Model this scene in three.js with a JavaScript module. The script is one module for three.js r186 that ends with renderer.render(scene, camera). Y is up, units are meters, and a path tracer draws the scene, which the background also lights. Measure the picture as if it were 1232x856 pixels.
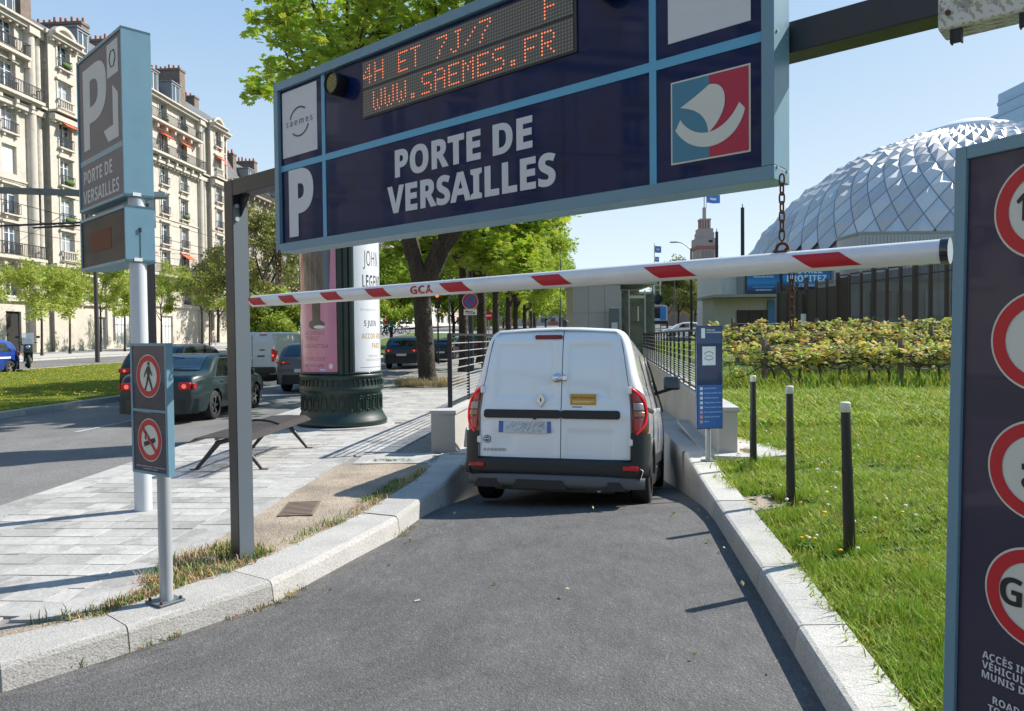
import * as THREE from 'three';
import { mergeGeometries, mergeVertices, toCreasedNormals } from 'three/addons/utils/BufferGeometryUtils.js';
import { RoundedBoxGeometry } from 'three/addons/geometries/RoundedBoxGeometry.js';
import { MarchingCubes } from 'three/addons/objects/MarchingCubes.js';
import { FontLoader } from 'three/addons/loaders/FontLoader.js';

// ---------------------------------------------------------------- camera, sky, sun, exposure
const W = 1232, H = 856, FOCAL = 900, EYE = 1.68;
const scene = new THREE.Scene();
const camera = new THREE.PerspectiveCamera(2 * Math.atan(H / 2 / FOCAL) * 180 / Math.PI, W / H, 0.1, 2000);
camera.position.set(0, EYE, 0);
camera.rotation.order = 'YXZ';
camera.rotation.set(-Math.atan(22.5 / FOCAL), 0, -0.0105);
camera.updateMatrixWorld(true);
const renderer = new THREE.WebGLRenderer({ antialias: true });
renderer.setSize(1024, 711);
renderer.toneMapping = THREE.LinearToneMapping;
renderer.toneMappingExposure = 1.64;
renderer.shadowMap.enabled = true;

const SUN_EL = 38 * Math.PI / 180, SUN_AZ = Math.atan2(0.79, 0.61);      // to the right of and beyond the view
const sunDir = new THREE.Vector3(Math.sin(SUN_AZ) * Math.cos(SUN_EL), Math.sin(SUN_EL), -Math.cos(SUN_AZ) * Math.cos(SUN_EL));
const sun = new THREE.DirectionalLight(new THREE.Color(1, 0.945, 0.86), 5.0);
sun.position.copy(sunDir).multiplyScalar(120);
sun.target.position.set(0, 0, -20);
sun.castShadow = true;
Object.assign(sun.shadow.camera, { left: -110, right: 90, top: 110, bottom: -90, near: 1, far: 400 });
sun.shadow.mapSize.set(4096, 4096);
scene.add(sun, sun.target);

{ // clear spring sky: blue overhead, pale toward the horizon and round the sun
  const w = 512, h = 256, d = new Float32Array(w * h * 4), v = new THREE.Vector3();
  for (let j = 0; j < h; j++) for (let i = 0; i < w; i++) {
    const el = ((j + 0.5) / h - 0.5) * Math.PI, az = ((i + 0.5) / w - 0.5) * 2 * Math.PI;
    v.set(Math.cos(el) * Math.cos(az), Math.sin(el), Math.cos(el) * Math.sin(az));
    const s = Math.max(0, v.y), c = Math.max(0, v.dot(sunDir));
    const t = Math.pow(1 - s, 2.3), g = 0.14 * Math.pow(c, 3) + 0.45 * Math.pow(c, 16);
    const r = 0.06 + t * 0.53 + g * 0.40, gr = 0.20 + t * 0.475 + g * 0.36, b = 0.44 + t * 0.25 + g * 0.27;
    const below = v.y < 0 ? 1 : 0, o = (j * w + i) * 4;
    d[o] = below ? 0.32 : r; d[o + 1] = below ? 0.31 : gr; d[o + 2] = below ? 0.29 : b; d[o + 3] = 1;
  }
  const sky = new THREE.DataTexture(d, w, h, THREE.RGBAFormat, THREE.FloatType);
  sky.mapping = THREE.EquirectangularReflectionMapping;
  sky.magFilter = sky.minFilter = THREE.LinearFilter;
  sky.needsUpdate = true;
  scene.background = sky; scene.environment = sky;
  scene.backgroundIntensity = 1.0; scene.environmentIntensity = 1.0;
}

// ---------------------------------------------------------------- helpers
const V = (x, y, z) => new THREE.Vector3(x, y, z);
function rng(s) { return () => { s |= 0; s = s + 0x6D2B79F5 | 0; let t = Math.imul(s ^ s >>> 15, 1 | s); t = t + Math.imul(t ^ t >>> 7, 61 | t) ^ t; return ((t ^ t >>> 14) >>> 0) / 4294967296; }; }
const lerp = (a, b, t) => a + (b - a) * t, clamp = (x, a = 0, b = 1) => Math.min(b, Math.max(a, x));
const sstep = (a, b, x) => { const t = clamp((x - a) / (b - a)); return t * t * (3 - 2 * t); };
function piece(pts, x) { if (x <= pts[0][0]) return pts[0][1]; for (let i = 1; i < pts.length; i++) if (x <= pts[i][0]) { const [a, b] = pts[i - 1], [c, d] = pts[i]; return lerp(b, d, (x - a) / (c - a)); } return pts[pts.length - 1][1]; }
const used = {};
function numbered(n) { used[n] = (used[n] ?? -1) + 1; return used[n] ? n + '_' + String(used[n]).padStart(3, '0') : n; }
function shade(o) { o.traverse((m) => { if (m.isMesh) { m.castShadow = true; m.receiveShadow = true; } }); return o; }
function tag(o, label, category, group) { o.userData.label = label; if (category) o.userData.category = category; if (group) o.userData.group = group; return o; }
function thing(name, label, category, p = [0, 0, 0], ry = 0, group) {
  const o = new THREE.Group(); o.name = numbered(name); o.position.set(...p); o.rotation.y = ry; scene.add(o); return tag(o, label, category, group);
}
function merge(gs) {
  if (!Array.isArray(gs)) return gs;
  if (gs.length === 1) return gs[0];
  const keepC = gs.every((g) => g.attributes.color);
  return mergeGeometries(gs.map((g) => { const n = g.index ? g.toNonIndexed() : g; for (const k of Object.keys(n.attributes)) if (!['position', 'normal', 'uv'].includes(k) && !(k === 'color' && keepC)) n.deleteAttribute(k); if (!n.attributes.normal) n.computeVertexNormals(); if (!n.attributes.uv) n.setAttribute('uv', new THREE.BufferAttribute(new Float32Array(n.attributes.position.count * 2), 2)); return n; }));
}
// uv in metres from the dominant direction of each face
function uvm(g0, ox = 0, oy = 0) {
  const g = g0.index ? g0.toNonIndexed() : g0, p = g.attributes.position, uv = new Float32Array(p.count * 2), a = V(), b = V(), c = V(), n = V();
  for (let i = 0; i < p.count; i += 3) {
    a.fromBufferAttribute(p, i); b.fromBufferAttribute(p, i + 1); c.fromBufferAttribute(p, i + 2);
    n.copy(b).sub(a).cross(c.clone().sub(a));
    const x = Math.abs(n.x), y = Math.abs(n.y), z = Math.abs(n.z);
    [a, b, c].forEach((q, k) => { const o = (i + k) * 2; if (y >= x && y >= z) { uv[o] = q.x + ox; uv[o + 1] = q.z + oy; } else if (x >= z) { uv[o] = q.z + ox; uv[o + 1] = q.y + oy; } else { uv[o] = q.x + ox; uv[o + 1] = q.y + oy; } });
  }
  g.setAttribute('uv', new THREE.BufferAttribute(uv, 2)); return g;
}
function part(parent, name, geo, mat, label) {
  const m = new THREE.Mesh(merge(geo), mat); m.name = parent === scene ? numbered(name) : name; parent.add(m); m.castShadow = m.receiveShadow = true; if (label) m.userData.label = label; return m;
}
function structure(name, geo, mat, parent = scene) { const m = part(parent, name, geo, mat); if (parent === scene) m.userData.kind = 'structure'; return m; }
function solo(name, geo, mat, label, category, group) { return tag(part(scene, name, geo, mat), label, category, group); }
const stuff = (m) => { m.userData.kind = 'stuff'; return m; };
const T = (g, x = 0, y = 0, z = 0, rx = 0, ry = 0, rz = 0) => { g.applyMatrix4(new THREE.Matrix4().compose(V(x, y, z), new THREE.Quaternion().setFromEuler(new THREE.Euler(rx, ry, rz)), V(1, 1, 1))); return g; };
const box = (w, h, d, x = 0, y = 0, z = 0, rx = 0, ry = 0, rz = 0) => T(new THREE.BoxGeometry(w, h, d), x, y, z, rx, ry, rz);
const rbox = (w, h, d, x = 0, y = 0, z = 0, r = 0.01, seg = 2) => T(new RoundedBoxGeometry(w, h, d, seg, r), x, y, z);
const cyl = (r0, r1, h, x = 0, y = 0, z = 0, seg = 20, rx = 0, ry = 0, rz = 0) => T(new THREE.CylinderGeometry(r1, r0, h, seg), x, y, z, rx, ry, rz);
function rod(a, b, r, seg = 8, r2 = r) {
  const A = V(...a), B = V(...b), d = B.clone().sub(A), g = new THREE.CylinderGeometry(r2, r, d.length(), seg);
  g.applyQuaternion(new THREE.Quaternion().setFromUnitVectors(V(0, 1, 0), d.clone().normalize())); const m = A.add(B).multiplyScalar(0.5); return g.translate(m.x, m.y, m.z);
}
function beam(a, b, w, h) { // box from a to b, h measured upward
  const A = V(...a), B = V(...b), d = B.clone().sub(A), l = d.length(), x = d.normalize(), z = V().crossVectors(x, V(0, 1, 0)); if (z.length() < 1e-3) z.set(0, 0, 1); z.normalize();
  const y = V().crossVectors(z, x), g = new THREE.BoxGeometry(l, h, w); g.applyMatrix4(new THREE.Matrix4().makeBasis(x, y, z)); const m = A.add(B).multiplyScalar(0.5); return g.translate(m.x, m.y, m.z);
}
const tube = (pts, r, seg = 24, rs = 6) => new THREE.TubeGeometry(new THREE.CatmullRomCurve3(pts.map((p) => Array.isArray(p) ? V(...p) : p)), seg, r, rs);
const lathe = (pts, seg = 40) => new THREE.LatheGeometry(pts.map((p) => new THREE.Vector2(...p)), seg);
const poly = (pts, holes = []) => { const s = new THREE.Shape(pts.map((p) => new THREE.Vector2(...p))); for (const h of holes) s.holes.push(new THREE.Path(h.map((p) => new THREE.Vector2(...p)))); return s; };
const extr = (shape, depth, bevel = 0, cs = 12) => new THREE.ExtrudeGeometry(shape, { depth, bevelEnabled: bevel > 0, bevelSize: bevel, bevelThickness: bevel, bevelSegments: 2, curveSegments: cs });
const rrect = (x, y, w, h, r) => { const s = new THREE.Shape(); s.moveTo(x + r, y); s.lineTo(x + w - r, y); s.quadraticCurveTo(x + w, y, x + w, y + r); s.lineTo(x + w, y + h - r); s.quadraticCurveTo(x + w, y + h, x + w - r, y + h); s.lineTo(x + r, y + h); s.quadraticCurveTo(x, y + h, x, y + h - r); s.lineTo(x, y + r); s.quadraticCurveTo(x, y, x + r, y); return s; };
const disc = (x, y, z, r, seg = 40, r0 = 0) => T(r0 ? new THREE.RingGeometry(r0, r, seg) : new THREE.CircleGeometry(r, seg), x, y, z);
function soup(tris, nrm = true) { const g = new THREE.BufferGeometry(); g.setAttribute('position', new THREE.BufferAttribute(new Float32Array(tris.flat()), 3)); g.setAttribute('uv', new THREE.BufferAttribute(new Float32Array(tris.length * 2), 2)); if (nrm) g.computeVertexNormals(); return g; }
const quad = (a, b, c, d) => [a, b, c, a, c, d];
// a grid surface from f(u,v) -> [x,y,z], u,v in 0..1
function grid(nu, nv, f, flip = false) {
  const p = [], ix = [], uv = [];
  for (let j = 0; j <= nv; j++) for (let i = 0; i <= nu; i++) { p.push(...f(i / nu, j / nv)); uv.push(i / nu, j / nv); }
  for (let j = 0; j < nv; j++) for (let i = 0; i < nu; i++) { const a = j * (nu + 1) + i, b = a + 1, c = a + nu + 1, d = c + 1; flip ? ix.push(a, c, b, b, c, d) : ix.push(a, b, c, b, d, c); }
  const g = new THREE.BufferGeometry(); g.setAttribute('position', new THREE.Float32BufferAttribute(p, 3)); g.setAttribute('uv', new THREE.Float32BufferAttribute(uv, 2)); g.setIndex(ix); g.computeVertexNormals(); return g;
}
const font = await new FontLoader().loadAsync('fonts/droid/droid_sans_bold.typeface.json');
const fontR = await new FontLoader().loadAsync('fonts/droid/droid_sans_regular.typeface.json');
const caps = new Map(), capOf = (f) => { if (!caps.has(f)) { const g = new THREE.ShapeGeometry(f.generateShapes('H', 1)); g.computeBoundingBox(); caps.set(f, g.boundingBox.max.y); } return caps.get(f); };
// flat lettering: cap height h, squeezed by sx; align 0 left, 0.5 centre, 1 right; in the x/y plane at z
function text(str, h, x, y, z = 0, { sx = 1, align = 0, f = font, width, fat = 0 } = {}) {
  const shp = f.generateShapes(str, h / capOf(f)), g = fat ? new THREE.ExtrudeGeometry(shp, { depth: 0.0002, bevelEnabled: true, bevelSize: fat, bevelThickness: 0.0006, bevelSegments: 1, curveSegments: 6 }) : new THREE.ShapeGeometry(shp, 6); g.computeBoundingBox(); let b = g.boundingBox;
  const s = width ? width / (b.max.x - b.min.x) : sx; g.translate(-b.min.x - (b.max.x - b.min.x) * align, 0, 0); g.scale(s, 1, 1); return g.translate(x, y, z);
}

// ---------------------------------------------------------------- procedural textures (tiling noise)
function tnoise(seed) {
  const r = rng(seed), N = 256, tb = new Float32Array(N * N); for (let i = 0; i < N * N; i++) tb[i] = r();
  return (x, y, per) => { const xi = Math.floor(x), yi = Math.floor(y), fx = x - xi, fy = y - yi, m = (a) => ((a % per) + per) % per, u = fx * fx * (3 - 2 * fx), v = fy * fy * (3 - 2 * fy), q = (a, b) => tb[(m(a) & 255) + (m(b) & 255) * N]; return lerp(lerp(q(xi, yi), q(xi + 1, yi), u), lerp(q(xi, yi + 1), q(xi + 1, yi + 1), u), v); };
}
const N1 = tnoise(11), N2 = tnoise(23), N3 = tnoise(37);
const fbm = (n, u, v, per, oct = 4) => { let s = 0, a = 0.5, t = 0; for (let i = 0; i < oct; i++) { s += a * n(u * per, v * per, per); t += a; a *= 0.5; per *= 2; } return s / t; };
function dtex(size, fn, rep = 1, srgb = true) {
  const d = new Uint8Array(size * size * 4), enc = (x) => Math.round(255 * clamp(srgb ? (x <= 0.0031308 ? 12.92 * x : 1.055 * Math.pow(x, 1 / 2.4) - 0.055) : x));
  for (let j = 0; j < size; j++) for (let i = 0; i < size; i++) { const c = fn(i / size, j / size), o = (j * size + i) * 4; d[o] = enc(c[0]); d[o + 1] = enc(c[1]); d[o + 2] = enc(c[2]); d[o + 3] = 255; }
  const t = new THREE.DataTexture(d, size, size); t.wrapS = t.wrapT = THREE.RepeatWrapping; t.magFilter = THREE.LinearFilter; t.minFilter = THREE.LinearMipmapLinearFilter; t.generateMipmaps = true; if (srgb) t.colorSpace = THREE.SRGBColorSpace; t.repeat.set(rep, rep); t.needsUpdate = true; return t;
}
const gray = (x) => [x, x, x];
function surf(size, metres, col, bump, o = {}) { // a textured material whose tile is so many metres wide
  const m = new THREE.MeshStandardMaterial({ roughness: 0.9, map: dtex(size, col, 1 / metres), ...o });
  if (bump) { m.bumpMap = dtex(size, (u, v) => gray(bump(u, v)), 1 / metres, false); m.bumpScale = o.bumpScale ?? 0.003; }
  return m;
}
const mat = (c, roughness = 0.6, metalness = 0, o = {}) => new THREE.MeshStandardMaterial({ color: Array.isArray(c) ? new THREE.Color().setRGB(...c) : c, roughness, metalness, ...o });
const gloss = (c, coat = 1, roughness = 0.4, o = {}) => new THREE.MeshPhysicalMaterial({ color: Array.isArray(c) ? new THREE.Color().setRGB(...c) : c, roughness, clearcoat: coat, clearcoatRoughness: 0.04, ...o });

// speckle: coarse cells from a hashed grid
const hash2 = (i, j, s = 0) => { let h = Math.imul(i, 374761393) + Math.imul(j, 668265263) + Math.imul(s, 974634777) | 0; h = Math.imul(h ^ h >>> 13, 1274126177); return ((h ^ h >>> 16) >>> 0) / 4294967296; };
const speck = (u, v, n, s) => hash2(Math.floor(u * n), Math.floor(v * n), s);
const asphaltCol = (base, amp) => (u, v) => { const a = speck(u, v, 420, 1), b = speck(u + 0.37, v + 0.11, 230, 2), f = fbm(N1, u, v, 6, 4); const k = base * (0.74 + 0.4 * f) * (a > 0.93 ? 1 + amp * 1.2 : a < 0.25 ? 1 - amp * 0.55 : 1) * (b > 0.965 ? 1 + amp : 1); return [k * 1.02, k, k * 0.98]; };
// handled paint: faint rain streaks and dust in the colour, uneven gloss
function weathered(m, amp = 0.12) { m.map = dtex(256, (u, v) => { const s = fbm(N1, u, v * 0.25 * 4, 8, 4), t = fbm(N3, u, v, 24, 3), d = speck(u, v, 128, 31); return gray(clamp(1 - amp * (s > 0.55 ? 1.6 * (s - 0.45) * 4 : 0.3) - amp * 0.5 * t + (d > 0.985 ? amp * 0.8 : 0))); }, 1 / 0.9); m.roughnessMap = dtex(256, (u, v) => gray(clamp(0.72 + 0.5 * fbm(N2, u, v, 6, 5))), 1 / 0.9, false); return m; }
const M = {
  asphalt: surf(1024, 2.6, asphaltCol(0.091, 0.42), (u, v) => 0.5 * speck(u, v, 420, 1) + 0.5 * fbm(N2, u, v, 128, 2), { bumpScale: 0.006, roughness: 0.88, vertexColors: true }),
  road: surf(512, 4, asphaltCol(0.15, 0.4), (u, v) => fbm(N2, u, v, 128, 2), { bumpScale: 0.004, roughness: 0.9, vertexColors: true }),
  granite: surf(512, 0.55, (u, v) => { const a = speck(u, v, 150, 5), b = speck(u + 0.21, v + 0.63, 90, 6), f = fbm(N1, u, v, 4, 4), k = 0.40 * (0.84 + 0.32 * f) * (a < 0.16 ? 0.66 : a > 0.85 ? 1.16 : 1) * (b < 0.08 ? 0.74 : 1); return [k, k * 0.97, k * 0.905]; }, (u, v) => 0.6 * fbm(N2, u, v, 40, 3) + 0.4 * speck(u, v, 75, 5), { bumpScale: 0.0025, roughness: 0.85 }),
  concrete: surf(512, 1.8, (u, v) => { const f = fbm(N1, u, v, 4, 6), g = fbm(N3, u, v, 40, 2), k = 0.42 * (0.78 + 0.36 * f + 0.1 * (g - 0.5)); return [k, k * 0.985, k * 0.95]; }, (u, v) => fbm(N2, u, v, 32, 3), { bumpScale: 0.003 }),
  render: surf(512, 3, (u, v) => { const f = fbm(N3, u, v, 3, 6), g = fbm(N1, u * 1, v, 9, 3), k = 0.40 * (0.82 + 0.3 * f); return [k * 1.02, k * 0.97, k * (0.86 + 0.05 * g)]; }, (u, v) => fbm(N2, u, v, 64, 3), { bumpScale: 0.003 }),
  dirt: surf(512, 1.6, (u, v) => { const f = fbm(N1, u, v, 5, 6), a = speck(u, v, 200, 8), k = (0.58 + 0.8 * f) * (a > 0.95 ? 1.45 : a < 0.07 ? 0.6 : 1); return [0.30 * k, 0.245 * k, 0.187 * k]; }, (u, v) => 0.6 * fbm(N2, u, v, 24, 4) + 0.4 * speck(u, v, 128, 8), { bumpScale: 0.012, roughness: 0.97 }),
  turf: surf(512, 1.5, (u, v) => { const f = fbm(N1, u, v, 6, 5), g = fbm(N3, u, v, 48, 3), k = 0.55 + 0.9 * f * g * 2; return [(0.066 + 0.03 * f) * k, (0.118 + 0.02 * g) * k, 0.02 * k]; }, (u, v) => fbm(N2, u, v, 64, 3), { bumpScale: 0.03, roughness: 1 }),
  limestone: surf(512, 4, (u, v) => { const f = fbm(N1, u, v, 3, 6), g = fbm(N3, u * 1, v, 24, 3), st = fbm(N2, u, v * 0.2 * 5, 16, 3), k = 0.54 * (0.80 + 0.30 * f + 0.16 * (g - 0.5)) * (st > 0.64 ? 0.92 : 1); return [k, k * 0.92, k * 0.79]; }, (u, v) => fbm(N2, u, v, 40, 3), { bumpScale: 0.01 }),
  bark: surf(512, 1.2, (u, v) => { const f = fbm(N1, u, v * 0.25 * 4 / 4, 8, 5), g = fbm(N3, u, v, 32, 3), k = 0.35 + 1.0 * f * g * 2; return [0.060 * k, 0.047 * k, 0.036 * k]; }, (u, v) => fbm(N2, u, v, 16, 4), { bumpScale: 0.05, roughness: 0.95 }),
  slate: surf(256, 2, (u, v) => { const f = fbm(N1, u, v, 8, 4), k = 0.085 * (0.7 + 0.6 * f); return [k * 0.95, k, k * 1.1]; }, null, { roughness: 0.55 }),
  chimney: surf(256, 2, (u, v) => { const f = fbm(N1, u, v, 6, 4), b = speck(u, v, 24, 4), k = 0.16 * (0.6 + 0.6 * f + 0.25 * b); return [k * 1.1, k * 0.87, k * 0.7]; }, null),
  wood: surf(256, 0.5, (u, v) => { const f = fbm(N1, u * 1, v, 4, 5), k = 0.13 * (0.55 + 0.9 * f); return [k * 1.12, k * 0.95, k * 0.8]; }, (u, v) => fbm(N2, u, v, 16, 3), { bumpScale: 0.004 }),
};
const P = {
  black: mat([0.012, 0.013, 0.015], 0.5), blackGloss: gloss([0.01, 0.011, 0.013], 1, 0.3), rubber: mat([0.014, 0.014, 0.015], 0.75), plastic: mat([0.015, 0.016, 0.018], 0.5),
  white: mat([0.78, 0.78, 0.76], 0.45), whitePaint: gloss([0.76, 0.77, 0.78], 1, 0.35), red: mat([0.50, 0.012, 0.022], 0.5), chrome: mat([0.62, 0.63, 0.64], 0.14, 1), steel: mat([0.45, 0.46, 0.47], 0.42, 0.8),
  galv: mat([0.40, 0.42, 0.44], 0.5, 0.35), anthracite: mat([0.018, 0.023, 0.029], 0.42), greySteel: mat([0.10, 0.12, 0.135], 0.45), frameBlue: mat([0.145, 0.275, 0.355], 0.42), lineBlue: mat([0.09, 0.36, 0.55], 0.4),
  navy: gloss([0.0015, 0.013, 0.075], 0.26, 0.5, { specularIntensity: 0.25 }), aubergine: gloss([0.026, 0.020, 0.054], 0.3, 0.55), printWhite: mat([0.60, 0.62, 0.64], 0.5), cream: mat([0.62, 0.63, 0.56], 0.5), rust: mat([0.10, 0.045, 0.022], 0.85),
  glassDark: new THREE.MeshPhysicalMaterial({ color: new THREE.Color().setRGB(0.012, 0.016, 0.018), roughness: 0.05, specularIntensity: 1, clearcoat: 1, clearcoatRoughness: 0.02 }),
};
for (const k of ['frameBlue', 'navy', 'aubergine', 'anthracite']) weathered(P[k], k === 'navy' ? 0.16 : 0.03);
// ---------------------------------------------------------------- the lie of the land (D = metres ahead of the camera)
const baseH = [[0, 0], [8, -0.04], [15, -0.09], [22, -0.08], [35, 0.1], [60, 0.25], [85, 0.75], [118, 2.2], [160, 3.6], [260, 5.5], [600, 9]];
const landH = (x, D) => piece(baseH, D) + 0.5 * sstep(-11, -27, x) * sstep(5, 25, D);
const XR = (D) => D < 18 ? -5.0 - 0.008 * (D - 5) : -5.1 + 0.05 * (D - 18);      // boulevard kerb by the pavement
const XL = (D) => -11.7 + 0.05 * (D - 19);                                        // boulevard kerb by the tram lawn
const laneH = (D) => D < 6.4 ? 0 : D < 8.2 ? -0.155 * ((D - 6.4) / 1.8) ** 2 : -0.155 - 0.145 * (D - 8.2);
const XKL = [[-3, -16], [1.6, -9], [2.9, -4.6], [3.63, -2.53], [4.0, -2.1], [4.75, -1.54], [6.29, -0.986], [8.0, -0.72], [8.9, -0.573], [33, 2.56]];
const xkl = (D) => piece(XKL, D), xkr = (D) => 1.363 + 0.127 * (D - 3);
const XWL = (D) => -0.77 + 0.13 * (D - 10), XWR = (D) => 2.64 + 0.13 * (D - 9.5);
function strip(name, xa, xb, D0, D1, nx, nd, h, m, { kind = true, colour } = {}) {
  const p = [], uv = [], ix = [], col = [];
  for (let j = 0; j <= nd; j++) { const D = lerp(D0, D1, j / nd), a = xa(D), b = xb(D); for (let i = 0; i <= nx; i++) { const x = lerp(a, b, i / nx); p.push(x, h(x, D), -D); uv.push(x, -D); if (colour) col.push(...colour(x, D)); } }
  for (let j = 0; j < nd; j++) for (let i = 0; i < nx; i++) { const a = j * (nx + 1) + i, b = a + 1, c = a + nx + 1, d = c + 1; ix.push(a, b, c, b, d, c); }
  const g = new THREE.BufferGeometry(); g.setAttribute('position', new THREE.Float32BufferAttribute(p, 3)); g.setAttribute('uv', new THREE.Float32BufferAttribute(uv, 2)); if (colour) g.setAttribute('color', new THREE.Float32BufferAttribute(col, 3)); g.setIndex(ix); g.computeVertexNormals();
  return kind ? structure(name, g, m) : solo(name, g, m);
}
const c_ = (x) => () => x;
// worn patches of tarmac: broad pale wheel tracks and darker oily mid-lane stains, both with a ragged grain
const laneColour = (x, D) => { const n = fbm(N1, x * 0.11 + 3, D * 0.11, 64, 4), s = fbm(N3, x * 0.35, D * 0.3, 64, 4), e = x - xkl(D), dust = e < 0.5 && fbm(N2, x * 2.2, D * 2.2, 64, 3) > 0.40 + 0.5 * e ? 0.16 : 0, oil = fbm(N2, x * 0.8 + 7, D * 0.8, 64, 4) > 0.66 ? 0.12 : 0, k = 0.78 + 0.44 * n + (s > 0.6 ? 0.07 : 0) - (s < 0.38 ? 0.07 : 0) + dust - oil; return [k * (1 + dust * 0.3), k * (1 + dust * 0.12), k]; };
strip('lane_road', xkl, (D) => xkr(D) + 0.0, -6, 9, 110, 220, (x, D) => laneH(D), M.asphalt, { colour: laneColour });
strip('ramp_road', xkl, (D) => xkr(D), 9, 33, 8, 40, (x, D) => laneH(D), M.asphalt, { colour: laneColour });
const roadColour = (x, D) => { const k = 0.85 + 0.35 * fbm(N1, x * 0.1, D * 0.05, 64, 4) + (fbm(N3, x * 0.9, D * 0.12, 64, 3) > 0.6 ? 0.07 : 0); return [k, k, k * 0.98]; };
strip('boulevard_road', (D) => XL(D), (D) => XR(D), -40, 140, 24, 140, landH, M.road, { colour: roadColour });
strip('ground', c_(-600), (D) => XL(D) - 8, -120, 700, 24, 60, (x, D) => landH(x, D) - 0.14, M.road, { colour: roadColour });
strip('ground', (D) => XL(D) - 8, (D) => XR(D) + 0.5, 139, 700, 6, 40, (x, D) => landH(x, D) - 0.14, M.road, { colour: roadColour });
strip('ground', (D) => XR(D) + 0.5, c_(700), 60, 700, 12, 60, (x, D) => landH(x, D) - 0.14, M.road, { colour: roadColour });
strip('ground', c_(9), c_(700), -120, 60, 24, 40, (x, D) => landH(x, D) - 0.4, M.road, { colour: roadColour });
strip('ground', c_(-12), c_(9), -120, -6, 6, 12, (x, D) => -0.05, M.road, { colour: roadColour });
// tram lawn, far carriageway, far pavement
const lawnL = strip('tram_lawn', (D) => XL(D) - 9.4, (D) => XL(D) - 0.16, -40, 120, 30, 120, (x, D) => landH(x, D) + 0.12 + 0.05 * fbm(N1, x * 0.3, D * 0.3, 64, 3), M.turf);
strip('far_carriageway', (D) => XL(D) - 15.2, (D) => XL(D) - 9.4, -60, 140, 8, 80, (x, D) => landH(x, D) + 0.03, M.road, { colour: roadColour });
strip('far_pavement', c_(-48), (D) => XL(D) - 15.2, -60, 240, 8, 100, (x, D) => landH(x, D) + 0.15, M.concrete);
// worn lane line of the boulevard: separate dashes
{ const gs = []; for (let D = 9; D < 90; D += 5.5) { const g = new THREE.PlaneGeometry(0.12, 2.6, 1, 4); g.rotateX(-Math.PI / 2); const p = g.attributes.position; for (let i = 0; i < p.count; i++) { const d = D + 1.3 - p.getZ(i), x = (XL(d) + XR(d)) / 2 + p.getX(i); p.setXYZ(i, x, landH(x, d) + 0.006, -d); } gs.push(g); }
  structure('lane_marking', gs, surf(256, 0.7, (u, v) => { const k = fbm(N1, u, v, 12, 4); return k > 0.56 ? [0.15, 0.15, 0.15] : [0.42, 0.42, 0.40]; })); }

// ---------------------------------------------------------------- kerb stones
// a stone between two stations; each station is [inner top, outer top] in x/D; h is the top, b the foot
function kerbStone(ia, oa, ib, ob, ha, hb, foot, r) {
  const prof = (i, o, h, f) => { const dx = i[0] - o[0], dd = i[1] - o[1], l = Math.hypot(dx, dd), ux = dx / l, ud = dd / l, q = (t, y) => [i[0] + ux * t, y, -(i[1] + ud * t)]; return [[o[0], f - 0.02, -o[1]], [o[0], h, -o[1]], q(-0.035, h), q(-0.012, h - 0.008), q(0.0, h - 0.032), q(0.022, f - 0.02)]; };
  const A = prof(ia, oa, ha + (r() - 0.5) * 0.006, foot[0]), B = prof(ib, ob, hb + (r() - 0.5) * 0.006, foot[1]), t = [];
  for (let k = 0; k < 5; k++) t.push(...quad(A[k], A[k + 1], B[k + 1], B[k]));
  for (let k = 1; k < 5; k++) { t.push(A[0], A[k + 1], A[k]); t.push(B[0], B[k], B[k + 1]); }
  return uvm(soup(t), r() * 3, r() * 3);
}
const lerp2 = (a, b, t) => [lerp(a[0], b[0], t), lerp(a[1], b[1], t)];
function polyAt(pts, s) { let l = 0; for (let i = 1; i < pts.length; i++) { const d = Math.hypot(pts[i][0] - pts[i - 1][0], pts[i][1] - pts[i - 1][1]); if (s <= l + d || i === pts.length - 1) return lerp2(pts[i - 1], pts[i], (s - l) / d); l += d; } }
const polyLen = (pts) => pts.slice(1).reduce((s, p, i) => s + Math.hypot(p[0] - pts[i][0], p[1] - pts[i][1]), 0);
function kerb(name, inner, outer, cuts, h, foot, m, seed) {
  const o = new THREE.Group(); o.name = numbered(name); scene.add(o); o.userData.kind = 'structure';
  const r = rng(seed), Li = polyLen(inner), Lo = polyLen(outer), bed = [];
  for (let k = 0; k + 1 < cuts.length; k++) {
    const a = cuts[k], b = cuts[k + 1], n = 4, gs = [];
    const g0 = a + 0.004 / Li, g1 = b - 0.004 / Li, st = (t) => [polyAt(inner, t * Li), polyAt(outer, t * Lo)];
    for (let q = 0; q < n; q++) { const t0 = lerp(g0, g1, q / n), t1 = lerp(g0, g1, (q + 1) / n), [i0, o0] = st(t0), [i1, o1] = st(t1); gs.push(kerbStone(i0, o0, i1, o1, h(i0[1]), h(i1[1]), [foot(i0[1]), foot(i1[1])], () => 0.5)); }
    const g = merge(gs), m4 = m[Math.floor(r() * m.length)]; g.translate(0, (r() - 0.5) * 0.008, 0);
    const uv = g.attributes.uv, du = r() * 3, dv = r() * 3; for (let i = 0; i < uv.count; i++) uv.setXY(i, uv.getX(i) + du, uv.getY(i) + dv);
    part(o, 'kerb_stone', g, m4);
    const [i0, o0] = st(a), [i1, o1] = st(b); bed.push(kerbStone(lerp2(i0, o0, 0.015), o0, lerp2(i1, o1, 0.015), o1, h(i0[1]) - 0.006, h(i1[1]) - 0.006, [foot(i0[1]), foot(i1[1])], () => 0.5));
  }
  stuff(part(o, 'mortar_bed', bed, M.dirt)); return o;
}
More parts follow.
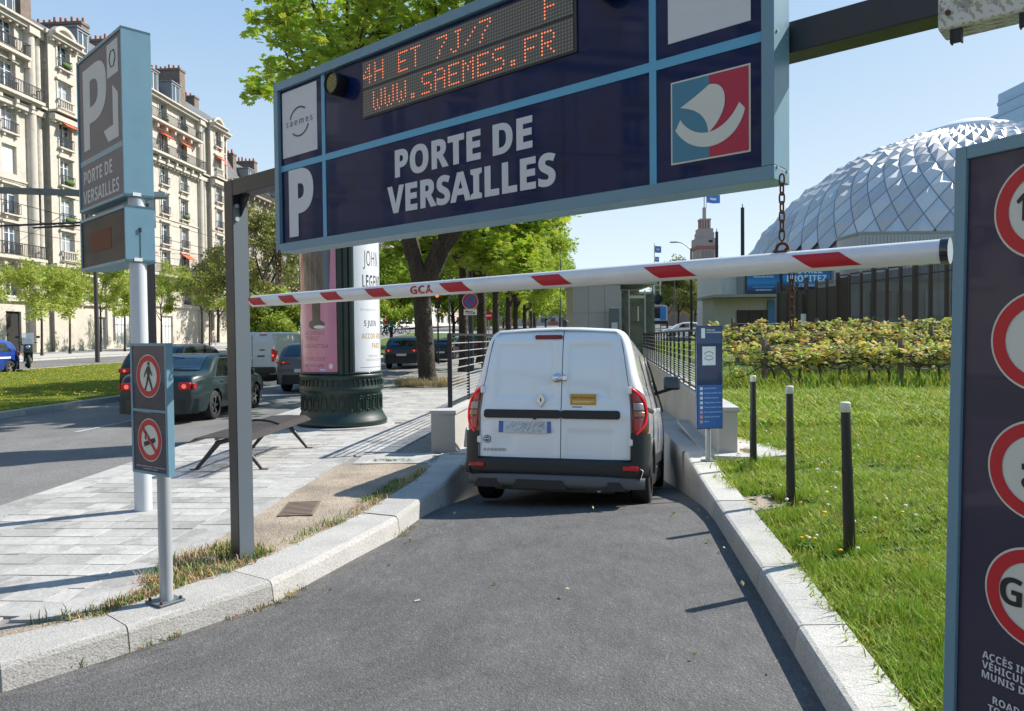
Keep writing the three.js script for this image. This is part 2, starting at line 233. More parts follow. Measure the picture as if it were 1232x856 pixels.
const gr = (k, kb = 1) => { const m = M.granite.clone(); m.color = new THREE.Color(k, k, k * kb); return m; };
const graniteSet = [gr(1), gr(0.9), gr(1.1, 0.98), gr(0.97, 0.96)];
const KLi = [[-9, 1.75], [-4.55, 2.95], [-2.474, 3.554], [-2.09, 4.0], [-1.55, 4.74], [-1.3, 5.45], [-1.0, 6.42], [-0.72, 8.0], [-0.55, 9.9]];
const KLo = [[-9, 2.12], [-4.7, 3.28], [-2.68, 3.85], [-2.32, 4.24], [-1.85, 5.05], [-1.62, 5.68], [-1.32, 6.6], [-1.06, 8.05], [-0.9, 9.9]];
{ const L = polyLen(KLi), at0 = polyLen(KLi.slice(0, 4)) - 0.0, cuts = [0]; // joints where the photograph shows them
  const marks = [0.11, 0.22, 0.34, 0.46, 0.555]; for (const q of marks) cuts.push(q * at0 / L / 0.66); const j1 = at0 / L, j2 = polyLen(KLi.slice(0, 5)) / L, j3 = polyLen(KLi.slice(0, 7)) / L; const c = cuts.filter((x) => x < j1 - 0.04);
  c.push(j1, j2, j3, lerp(j3, 1, 0.36), lerp(j3, 1, 0.7), 1);
  kerb('pavement_kerb', KLi, KLo, c, () => 0.14, (D) => laneH(D), graniteSet, 5); }
const KRi = [[xkr(-3), -3], [xkr(3), 3], [1.597, 4.752], [1.922, 7.412], [2.25, 9.8]], KRo = [[xkr(-3) + 0.27, -3], [1.618, 3.006], [1.862, 4.75], [2.21, 7.4], [2.54, 9.8]];
{ const c = []; for (let k = 0; k <= 13; k++) c.push(k / 13); kerb('lawn_kerb', KRi, KRo, c, () => 0.15, (D) => laneH(D), graniteSet, 9); }
// the ledges that go down beside the ramp
structure('ramp_ledge', [0, 1].flatMap((s) => { const n = 24, t = [], top = (D) => 0.15 - 0.045 * Math.max(0, D - 10); for (let k = 0; k < n; k++) { const D0 = lerp(9.8, 33, k / n), D1 = lerp(9.8, 33, (k + 1) / n), a = s ? xkr : (D) => XWL(D) - 0.05, b = s ? (D) => XWR(D) + 0.05 : xkl;
  const A = (D, f, y) => [f(D), y, -D]; t.push(...quad(A(D0, a, top(D0)), A(D0, b, top(D0)), A(D1, b, top(D1)), A(D1, a, top(D1)))); const e = s ? a : b; t.push(...quad(A(D0, e, laneH(D0) - 0.05), A(D1, e, laneH(D1) - 0.05), A(D1, e, top(D1)), A(D0, e, top(D0)))); }
  return [uvm(soup(t))]; }), M.concrete);
// boulevard kerbs, stone by stone where they can be told apart
function roadKerb(name, X, side, D0, D1, len, h, near) {
  const o = new THREE.Group(); o.name = numbered(name); scene.add(o); o.userData.kind = 'structure'; const far = [], r = rng(name.length * 7);
  for (let D = D0; D < D1; D += len) { const a = D + 0.008, b = D + len - 0.008, w = 0.16 * side, g = kerbStone([X(a), a], [X(a) + w, a], [X(b), b], [X(b) + w, b], landH(X(a), a) + h, landH(X(b), b) + h, [landH(X(a), a), landH(X(b), b)], r); D < near ? part(o, 'kerb_stone', g, graniteSet[Math.floor(r() * 4)]) : far.push(g); }
  if (far.length) stuff(part(o, 'kerb_stones_beyond', far, M.granite)); return o;
}
roadKerb('tram_lawn_kerb', XL, -1, 6, 110, 1.0, 0.15, 42);
roadKerb('pavement_edge_kerb', XR, 1, 3, 110, 1.0, 0.10, 30);
roadKerb('far_pavement_kerb', (D) => XL(D) - 15.2, -1, 20, 120, 1.6, 0.14, 20);
roadKerb('tram_lawn_far_kerb', (D) => XL(D) - 9.4, 1, 10, 120, 1.6, 0.17, 10);

// ---------------------------------------------------------------- pavement on the left: bed, pavers, border slabs, bare earth strip
const paveH = (x, D) => 0.14 + piece(baseH, D) * sstep(10, 25, D) - 0.006 * sstep(-3, -5, x);
const dirtEdge = [[3.4, -3.2], [4.0, -2.32], [4.25, -2.3], [5.0, -2.33], [6.3, -2.26], [7.6, -2.22], [9.6, -2.1], [10.4, -1.95]];
const kerbOuterX = (D) => piece(KLo.map(([x, d]) => [d, x]), D);
const dirtX = (D) => Math.min(piece(dirtEdge, D), kerbOuterX(D) - 0.01);
strip('pavement_bed', (D) => XR(D) + 0.15, (D) => D < 10.4 ? Math.min(kerbOuterX(D), -0.9) : XWL(D) - 0.25, 2.2, 60, 10, 110, (x, D) => paveH(x, D) - 0.016, surf(256, 0.8, (u, v) => { const k = 0.15 + 0.14 * fbm(N1, u, v, 16, 4); return [k, k * 0.95, k * 0.86]; }, null));
strip('earth_strip', (D) => dirtX(D), (D) => kerbOuterX(D) + 0.02, 4.02, 9.15, 14, 60, (x, D) => 0.124 + 0.02 * fbm(N1, x * 1.3, D * 1.3, 64, 3), M.dirt);
{
  const o = new THREE.Group(); o.name = 'pavement'; scene.add(o); o.userData.kind = 'structure';
  const tones = [0.84, 0.98, 1.06, 0.92, 1.12].map((k, i) => surf(256, 0.8, (u, v) => { const f = fbm(N1, u + i * 0.13, v, 6, 5), a = speck(u, v, 120, 20 + i), s = fbm(N3, u, v + i * 0.2, 3, 4); const q = 0.375 * k * (0.74 + 0.46 * f) * (a < 0.06 ? 0.78 : a > 0.96 ? 1.12 : 1) * (s > 0.64 ? 0.82 : 1); return [q * 1.0, q * 0.972, q * 0.915]; }, (u, v) => fbm(N2, u, v, 24, 4), { bumpScale: 0.004, roughness: 0.86 }));
  const rows = [], far = [], r = rng(77), rowD = 0.24, cs = new Map();
  const geo = (w, d, k) => { const key = w.toFixed(2) + k; if (!cs.has(key)) { const g = uvm(extr(poly([[-w / 2, -d / 2], [w / 2, -d / 2], [w / 2, d / 2], [-w / 2, d / 2]]), 0.03, 0.004, 1), k * 0.37, k * 0.71); g.rotateX(-Math.PI / 2); g.translate(0, -0.034, 0); cs.set(key, g); } return cs.get(key); };
  const slope = -0.05; let n = 0; const all = [];
  for (let i = 0; i < 84; i++) {
    let x = -7.2 + (r() * 0.5); const D0 = 2.9 + i * rowD;
    while (x < 0) {
      let w = 0.27 + Math.floor(r() * 4) * 0.06, xc = x + w / 2; const D = D0 + slope * (xc + 4); x += w + 0.009;
      const left = XR(D) + 0.5, right = D < 10.2 ? dirtX(D) - 0.36 : XWL(D) - 0.3 - (D < 15.2 ? 0.55 : 0);
      if (D < 2.6) continue; let a = Math.max(xc - w / 2, left), b = Math.min(xc + w / 2, right); if (b - a < 0.09) continue; if (right - b < 0.1) b = right; if (a - left < 0.1) a = left; w = Math.round((b - a) * 100) / 100; xc = (a + b) / 2;
      if (Math.hypot(xc + 3.05, D - 13.35) < 0.9) continue;
      all.push([w, xc, D, Math.floor(r() * 3), Math.floor(r() * 5), (r() - 0.5) * 0.0035, (r() - 0.5) * 0.008]);
    }
  }
  all.sort((a, b) => a[2] - b[2]);
  const inView = (x, D) => { const q = V(x, 0.14, -D).project(camera); return Math.abs(q.x) < 1.05 && q.y > -1.1; };
  const shown = all.filter((a) => inView(a[1], a[2])), rest = all.filter((a) => !inView(a[1], a[2]));
  shown.forEach(([w, x, D, k, t, dy, ry], i) => { if (i < 300) { const m = part(o, 'paver', geo(w, rowD - 0.017, k), tones[t]); m.position.set(x, paveH(x, D) + dy, -D); m.rotation.y = ry - Math.atan(-slope); } else rest.push([w, x, D, k, t, dy, ry]); });
  for (let t = 0; t < 5; t++) { const gs = rest.filter((a) => a[4] === t).map(([w, x, D, k, , dy]) => geo(w, rowD - 0.017, k).clone().rotateY(-Math.atan(-slope)).translate(x, paveH(x, D) + dy, -D)); if (gs.length) stuff(part(o, 'pavers_beyond', gs, tones[t])); }
  // long border slabs that follow the earth strip and the road edge
  for (const [ed, off, wd, D0, D1, len] of [[dirtX, -0.35, 0.335, 4.1, 10.2, 1.05], [(D) => XR(D) + 0.16, 0, 0.33, 3, 24, 0.9]])
    for (let D = D0; D < D1; D += len) { const a = D + 0.006, b = Math.min(D + len, D1) - 0.006, t = [], q = (d, s, y) => { const x = ed(d) + off + s * wd; return [x, paveH(x, d) + y, -d]; }; const n = 4, y = (r() - 0.5) * 0.004;
      for (let k = 0; k < n; k++) { const d0 = lerp(a, b, k / n), d1 = lerp(a, b, (k + 1) / n); t.push(...quad(q(d0, 0, y), q(d0, 1, y), q(d1, 1, y), q(d1, 0, y)), ...quad(q(d0, 0, y - 0.03), q(d0, 0, y), q(d1, 0, y), q(d1, 0, y - 0.03)), ...quad(q(d0, 1, y), q(d0, 1, y - 0.03), q(d1, 1, y - 0.03), q(d1, 1, y))); }
      t.push(...quad(q(a, 0, y - 0.03), q(a, 1, y - 0.03), q(a, 1, y), q(a, 0, y))); part(o, 'border_slab', uvm(soup(t), r() * 2, r() * 2), tones[Math.floor(r() * 5)]); }
  // slabs by the ramp wall
  for (const [x0, x1, D0, D1] of [[-1.98, -0.95, 9.16, 9.95], [-1.05, -0.58, 9.0, 9.95]]) part(o, 'slab', uvm(box(x1 - x0 - 0.012, 0.04, D1 - D0, (x0 + x1) / 2, 0.122, -(D0 + D1) / 2)), tones[2]);
}
// right: turf rising to the vine bank, and a small concrete path by the wall
const lawnH = (x, D) => 0.13 + sstep(23, 33, D) * 0.85 + 0.35 * sstep(33, 60, D) + 0.06 * (fbm(N1, x * 0.25 + 9, D * 0.25, 64, 3) - 0.5) * sstep(3, 6, D) - 0.05 * sstep(0.5, 0, x - xkr(D) - 0.27);
strip('lawn', (D) => D < 9.55 ? xkr(D) + 0.255 : XWR(D) + 0.2, c_(60), -6, 60, 60, 130, lawnH, M.turf);
structure('concrete_path', uvm(extr(poly([[2.5, -9.75], [2.55, -9.35], [3.05, -9.2], [3.62, -9.45], [3.3, -11.2], [3.45, -13.4], [2.95, -13.4]].map(([x, z]) => [x, -z])), 0.05)).rotateX(-Math.PI / 2).translate(0, 0.11, 0), M.concrete);
// bare patch in the turf near the second bollard
structure('bare_earth', (() => { const g = new THREE.CircleGeometry(0.36, 24); g.rotateX(-Math.PI / 2); const p = g.attributes.position, r = rng(4); for (let i = 1; i < p.count; i++) { const k = 0.75 + 0.5 * r(); p.setXYZ(i, p.getX(i) * k * 1.2, 0, p.getZ(i) * k * 1.5); } g.translate(2.36, lawnH(2.4, 7) + 0.012, -6.9); return uvm(g); })(), M.dirt);
// ---------------------------------------------------------------- leaves, grass, trees
const leafMat = (c, tr = 0.45) => new THREE.MeshPhysicalMaterial({ color: new THREE.Color().setRGB(...c), roughness: 0.75, transmission: tr, thickness: 0, side: THREE.DoubleSide, specularIntensity: 0.4 });
const L = { chestnut: leafMat([0.38, 0.50, 0.06], 0.6), young: leafMat([0.40, 0.49, 0.09], 0.58), olive: leafMat([0.25, 0.27, 0.07], 0.35), grass: leafMat([0.29, 0.41, 0.05], 0.42), dry: leafMat([0.42, 0.345, 0.18], 0.2), vine: leafMat([0.74, 0.66, 0.22], 0.4), weed: leafMat([0.09, 0.19, 0.022], 0.3), silver: leafMat([0.17, 0.23, 0.09], 0.3) };
function palmate(n, len, wid) { // a hand of leaflets, folded along their midribs and drooping
  const t = []; for (let k = 0; k < n; k++) { const a = (k - (n - 1) / 2) * (n > 5 ? 0.62 : 0.8), l = len * (1 - 0.13 * Math.abs(k - (n - 1) / 2)), c = Math.cos(a), s = Math.sin(a), q = (u, v, y) => [u * s + v * c, y, u * c - v * s]; const tip = q(l, 0, -0.30 * l), m0 = q(l * 0.6, 0, 0.02 * l), b = [0, 0, 0], lft = q(l * 0.62, -wid, -0.10 * l), rgt = q(l * 0.62, wid, -0.10 * l);
    t.push(b, tip, lft, b, rgt, tip); } return soup(t);
}
function spray(n, size, seed) { const r = rng(seed), t = []; for (let k = 0; k < n; k++) { const o = V(r() - 0.5, r() - 0.5, r() - 0.5).multiplyScalar(size * 2.2), d = V(r() - 0.5, r() - 0.7, r() - 0.5).normalize(), u = V(r() - 0.5, r() - 0.5, r() - 0.5).cross(d).normalize(), l = size * (0.6 + 0.6 * r()), w = l * 0.36, p = (a, b, y = 0) => o.clone().addScaledVector(d, a).addScaledVector(u, b).add(V(0, y, 0)).toArray(); t.push(p(0, 0), p(l * 0.55, w, 0.1 * l), p(l, 0), p(0, 0), p(l, 0), p(l * 0.55, -w, 0.1 * l)); } return soup(t); }
const leafGeo = { chestnut: palmate(6, 0.20, 0.042), young: spray(5, 0.16, 3), big: spray(7, 0.20, 8), olive: spray(9, 0.16, 5), vine: palmate(4, 0.075, 0.035) };
function scatter(parent, name, geo, m, list, kind) { // list of [pos, scale, tint]
  const im = new THREE.InstancedMesh(geo, m, list.length), q = new THREE.Quaternion(), e = new THREE.Euler(), M4 = new THREE.Matrix4(), c = new THREE.Color();
  list.forEach(([p, s, rot, tint], i) => { e.set(...rot); M4.compose(p, q.setFromEuler(e), typeof s === 'number' ? V(s, s, s) : s); im.setMatrixAt(i, M4); if (tint) im.setColorAt(i, c.setRGB(...tint)); });
  im.name = parent === scene ? numbered(name) : name; im.castShadow = im.receiveShadow = true; parent.add(im); if (kind) im.userData.kind = kind; return im;
}
// the same copies as one real mesh, their tints as vertex colours
function spread(geo, list) {
  const g = geo.index ? geo.toNonIndexed() : geo, n = g.attributes.position.count, P_ = g.attributes.position, N_ = g.attributes.normal, p = new Float32Array(n * list.length * 3), nn = new Float32Array(p.length), c = new Float32Array(p.length), q = new THREE.Quaternion(), e = new THREE.Euler(), v = V();
  list.forEach(([o, s, rot, t], i) => { q.setFromEuler(e.set(...rot)); for (let k = 0; k < n; k++) { const j = (i * n + k) * 3; v.fromBufferAttribute(P_, k); typeof s === 'number' ? v.multiplyScalar(s) : v.multiply(s); v.applyQuaternion(q).add(o).toArray(p, j); v.fromBufferAttribute(N_, k).applyQuaternion(q).toArray(nn, j); c[j] = t ? t[0] : 1; c[j + 1] = t ? t[1] : 1; c[j + 2] = t ? t[2] : 1; } });
  const r = new THREE.BufferGeometry(); r.setAttribute('position', new THREE.BufferAttribute(p, 3)); r.setAttribute('normal', new THREE.BufferAttribute(nn, 3)); r.setAttribute('color', new THREE.BufferAttribute(c, 3)); return r;
}
const LC = {}; for (const k in L) { LC[k] = L[k].clone(); LC[k].vertexColors = true; }
function skeleton(r, base, o) { // branching limbs -> {geo, tips}
  const segs = [], tips = [];
  const grow = (p, d, len, rad, dep) => {
    const n = dep > 2 ? 4 : 3; let q = p.clone(), dir = d.clone();
    for (let k = 0; k < n; k++) { dir.add(V(r() - 0.5, (r() - 0.5) * 0.5 + (dep > 1 ? o.up ?? 0.04 : o.droop ?? -0.05), r() - 0.5).multiplyScalar(o.wob ?? 0.28)).normalize(); const e = q.clone().addScaledVector(dir, len / n), r1 = rad * (1 - (k + 1) / n * 0.38); segs.push([q, e, rad * (1 - k / n * 0.38), r1]); if (dep <= (o.leafFrom ?? 1)) tips.push([e, dep]); q = e;
      if (dep > 0 && k > 0 && k < n - 1 && r() < 0.5) side(q, dir, len * 0.62, r1 * 0.5, dep - 1); }
    if (dep <= 0) return; const kids = dep > 2 ? 3 : 2 + (r() < 0.5 ? 1 : 0); for (let k = 0; k < kids; k++) side(q, dir, len * (0.66 + 0.22 * r()), rad * 0.62 * (0.62 + 0.3 * r()), dep - 1, k / kids * 6.28 + r());
  };
  const side = (q, dir, len, rad, dep, az = r() * 6.28) => { const u = V(r() - 0.5, r() - 0.5, r() - 0.5).cross(dir).normalize(), w = V().crossVectors(dir, u), a = (o.spread ?? 0.62) * (0.7 + 0.6 * r()), nd = dir.clone().multiplyScalar(Math.cos(a)).addScaledVector(u, Math.sin(a) * Math.cos(az)).addScaledVector(w, Math.sin(a) * Math.sin(az)); grow(q, nd, len, Math.max(rad, 0.008), dep); };
  for (const [p, d, len, rad, dep] of base) grow(p, d.clone().normalize(), len, rad, dep);
  return { segs, tips };
}
const limbs = (segs, min = 0) => uvm(merge(segs.filter((s) => s[2] > min).map(([a, b, ra, rb]) => rod(a.toArray(), b.clone().addScaledVector(b.clone().sub(a), 0.04).toArray(), ra, ra > 0.08 ? 10 : ra > 0.03 ? 5 : 3, rb))));
function tree(name, label, x, z, y0, { seed, trunk, kids, leaf, lm, perTip, sig, size, tint = 0.35, o = {}, group, extra, keep }) {
  const t = thing(name, label, 'tree', [x, y0, z], 0, group), r = rng(seed), base = [];
  const tr = trunk, sk = skeleton(r, kids, o); if (keep) sk.segs = sk.segs.filter((s) => s[2] > 0.07 || keep(s[1])); if (extra) sk.tips.push(...extra);
  const tg = tr.map(([a, b, ra, rb]) => rod(a, b, ra, 14, rb)), flare = rod([0, -0.2, 0], [0, 0.45, 0], tr[0][2] * 1.5, 14, tr[0][2] * 0.98);
  part(t, 'trunk', uvm(merge([flare, ...tg])), M.bark); part(t, 'branches', limbs(sk.segs), M.bark);
  const list = [], g = () => (r() + r() + r() - 1.5) * 1.15;
  for (const [p, dep] of sk.tips) for (let k = 0; k < perTip; k++) { const q = p.clone().add(V(g() * sig, g() * sig * 0.75, g() * sig)); if (keep && !keep(q)) continue; const b = 1 - tint / 2 + tint * r(), w = r(); list.push([q, size * (0.65 + 0.7 * r()), [(r() - 0.5) * 1.3, r() * 6.28, (r() - 0.5) * 1.3], [b * (0.86 + 0.34 * w), b, b * (0.75 + 0.4 * r())]]); }
  part(t, 'crown', spread(leafGeo[leaf], list), LC[lm]); return t;
}
// grass: one blade tuft, scattered thickly near the kerb and thinly toward the vines
function tuft(n, h, spread, seed) { const r = rng(seed), t = []; for (let k = 0; k < n; k++) { const a = r() * 6.28, d = r() * spread, x = Math.cos(a) * d, z = Math.sin(a) * d, b = r() * 6.28, hh = h * (0.5 + 0.7 * r()), w = 0.0022 + 0.0022 * r(), bx = Math.cos(b), bz = Math.sin(b), l = hh * (0.25 + 0.75 * r()); const p = (s, y, o) => [x + bx * o - bz * s, y, z + bz * o + bx * s]; t.push(p(-w, 0, 0), p(w, 0, 0), p(w * 0.8, hh * 0.6, l * 0.3), p(-w, 0, 0), p(w * 0.8, hh * 0.6, l * 0.3), p(-w * 0.8, hh * 0.6, l * 0.3), p(-w * 0.8, hh * 0.6, l * 0.3), p(w * 0.8, hh * 0.6, l * 0.3), p(0, hh * 0.92, l)); } return soup(t); }
const tufts = [tuft(13, 0.050, 0.075, 1), tuft(13, 0.066, 0.085, 2), tuft(15, 0.034, 0.09, 3)];
// ---------------------------------------------------------------- ramp walls, railings, entrance kiosk
{
  const wall = (lab, X, th, D0, D1, top, s) => { const o = thing('ramp_wall', lab, 'wall'); const n = 12, gs = []; for (let k = 0; k < n; k++) { const a = lerp(D0, D1, k / n), b = lerp(D0, D1, (k + 1) / n), t = []; const xa = X(a), xb = X(b), q = (x, y, D) => [x, y, -D], f0 = -4.6; t.push(...quad(q(xa, f0, a), q(xb, f0, b), q(xb, top, b), q(xa, top, a)), ...quad(q(xb + s * th, f0, b), q(xa + s * th, f0, a), q(xa + s * th, top, a), q(xb + s * th, top, b))); if (k === 0) t.push(...quad(q(xa, f0, a), q(xa, top, a), q(xa + s * th, top, a), q(xa + s * th, f0, a))); gs.push(soup(t)); }
    part(o, 'wall_face', uvm(merge(gs)), M.render); const cp = []; for (let D = D0 - 0.02; D < D1; D += 2) { const e = Math.min(D + 1.992, D1); cp.push([D, e]); } for (const [a, b] of cp) part(o, 'coping', uvm(beam([X(a) + s * th / 2, top + 0.022, -a], [X(b) + s * th / 2, top + 0.022, -b], Math.abs(th) + 0.04, 0.044)), M.concrete); return o; };
  wall('pale rendered wall on the left side of the ramp with a square end pier', XWL, -0.32, 9.98, 33, 0.66, 1); wall('pale rendered wall on the right side of the ramp, its end beside the blue sign', XWR, 0.24, 9.6, 33, 0.70, 1);
  { const o = thing('ramp_portal', 'concrete portal over the dark tunnel mouth at the foot of the ramp', 'portal'); const D = 33, a = XWL(D) - 0.4, b = XWR(D) + 0.4, m = (a + b) / 2; part(o, 'lintel', uvm(box(b - a, 2.0, 0.5, m, -0.3, -D - 0.25)), M.concrete); part(o, 'tunnel', [box(b - a, 4, 0.1, m, -3, -D - 9), box(0.2, 5, 9, a + 0.1, -2.8, -D - 4.7), box(0.2, 5, 9, b - 0.1, -2.8, -D - 4.7), box(b - a, 0.1, 9, m, -0.9, -D - 4.9), box(b - a, 0.1, 9, m, laneH(D) - 0.35, -D - 4.8)], M.render); }
  const railing = (lab, X, D0, D1, y0, step, first) => { const o = thing('railing', lab, 'railing'); const P0 = (D, y) => [X(D), y, -D], top = y0 + 1.02, ys = []; for (let k = 0; k < 5; k++) ys.push(top - 0.12 * (k + 1) + 0.0); let y = top - 0.60; while (y > y0 + 0.08) { y -= 0.046; ys.push(y); }
    part(o, 'top_rail', beam(P0(D0, top), P0(D1, top), 0.05, 0.035), P.black); part(o, 'bottom_rail', beam(P0(D0, y0 + 0.05), P0(D1, y0 + 0.05), 0.03, 0.03), P.black);
    for (const yy of ys) part(o, 'bar', beam(P0(D0, yy), P0(D1, yy), 0.016, 0.013), P.galv);
    let i = 0; for (let D = D0; D <= D1 + 0.01; D += step, i++) part(o, 'post', box(i ? 0.045 : 0.06, 1.03, i ? 0.014 : 0.03, X(D), y0 + 0.515, -D, 0, Math.atan(0.13) * -1 + Math.PI / 2 * 0, 0), P.black); return o; };
  railing('dark railing of horizontal bars on the left ramp wall, behind the van', (D) => XWL(D) - 0.15, 10.4, 32, 0.70, 1.35); railing('dark railing of horizontal bars on the right ramp wall, running behind the blue sign', (D) => XWR(D) + 0.06, 10.45, 32.4, 0.74, 1.05);
}
{ // kiosk at the head of the tunnel
  const D = 33.4, s = FOCAL / D, X = (p) => (p - 616) / s, o = thing('entrance_kiosk', 'flat roofed pale grey kiosk with a green glass lobby beyond the ramp', 'kiosk', [0, 0.2, -D]);
  const xa = X(690), xb = X(747), xc = X(788), h = 4.25, met = mat([0.36, 0.355, 0.34], 0.55);
  for (const [a, b] of [[xa, X(708)], [X(708) + 0.012, X(728)], [X(728) + 0.012, xb]]) for (const [c, d] of [[-0.4, 2.5], [2.512, h - 0.5]]) part(o, 'cladding_panel', box(b - a, d - c, 0.06, (a + b) / 2, (c + d) / 2, 0), met);
  part(o, 'roof', [box(xc - xa + 0.2, 0.5, 4.2, (xa + xc) / 2, h - 0.24, -2.0), box(xc - xa + 0.3, 0.06, 4.3, (xa + xc) / 2, h + 0.03, -2.0)], met);
  part(o, 'side_wall', [box(0.06, h - 0.1, 4, xa + 0.03, (h - 0.9) / 2, -2.05), box(xc - xa, h - 0.1, 0.06, (xa + xc) / 2, (h - 0.9) / 2, -4)], met); part(o, 'inner_wall', box(0.1, h - 0.5, 3.9, xb - 0.05, (h - 0.9) / 2, -2), mat([0.17, 0.20, 0.17], 0.6));
  const gl = new THREE.MeshPhysicalMaterial({ color: new THREE.Color().setRGB(0.33, 0.42, 0.36), transmission: 0.85, thickness: 0, roughness: 0.03 });
  for (const [a, b] of [[xb + 0.02, X(757)], [X(757) + 0.03, X(776)], [X(776) + 0.03, xc]]) part(o, 'glass_pane', box(b - a, h - 0.75, 0.02, (a + b) / 2, (h - 0.95) / 2 - 0.05, -0.02), gl);
  part(o, 'glass_pane', box(0.02, h - 0.75, 3.8, xc - 0.01, (h - 0.95) / 2 - 0.05, -1.95), gl);
  part(o, 'mullion', [xb, X(757), X(776)].map((x) => box(0.05, h - 0.6, 0.05, x + 0.015, (h - 0.9) / 2, 0.0)), mat([0.42, 0.43, 0.36], 0.4)); part(o, 'door_head', box(X(776) - X(757), 0.12, 0.05, (X(757) + X(776)) / 2, 3.2, 0.012), mat([0.5, 0.48, 0.3], 0.4)); part(o, 'door_handle', box(0.06, 0.65, 0.05, X(768), 2.45, 0.05), mat([0.55, 0.5, 0.32], 0.35));
  const t = solo('intercom_post', [rbox(0.42, 1.9, 0.2, 0, 0.95, 0, 0.02)], P.greySteel, 'dark intercom terminal with pale lower panel before the kiosk', 'terminal'); t.position.set(X(737.5), 1.0, -D + 0.5); part(t, 'screen', box(0.26, 0.42, 0.01, 0, 1.05, 0.106), mat([0.5, 0.52, 0.52], 0.5)); part(t, 'top_band', box(0.44, 0.03, 0.22, 0, 1.9, 0), mat([0.6, 0.58, 0.5], 0.5));
}
// ---------------------------------------------------------------- the stone fronts across the boulevard; local x runs away along the street, z points to it
const FR = Math.atan2(1, 0.08), frontAt = (D) => [-36 + 0.08 * (D - 60), D];
const B = { pane: new THREE.MeshPhysicalMaterial({ color: new THREE.Color().setRGB(0.05, 0.075, 0.10), roughness: 0.08, clearcoat: 1, clearcoatRoughness: 0.03 }), paneLight: gloss([0.34, 0.38, 0.42], 1, 0.3), frame: mat([0.70, 0.69, 0.66], 0.5), iron: mat([0.02, 0.022, 0.026], 0.6), awn: mat([0.62, 0.10, 0.035], 0.8), dark: mat([0.02, 0.02, 0.02], 0.9), zinc: mat([0.24, 0.26, 0.28], 0.5, 0.2), pot: mat([0.42, 0.14, 0.07], 0.85), plant: mat([0.07, 0.13, 0.025], 0.9), brown: mat([0.06, 0.035, 0.025], 0.6), shopWhite: mat([0.66, 0.66, 0.64], 0.5) };
const tinted = (k, a = 1, b = 1) => { const m = M.limestone.clone(); m.color = new THREE.Color(k, k * a, k * b); return m; };
function frontBuilding(name, label, Da, Db, spec) {
  const [x0] = frontAt(Da), len = (Db - Da) * Math.hypot(1, 0.08), y0 = landH(-33, (Da + Db) / 2) + 0.1;
  const o = thing(name, label, 'building', [x0, y0, -Da], FR), r = rng(spec.seed), st = spec.stone ?? tinted(1), ht = spec.h, fl = spec.floors;
  // the front is a slab pierced by its windows; bays stand forward of it
  const holes = [], trim = [], wins = [], bays = spec.bays ?? [];
  const inBay = (x) => bays.find((b) => x > b[0] && x < b[1]);
  for (const [x, kind] of spec.cols) fl.forEach(([yc, w, h, opt], i) => { if (kind === 'door' && i === 0) { wins.push([x, 1.55, 1.5, 3.1, i, 'door']); holes.push([x - 0.75, 0.01, 1.5, 3.1, inBay(x)]); return; } if (i === 0 && spec.shop) return; const ww = w * (kind === 'small' ? 0.7 : 1); wins.push([x, yc, ww, h, i, opt]); holes.push([x - ww / 2, yc - h / 2, ww, h, inBay(x)]); });
  if (spec.shop) for (const [a, b, k] of spec.shop) { wins.push([(a + b) / 2, 1.55, b - a, 2.8, 0, k]); holes.push([a, 0.15, b - a, 2.8, null]); }
  const rc = ([x, y, w, h]) => [[x, y], [x + w, y], [x + w, y + h], [x, y + h]], slab = (a, b, top, z, hs) => extr(poly([[a, -0.6], [b, -0.6], [b, top], [a, top]], hs.map(rc)), 0.45).translate(0, 0, z - 0.45);
  const edges = [0, ...bays.flatMap((b) => [b[0], b[1]]), len], bodies = [];
  for (let k = 0; k + 1 < edges.length; k++) { const a = edges[k], b = edges[k + 1], bay = bays.find((q) => q[0] === a && q[1] === b), z = bay ? 0.75 : 0, hs = holes.filter((h) => h[0] > a && h[0] + h[2] < b); if (b - a < 0.05) continue;
    if (bay && bay[2]) { const c = new THREE.Shape(), rr = (b - a) / 2; bodies.push(T(new THREE.CylinderGeometry(rr, rr, ht + 1.2, 24, 1, false, -Math.PI / 2, Math.PI), (a + b) / 2, (ht + 1.2) / 2, 0.0)); } else { bodies.push(slab(a, b, bay ? ht + 0.15 : ht, z, hs)); if (bay) bodies.push(box(0.4, ht + 0.72, 0.8, a + 0.2, (ht - 0.48) / 2, 0.32), box(0.4, ht + 0.72, 0.8, b - 0.2, (ht - 0.48) / 2, 0.32)); } }
  part(o, 'wall', uvm(merge(bodies), r() * 5), st);
  part(o, 'core', box(len - 0.02, ht - 0.1, 11, len / 2, ht / 2 - 0.4, -6.0), B.dark);
  for (const x of [0.15, len - 0.15]) part(o, 'end_wall', uvm(box(0.3, ht + 0.6, 12, x, ht / 2 - 0.3, -6.47)), st);
  // mouldings
  const band = (y, h, d, a = 0, b = len) => { for (let k = 0; k + 1 < edges.length; k++) { const p = Math.max(edges[k], a), q = Math.min(edges[k + 1], b), bay = bays.find((w) => w[0] === edges[k] && w[1] === edges[k + 1]); if (q - p < 0.2 || (bay && bay[2])) continue; trim.push(box(q - p + 0.02, h, d, (p + q) / 2, y, (bay ? 0.75 : 0) + d / 2 - 0.02)); } };
  for (const [y, h, d] of spec.bands) band(y, h, d);
  for (const [a, b, rd] of bays) if (rd) for (const [y, h, d] of spec.bands) trim.push(T(new THREE.CylinderGeometry((b - a) / 2 + d * 0.7, (b - a) / 2 + d * 0.7, h, 24, 1, false, -Math.PI / 2, Math.PI), (a + b) / 2, y, 0));
  for (const [y, sp] of spec.dentils ?? []) for (let x = 0.3; x < len; x += sp) { const b = inBay(x); if (b && b[2]) continue; trim.push(box(0.2, 0.24, 0.34, x, y, (b ? 0.75 : 0) + 0.17)); }
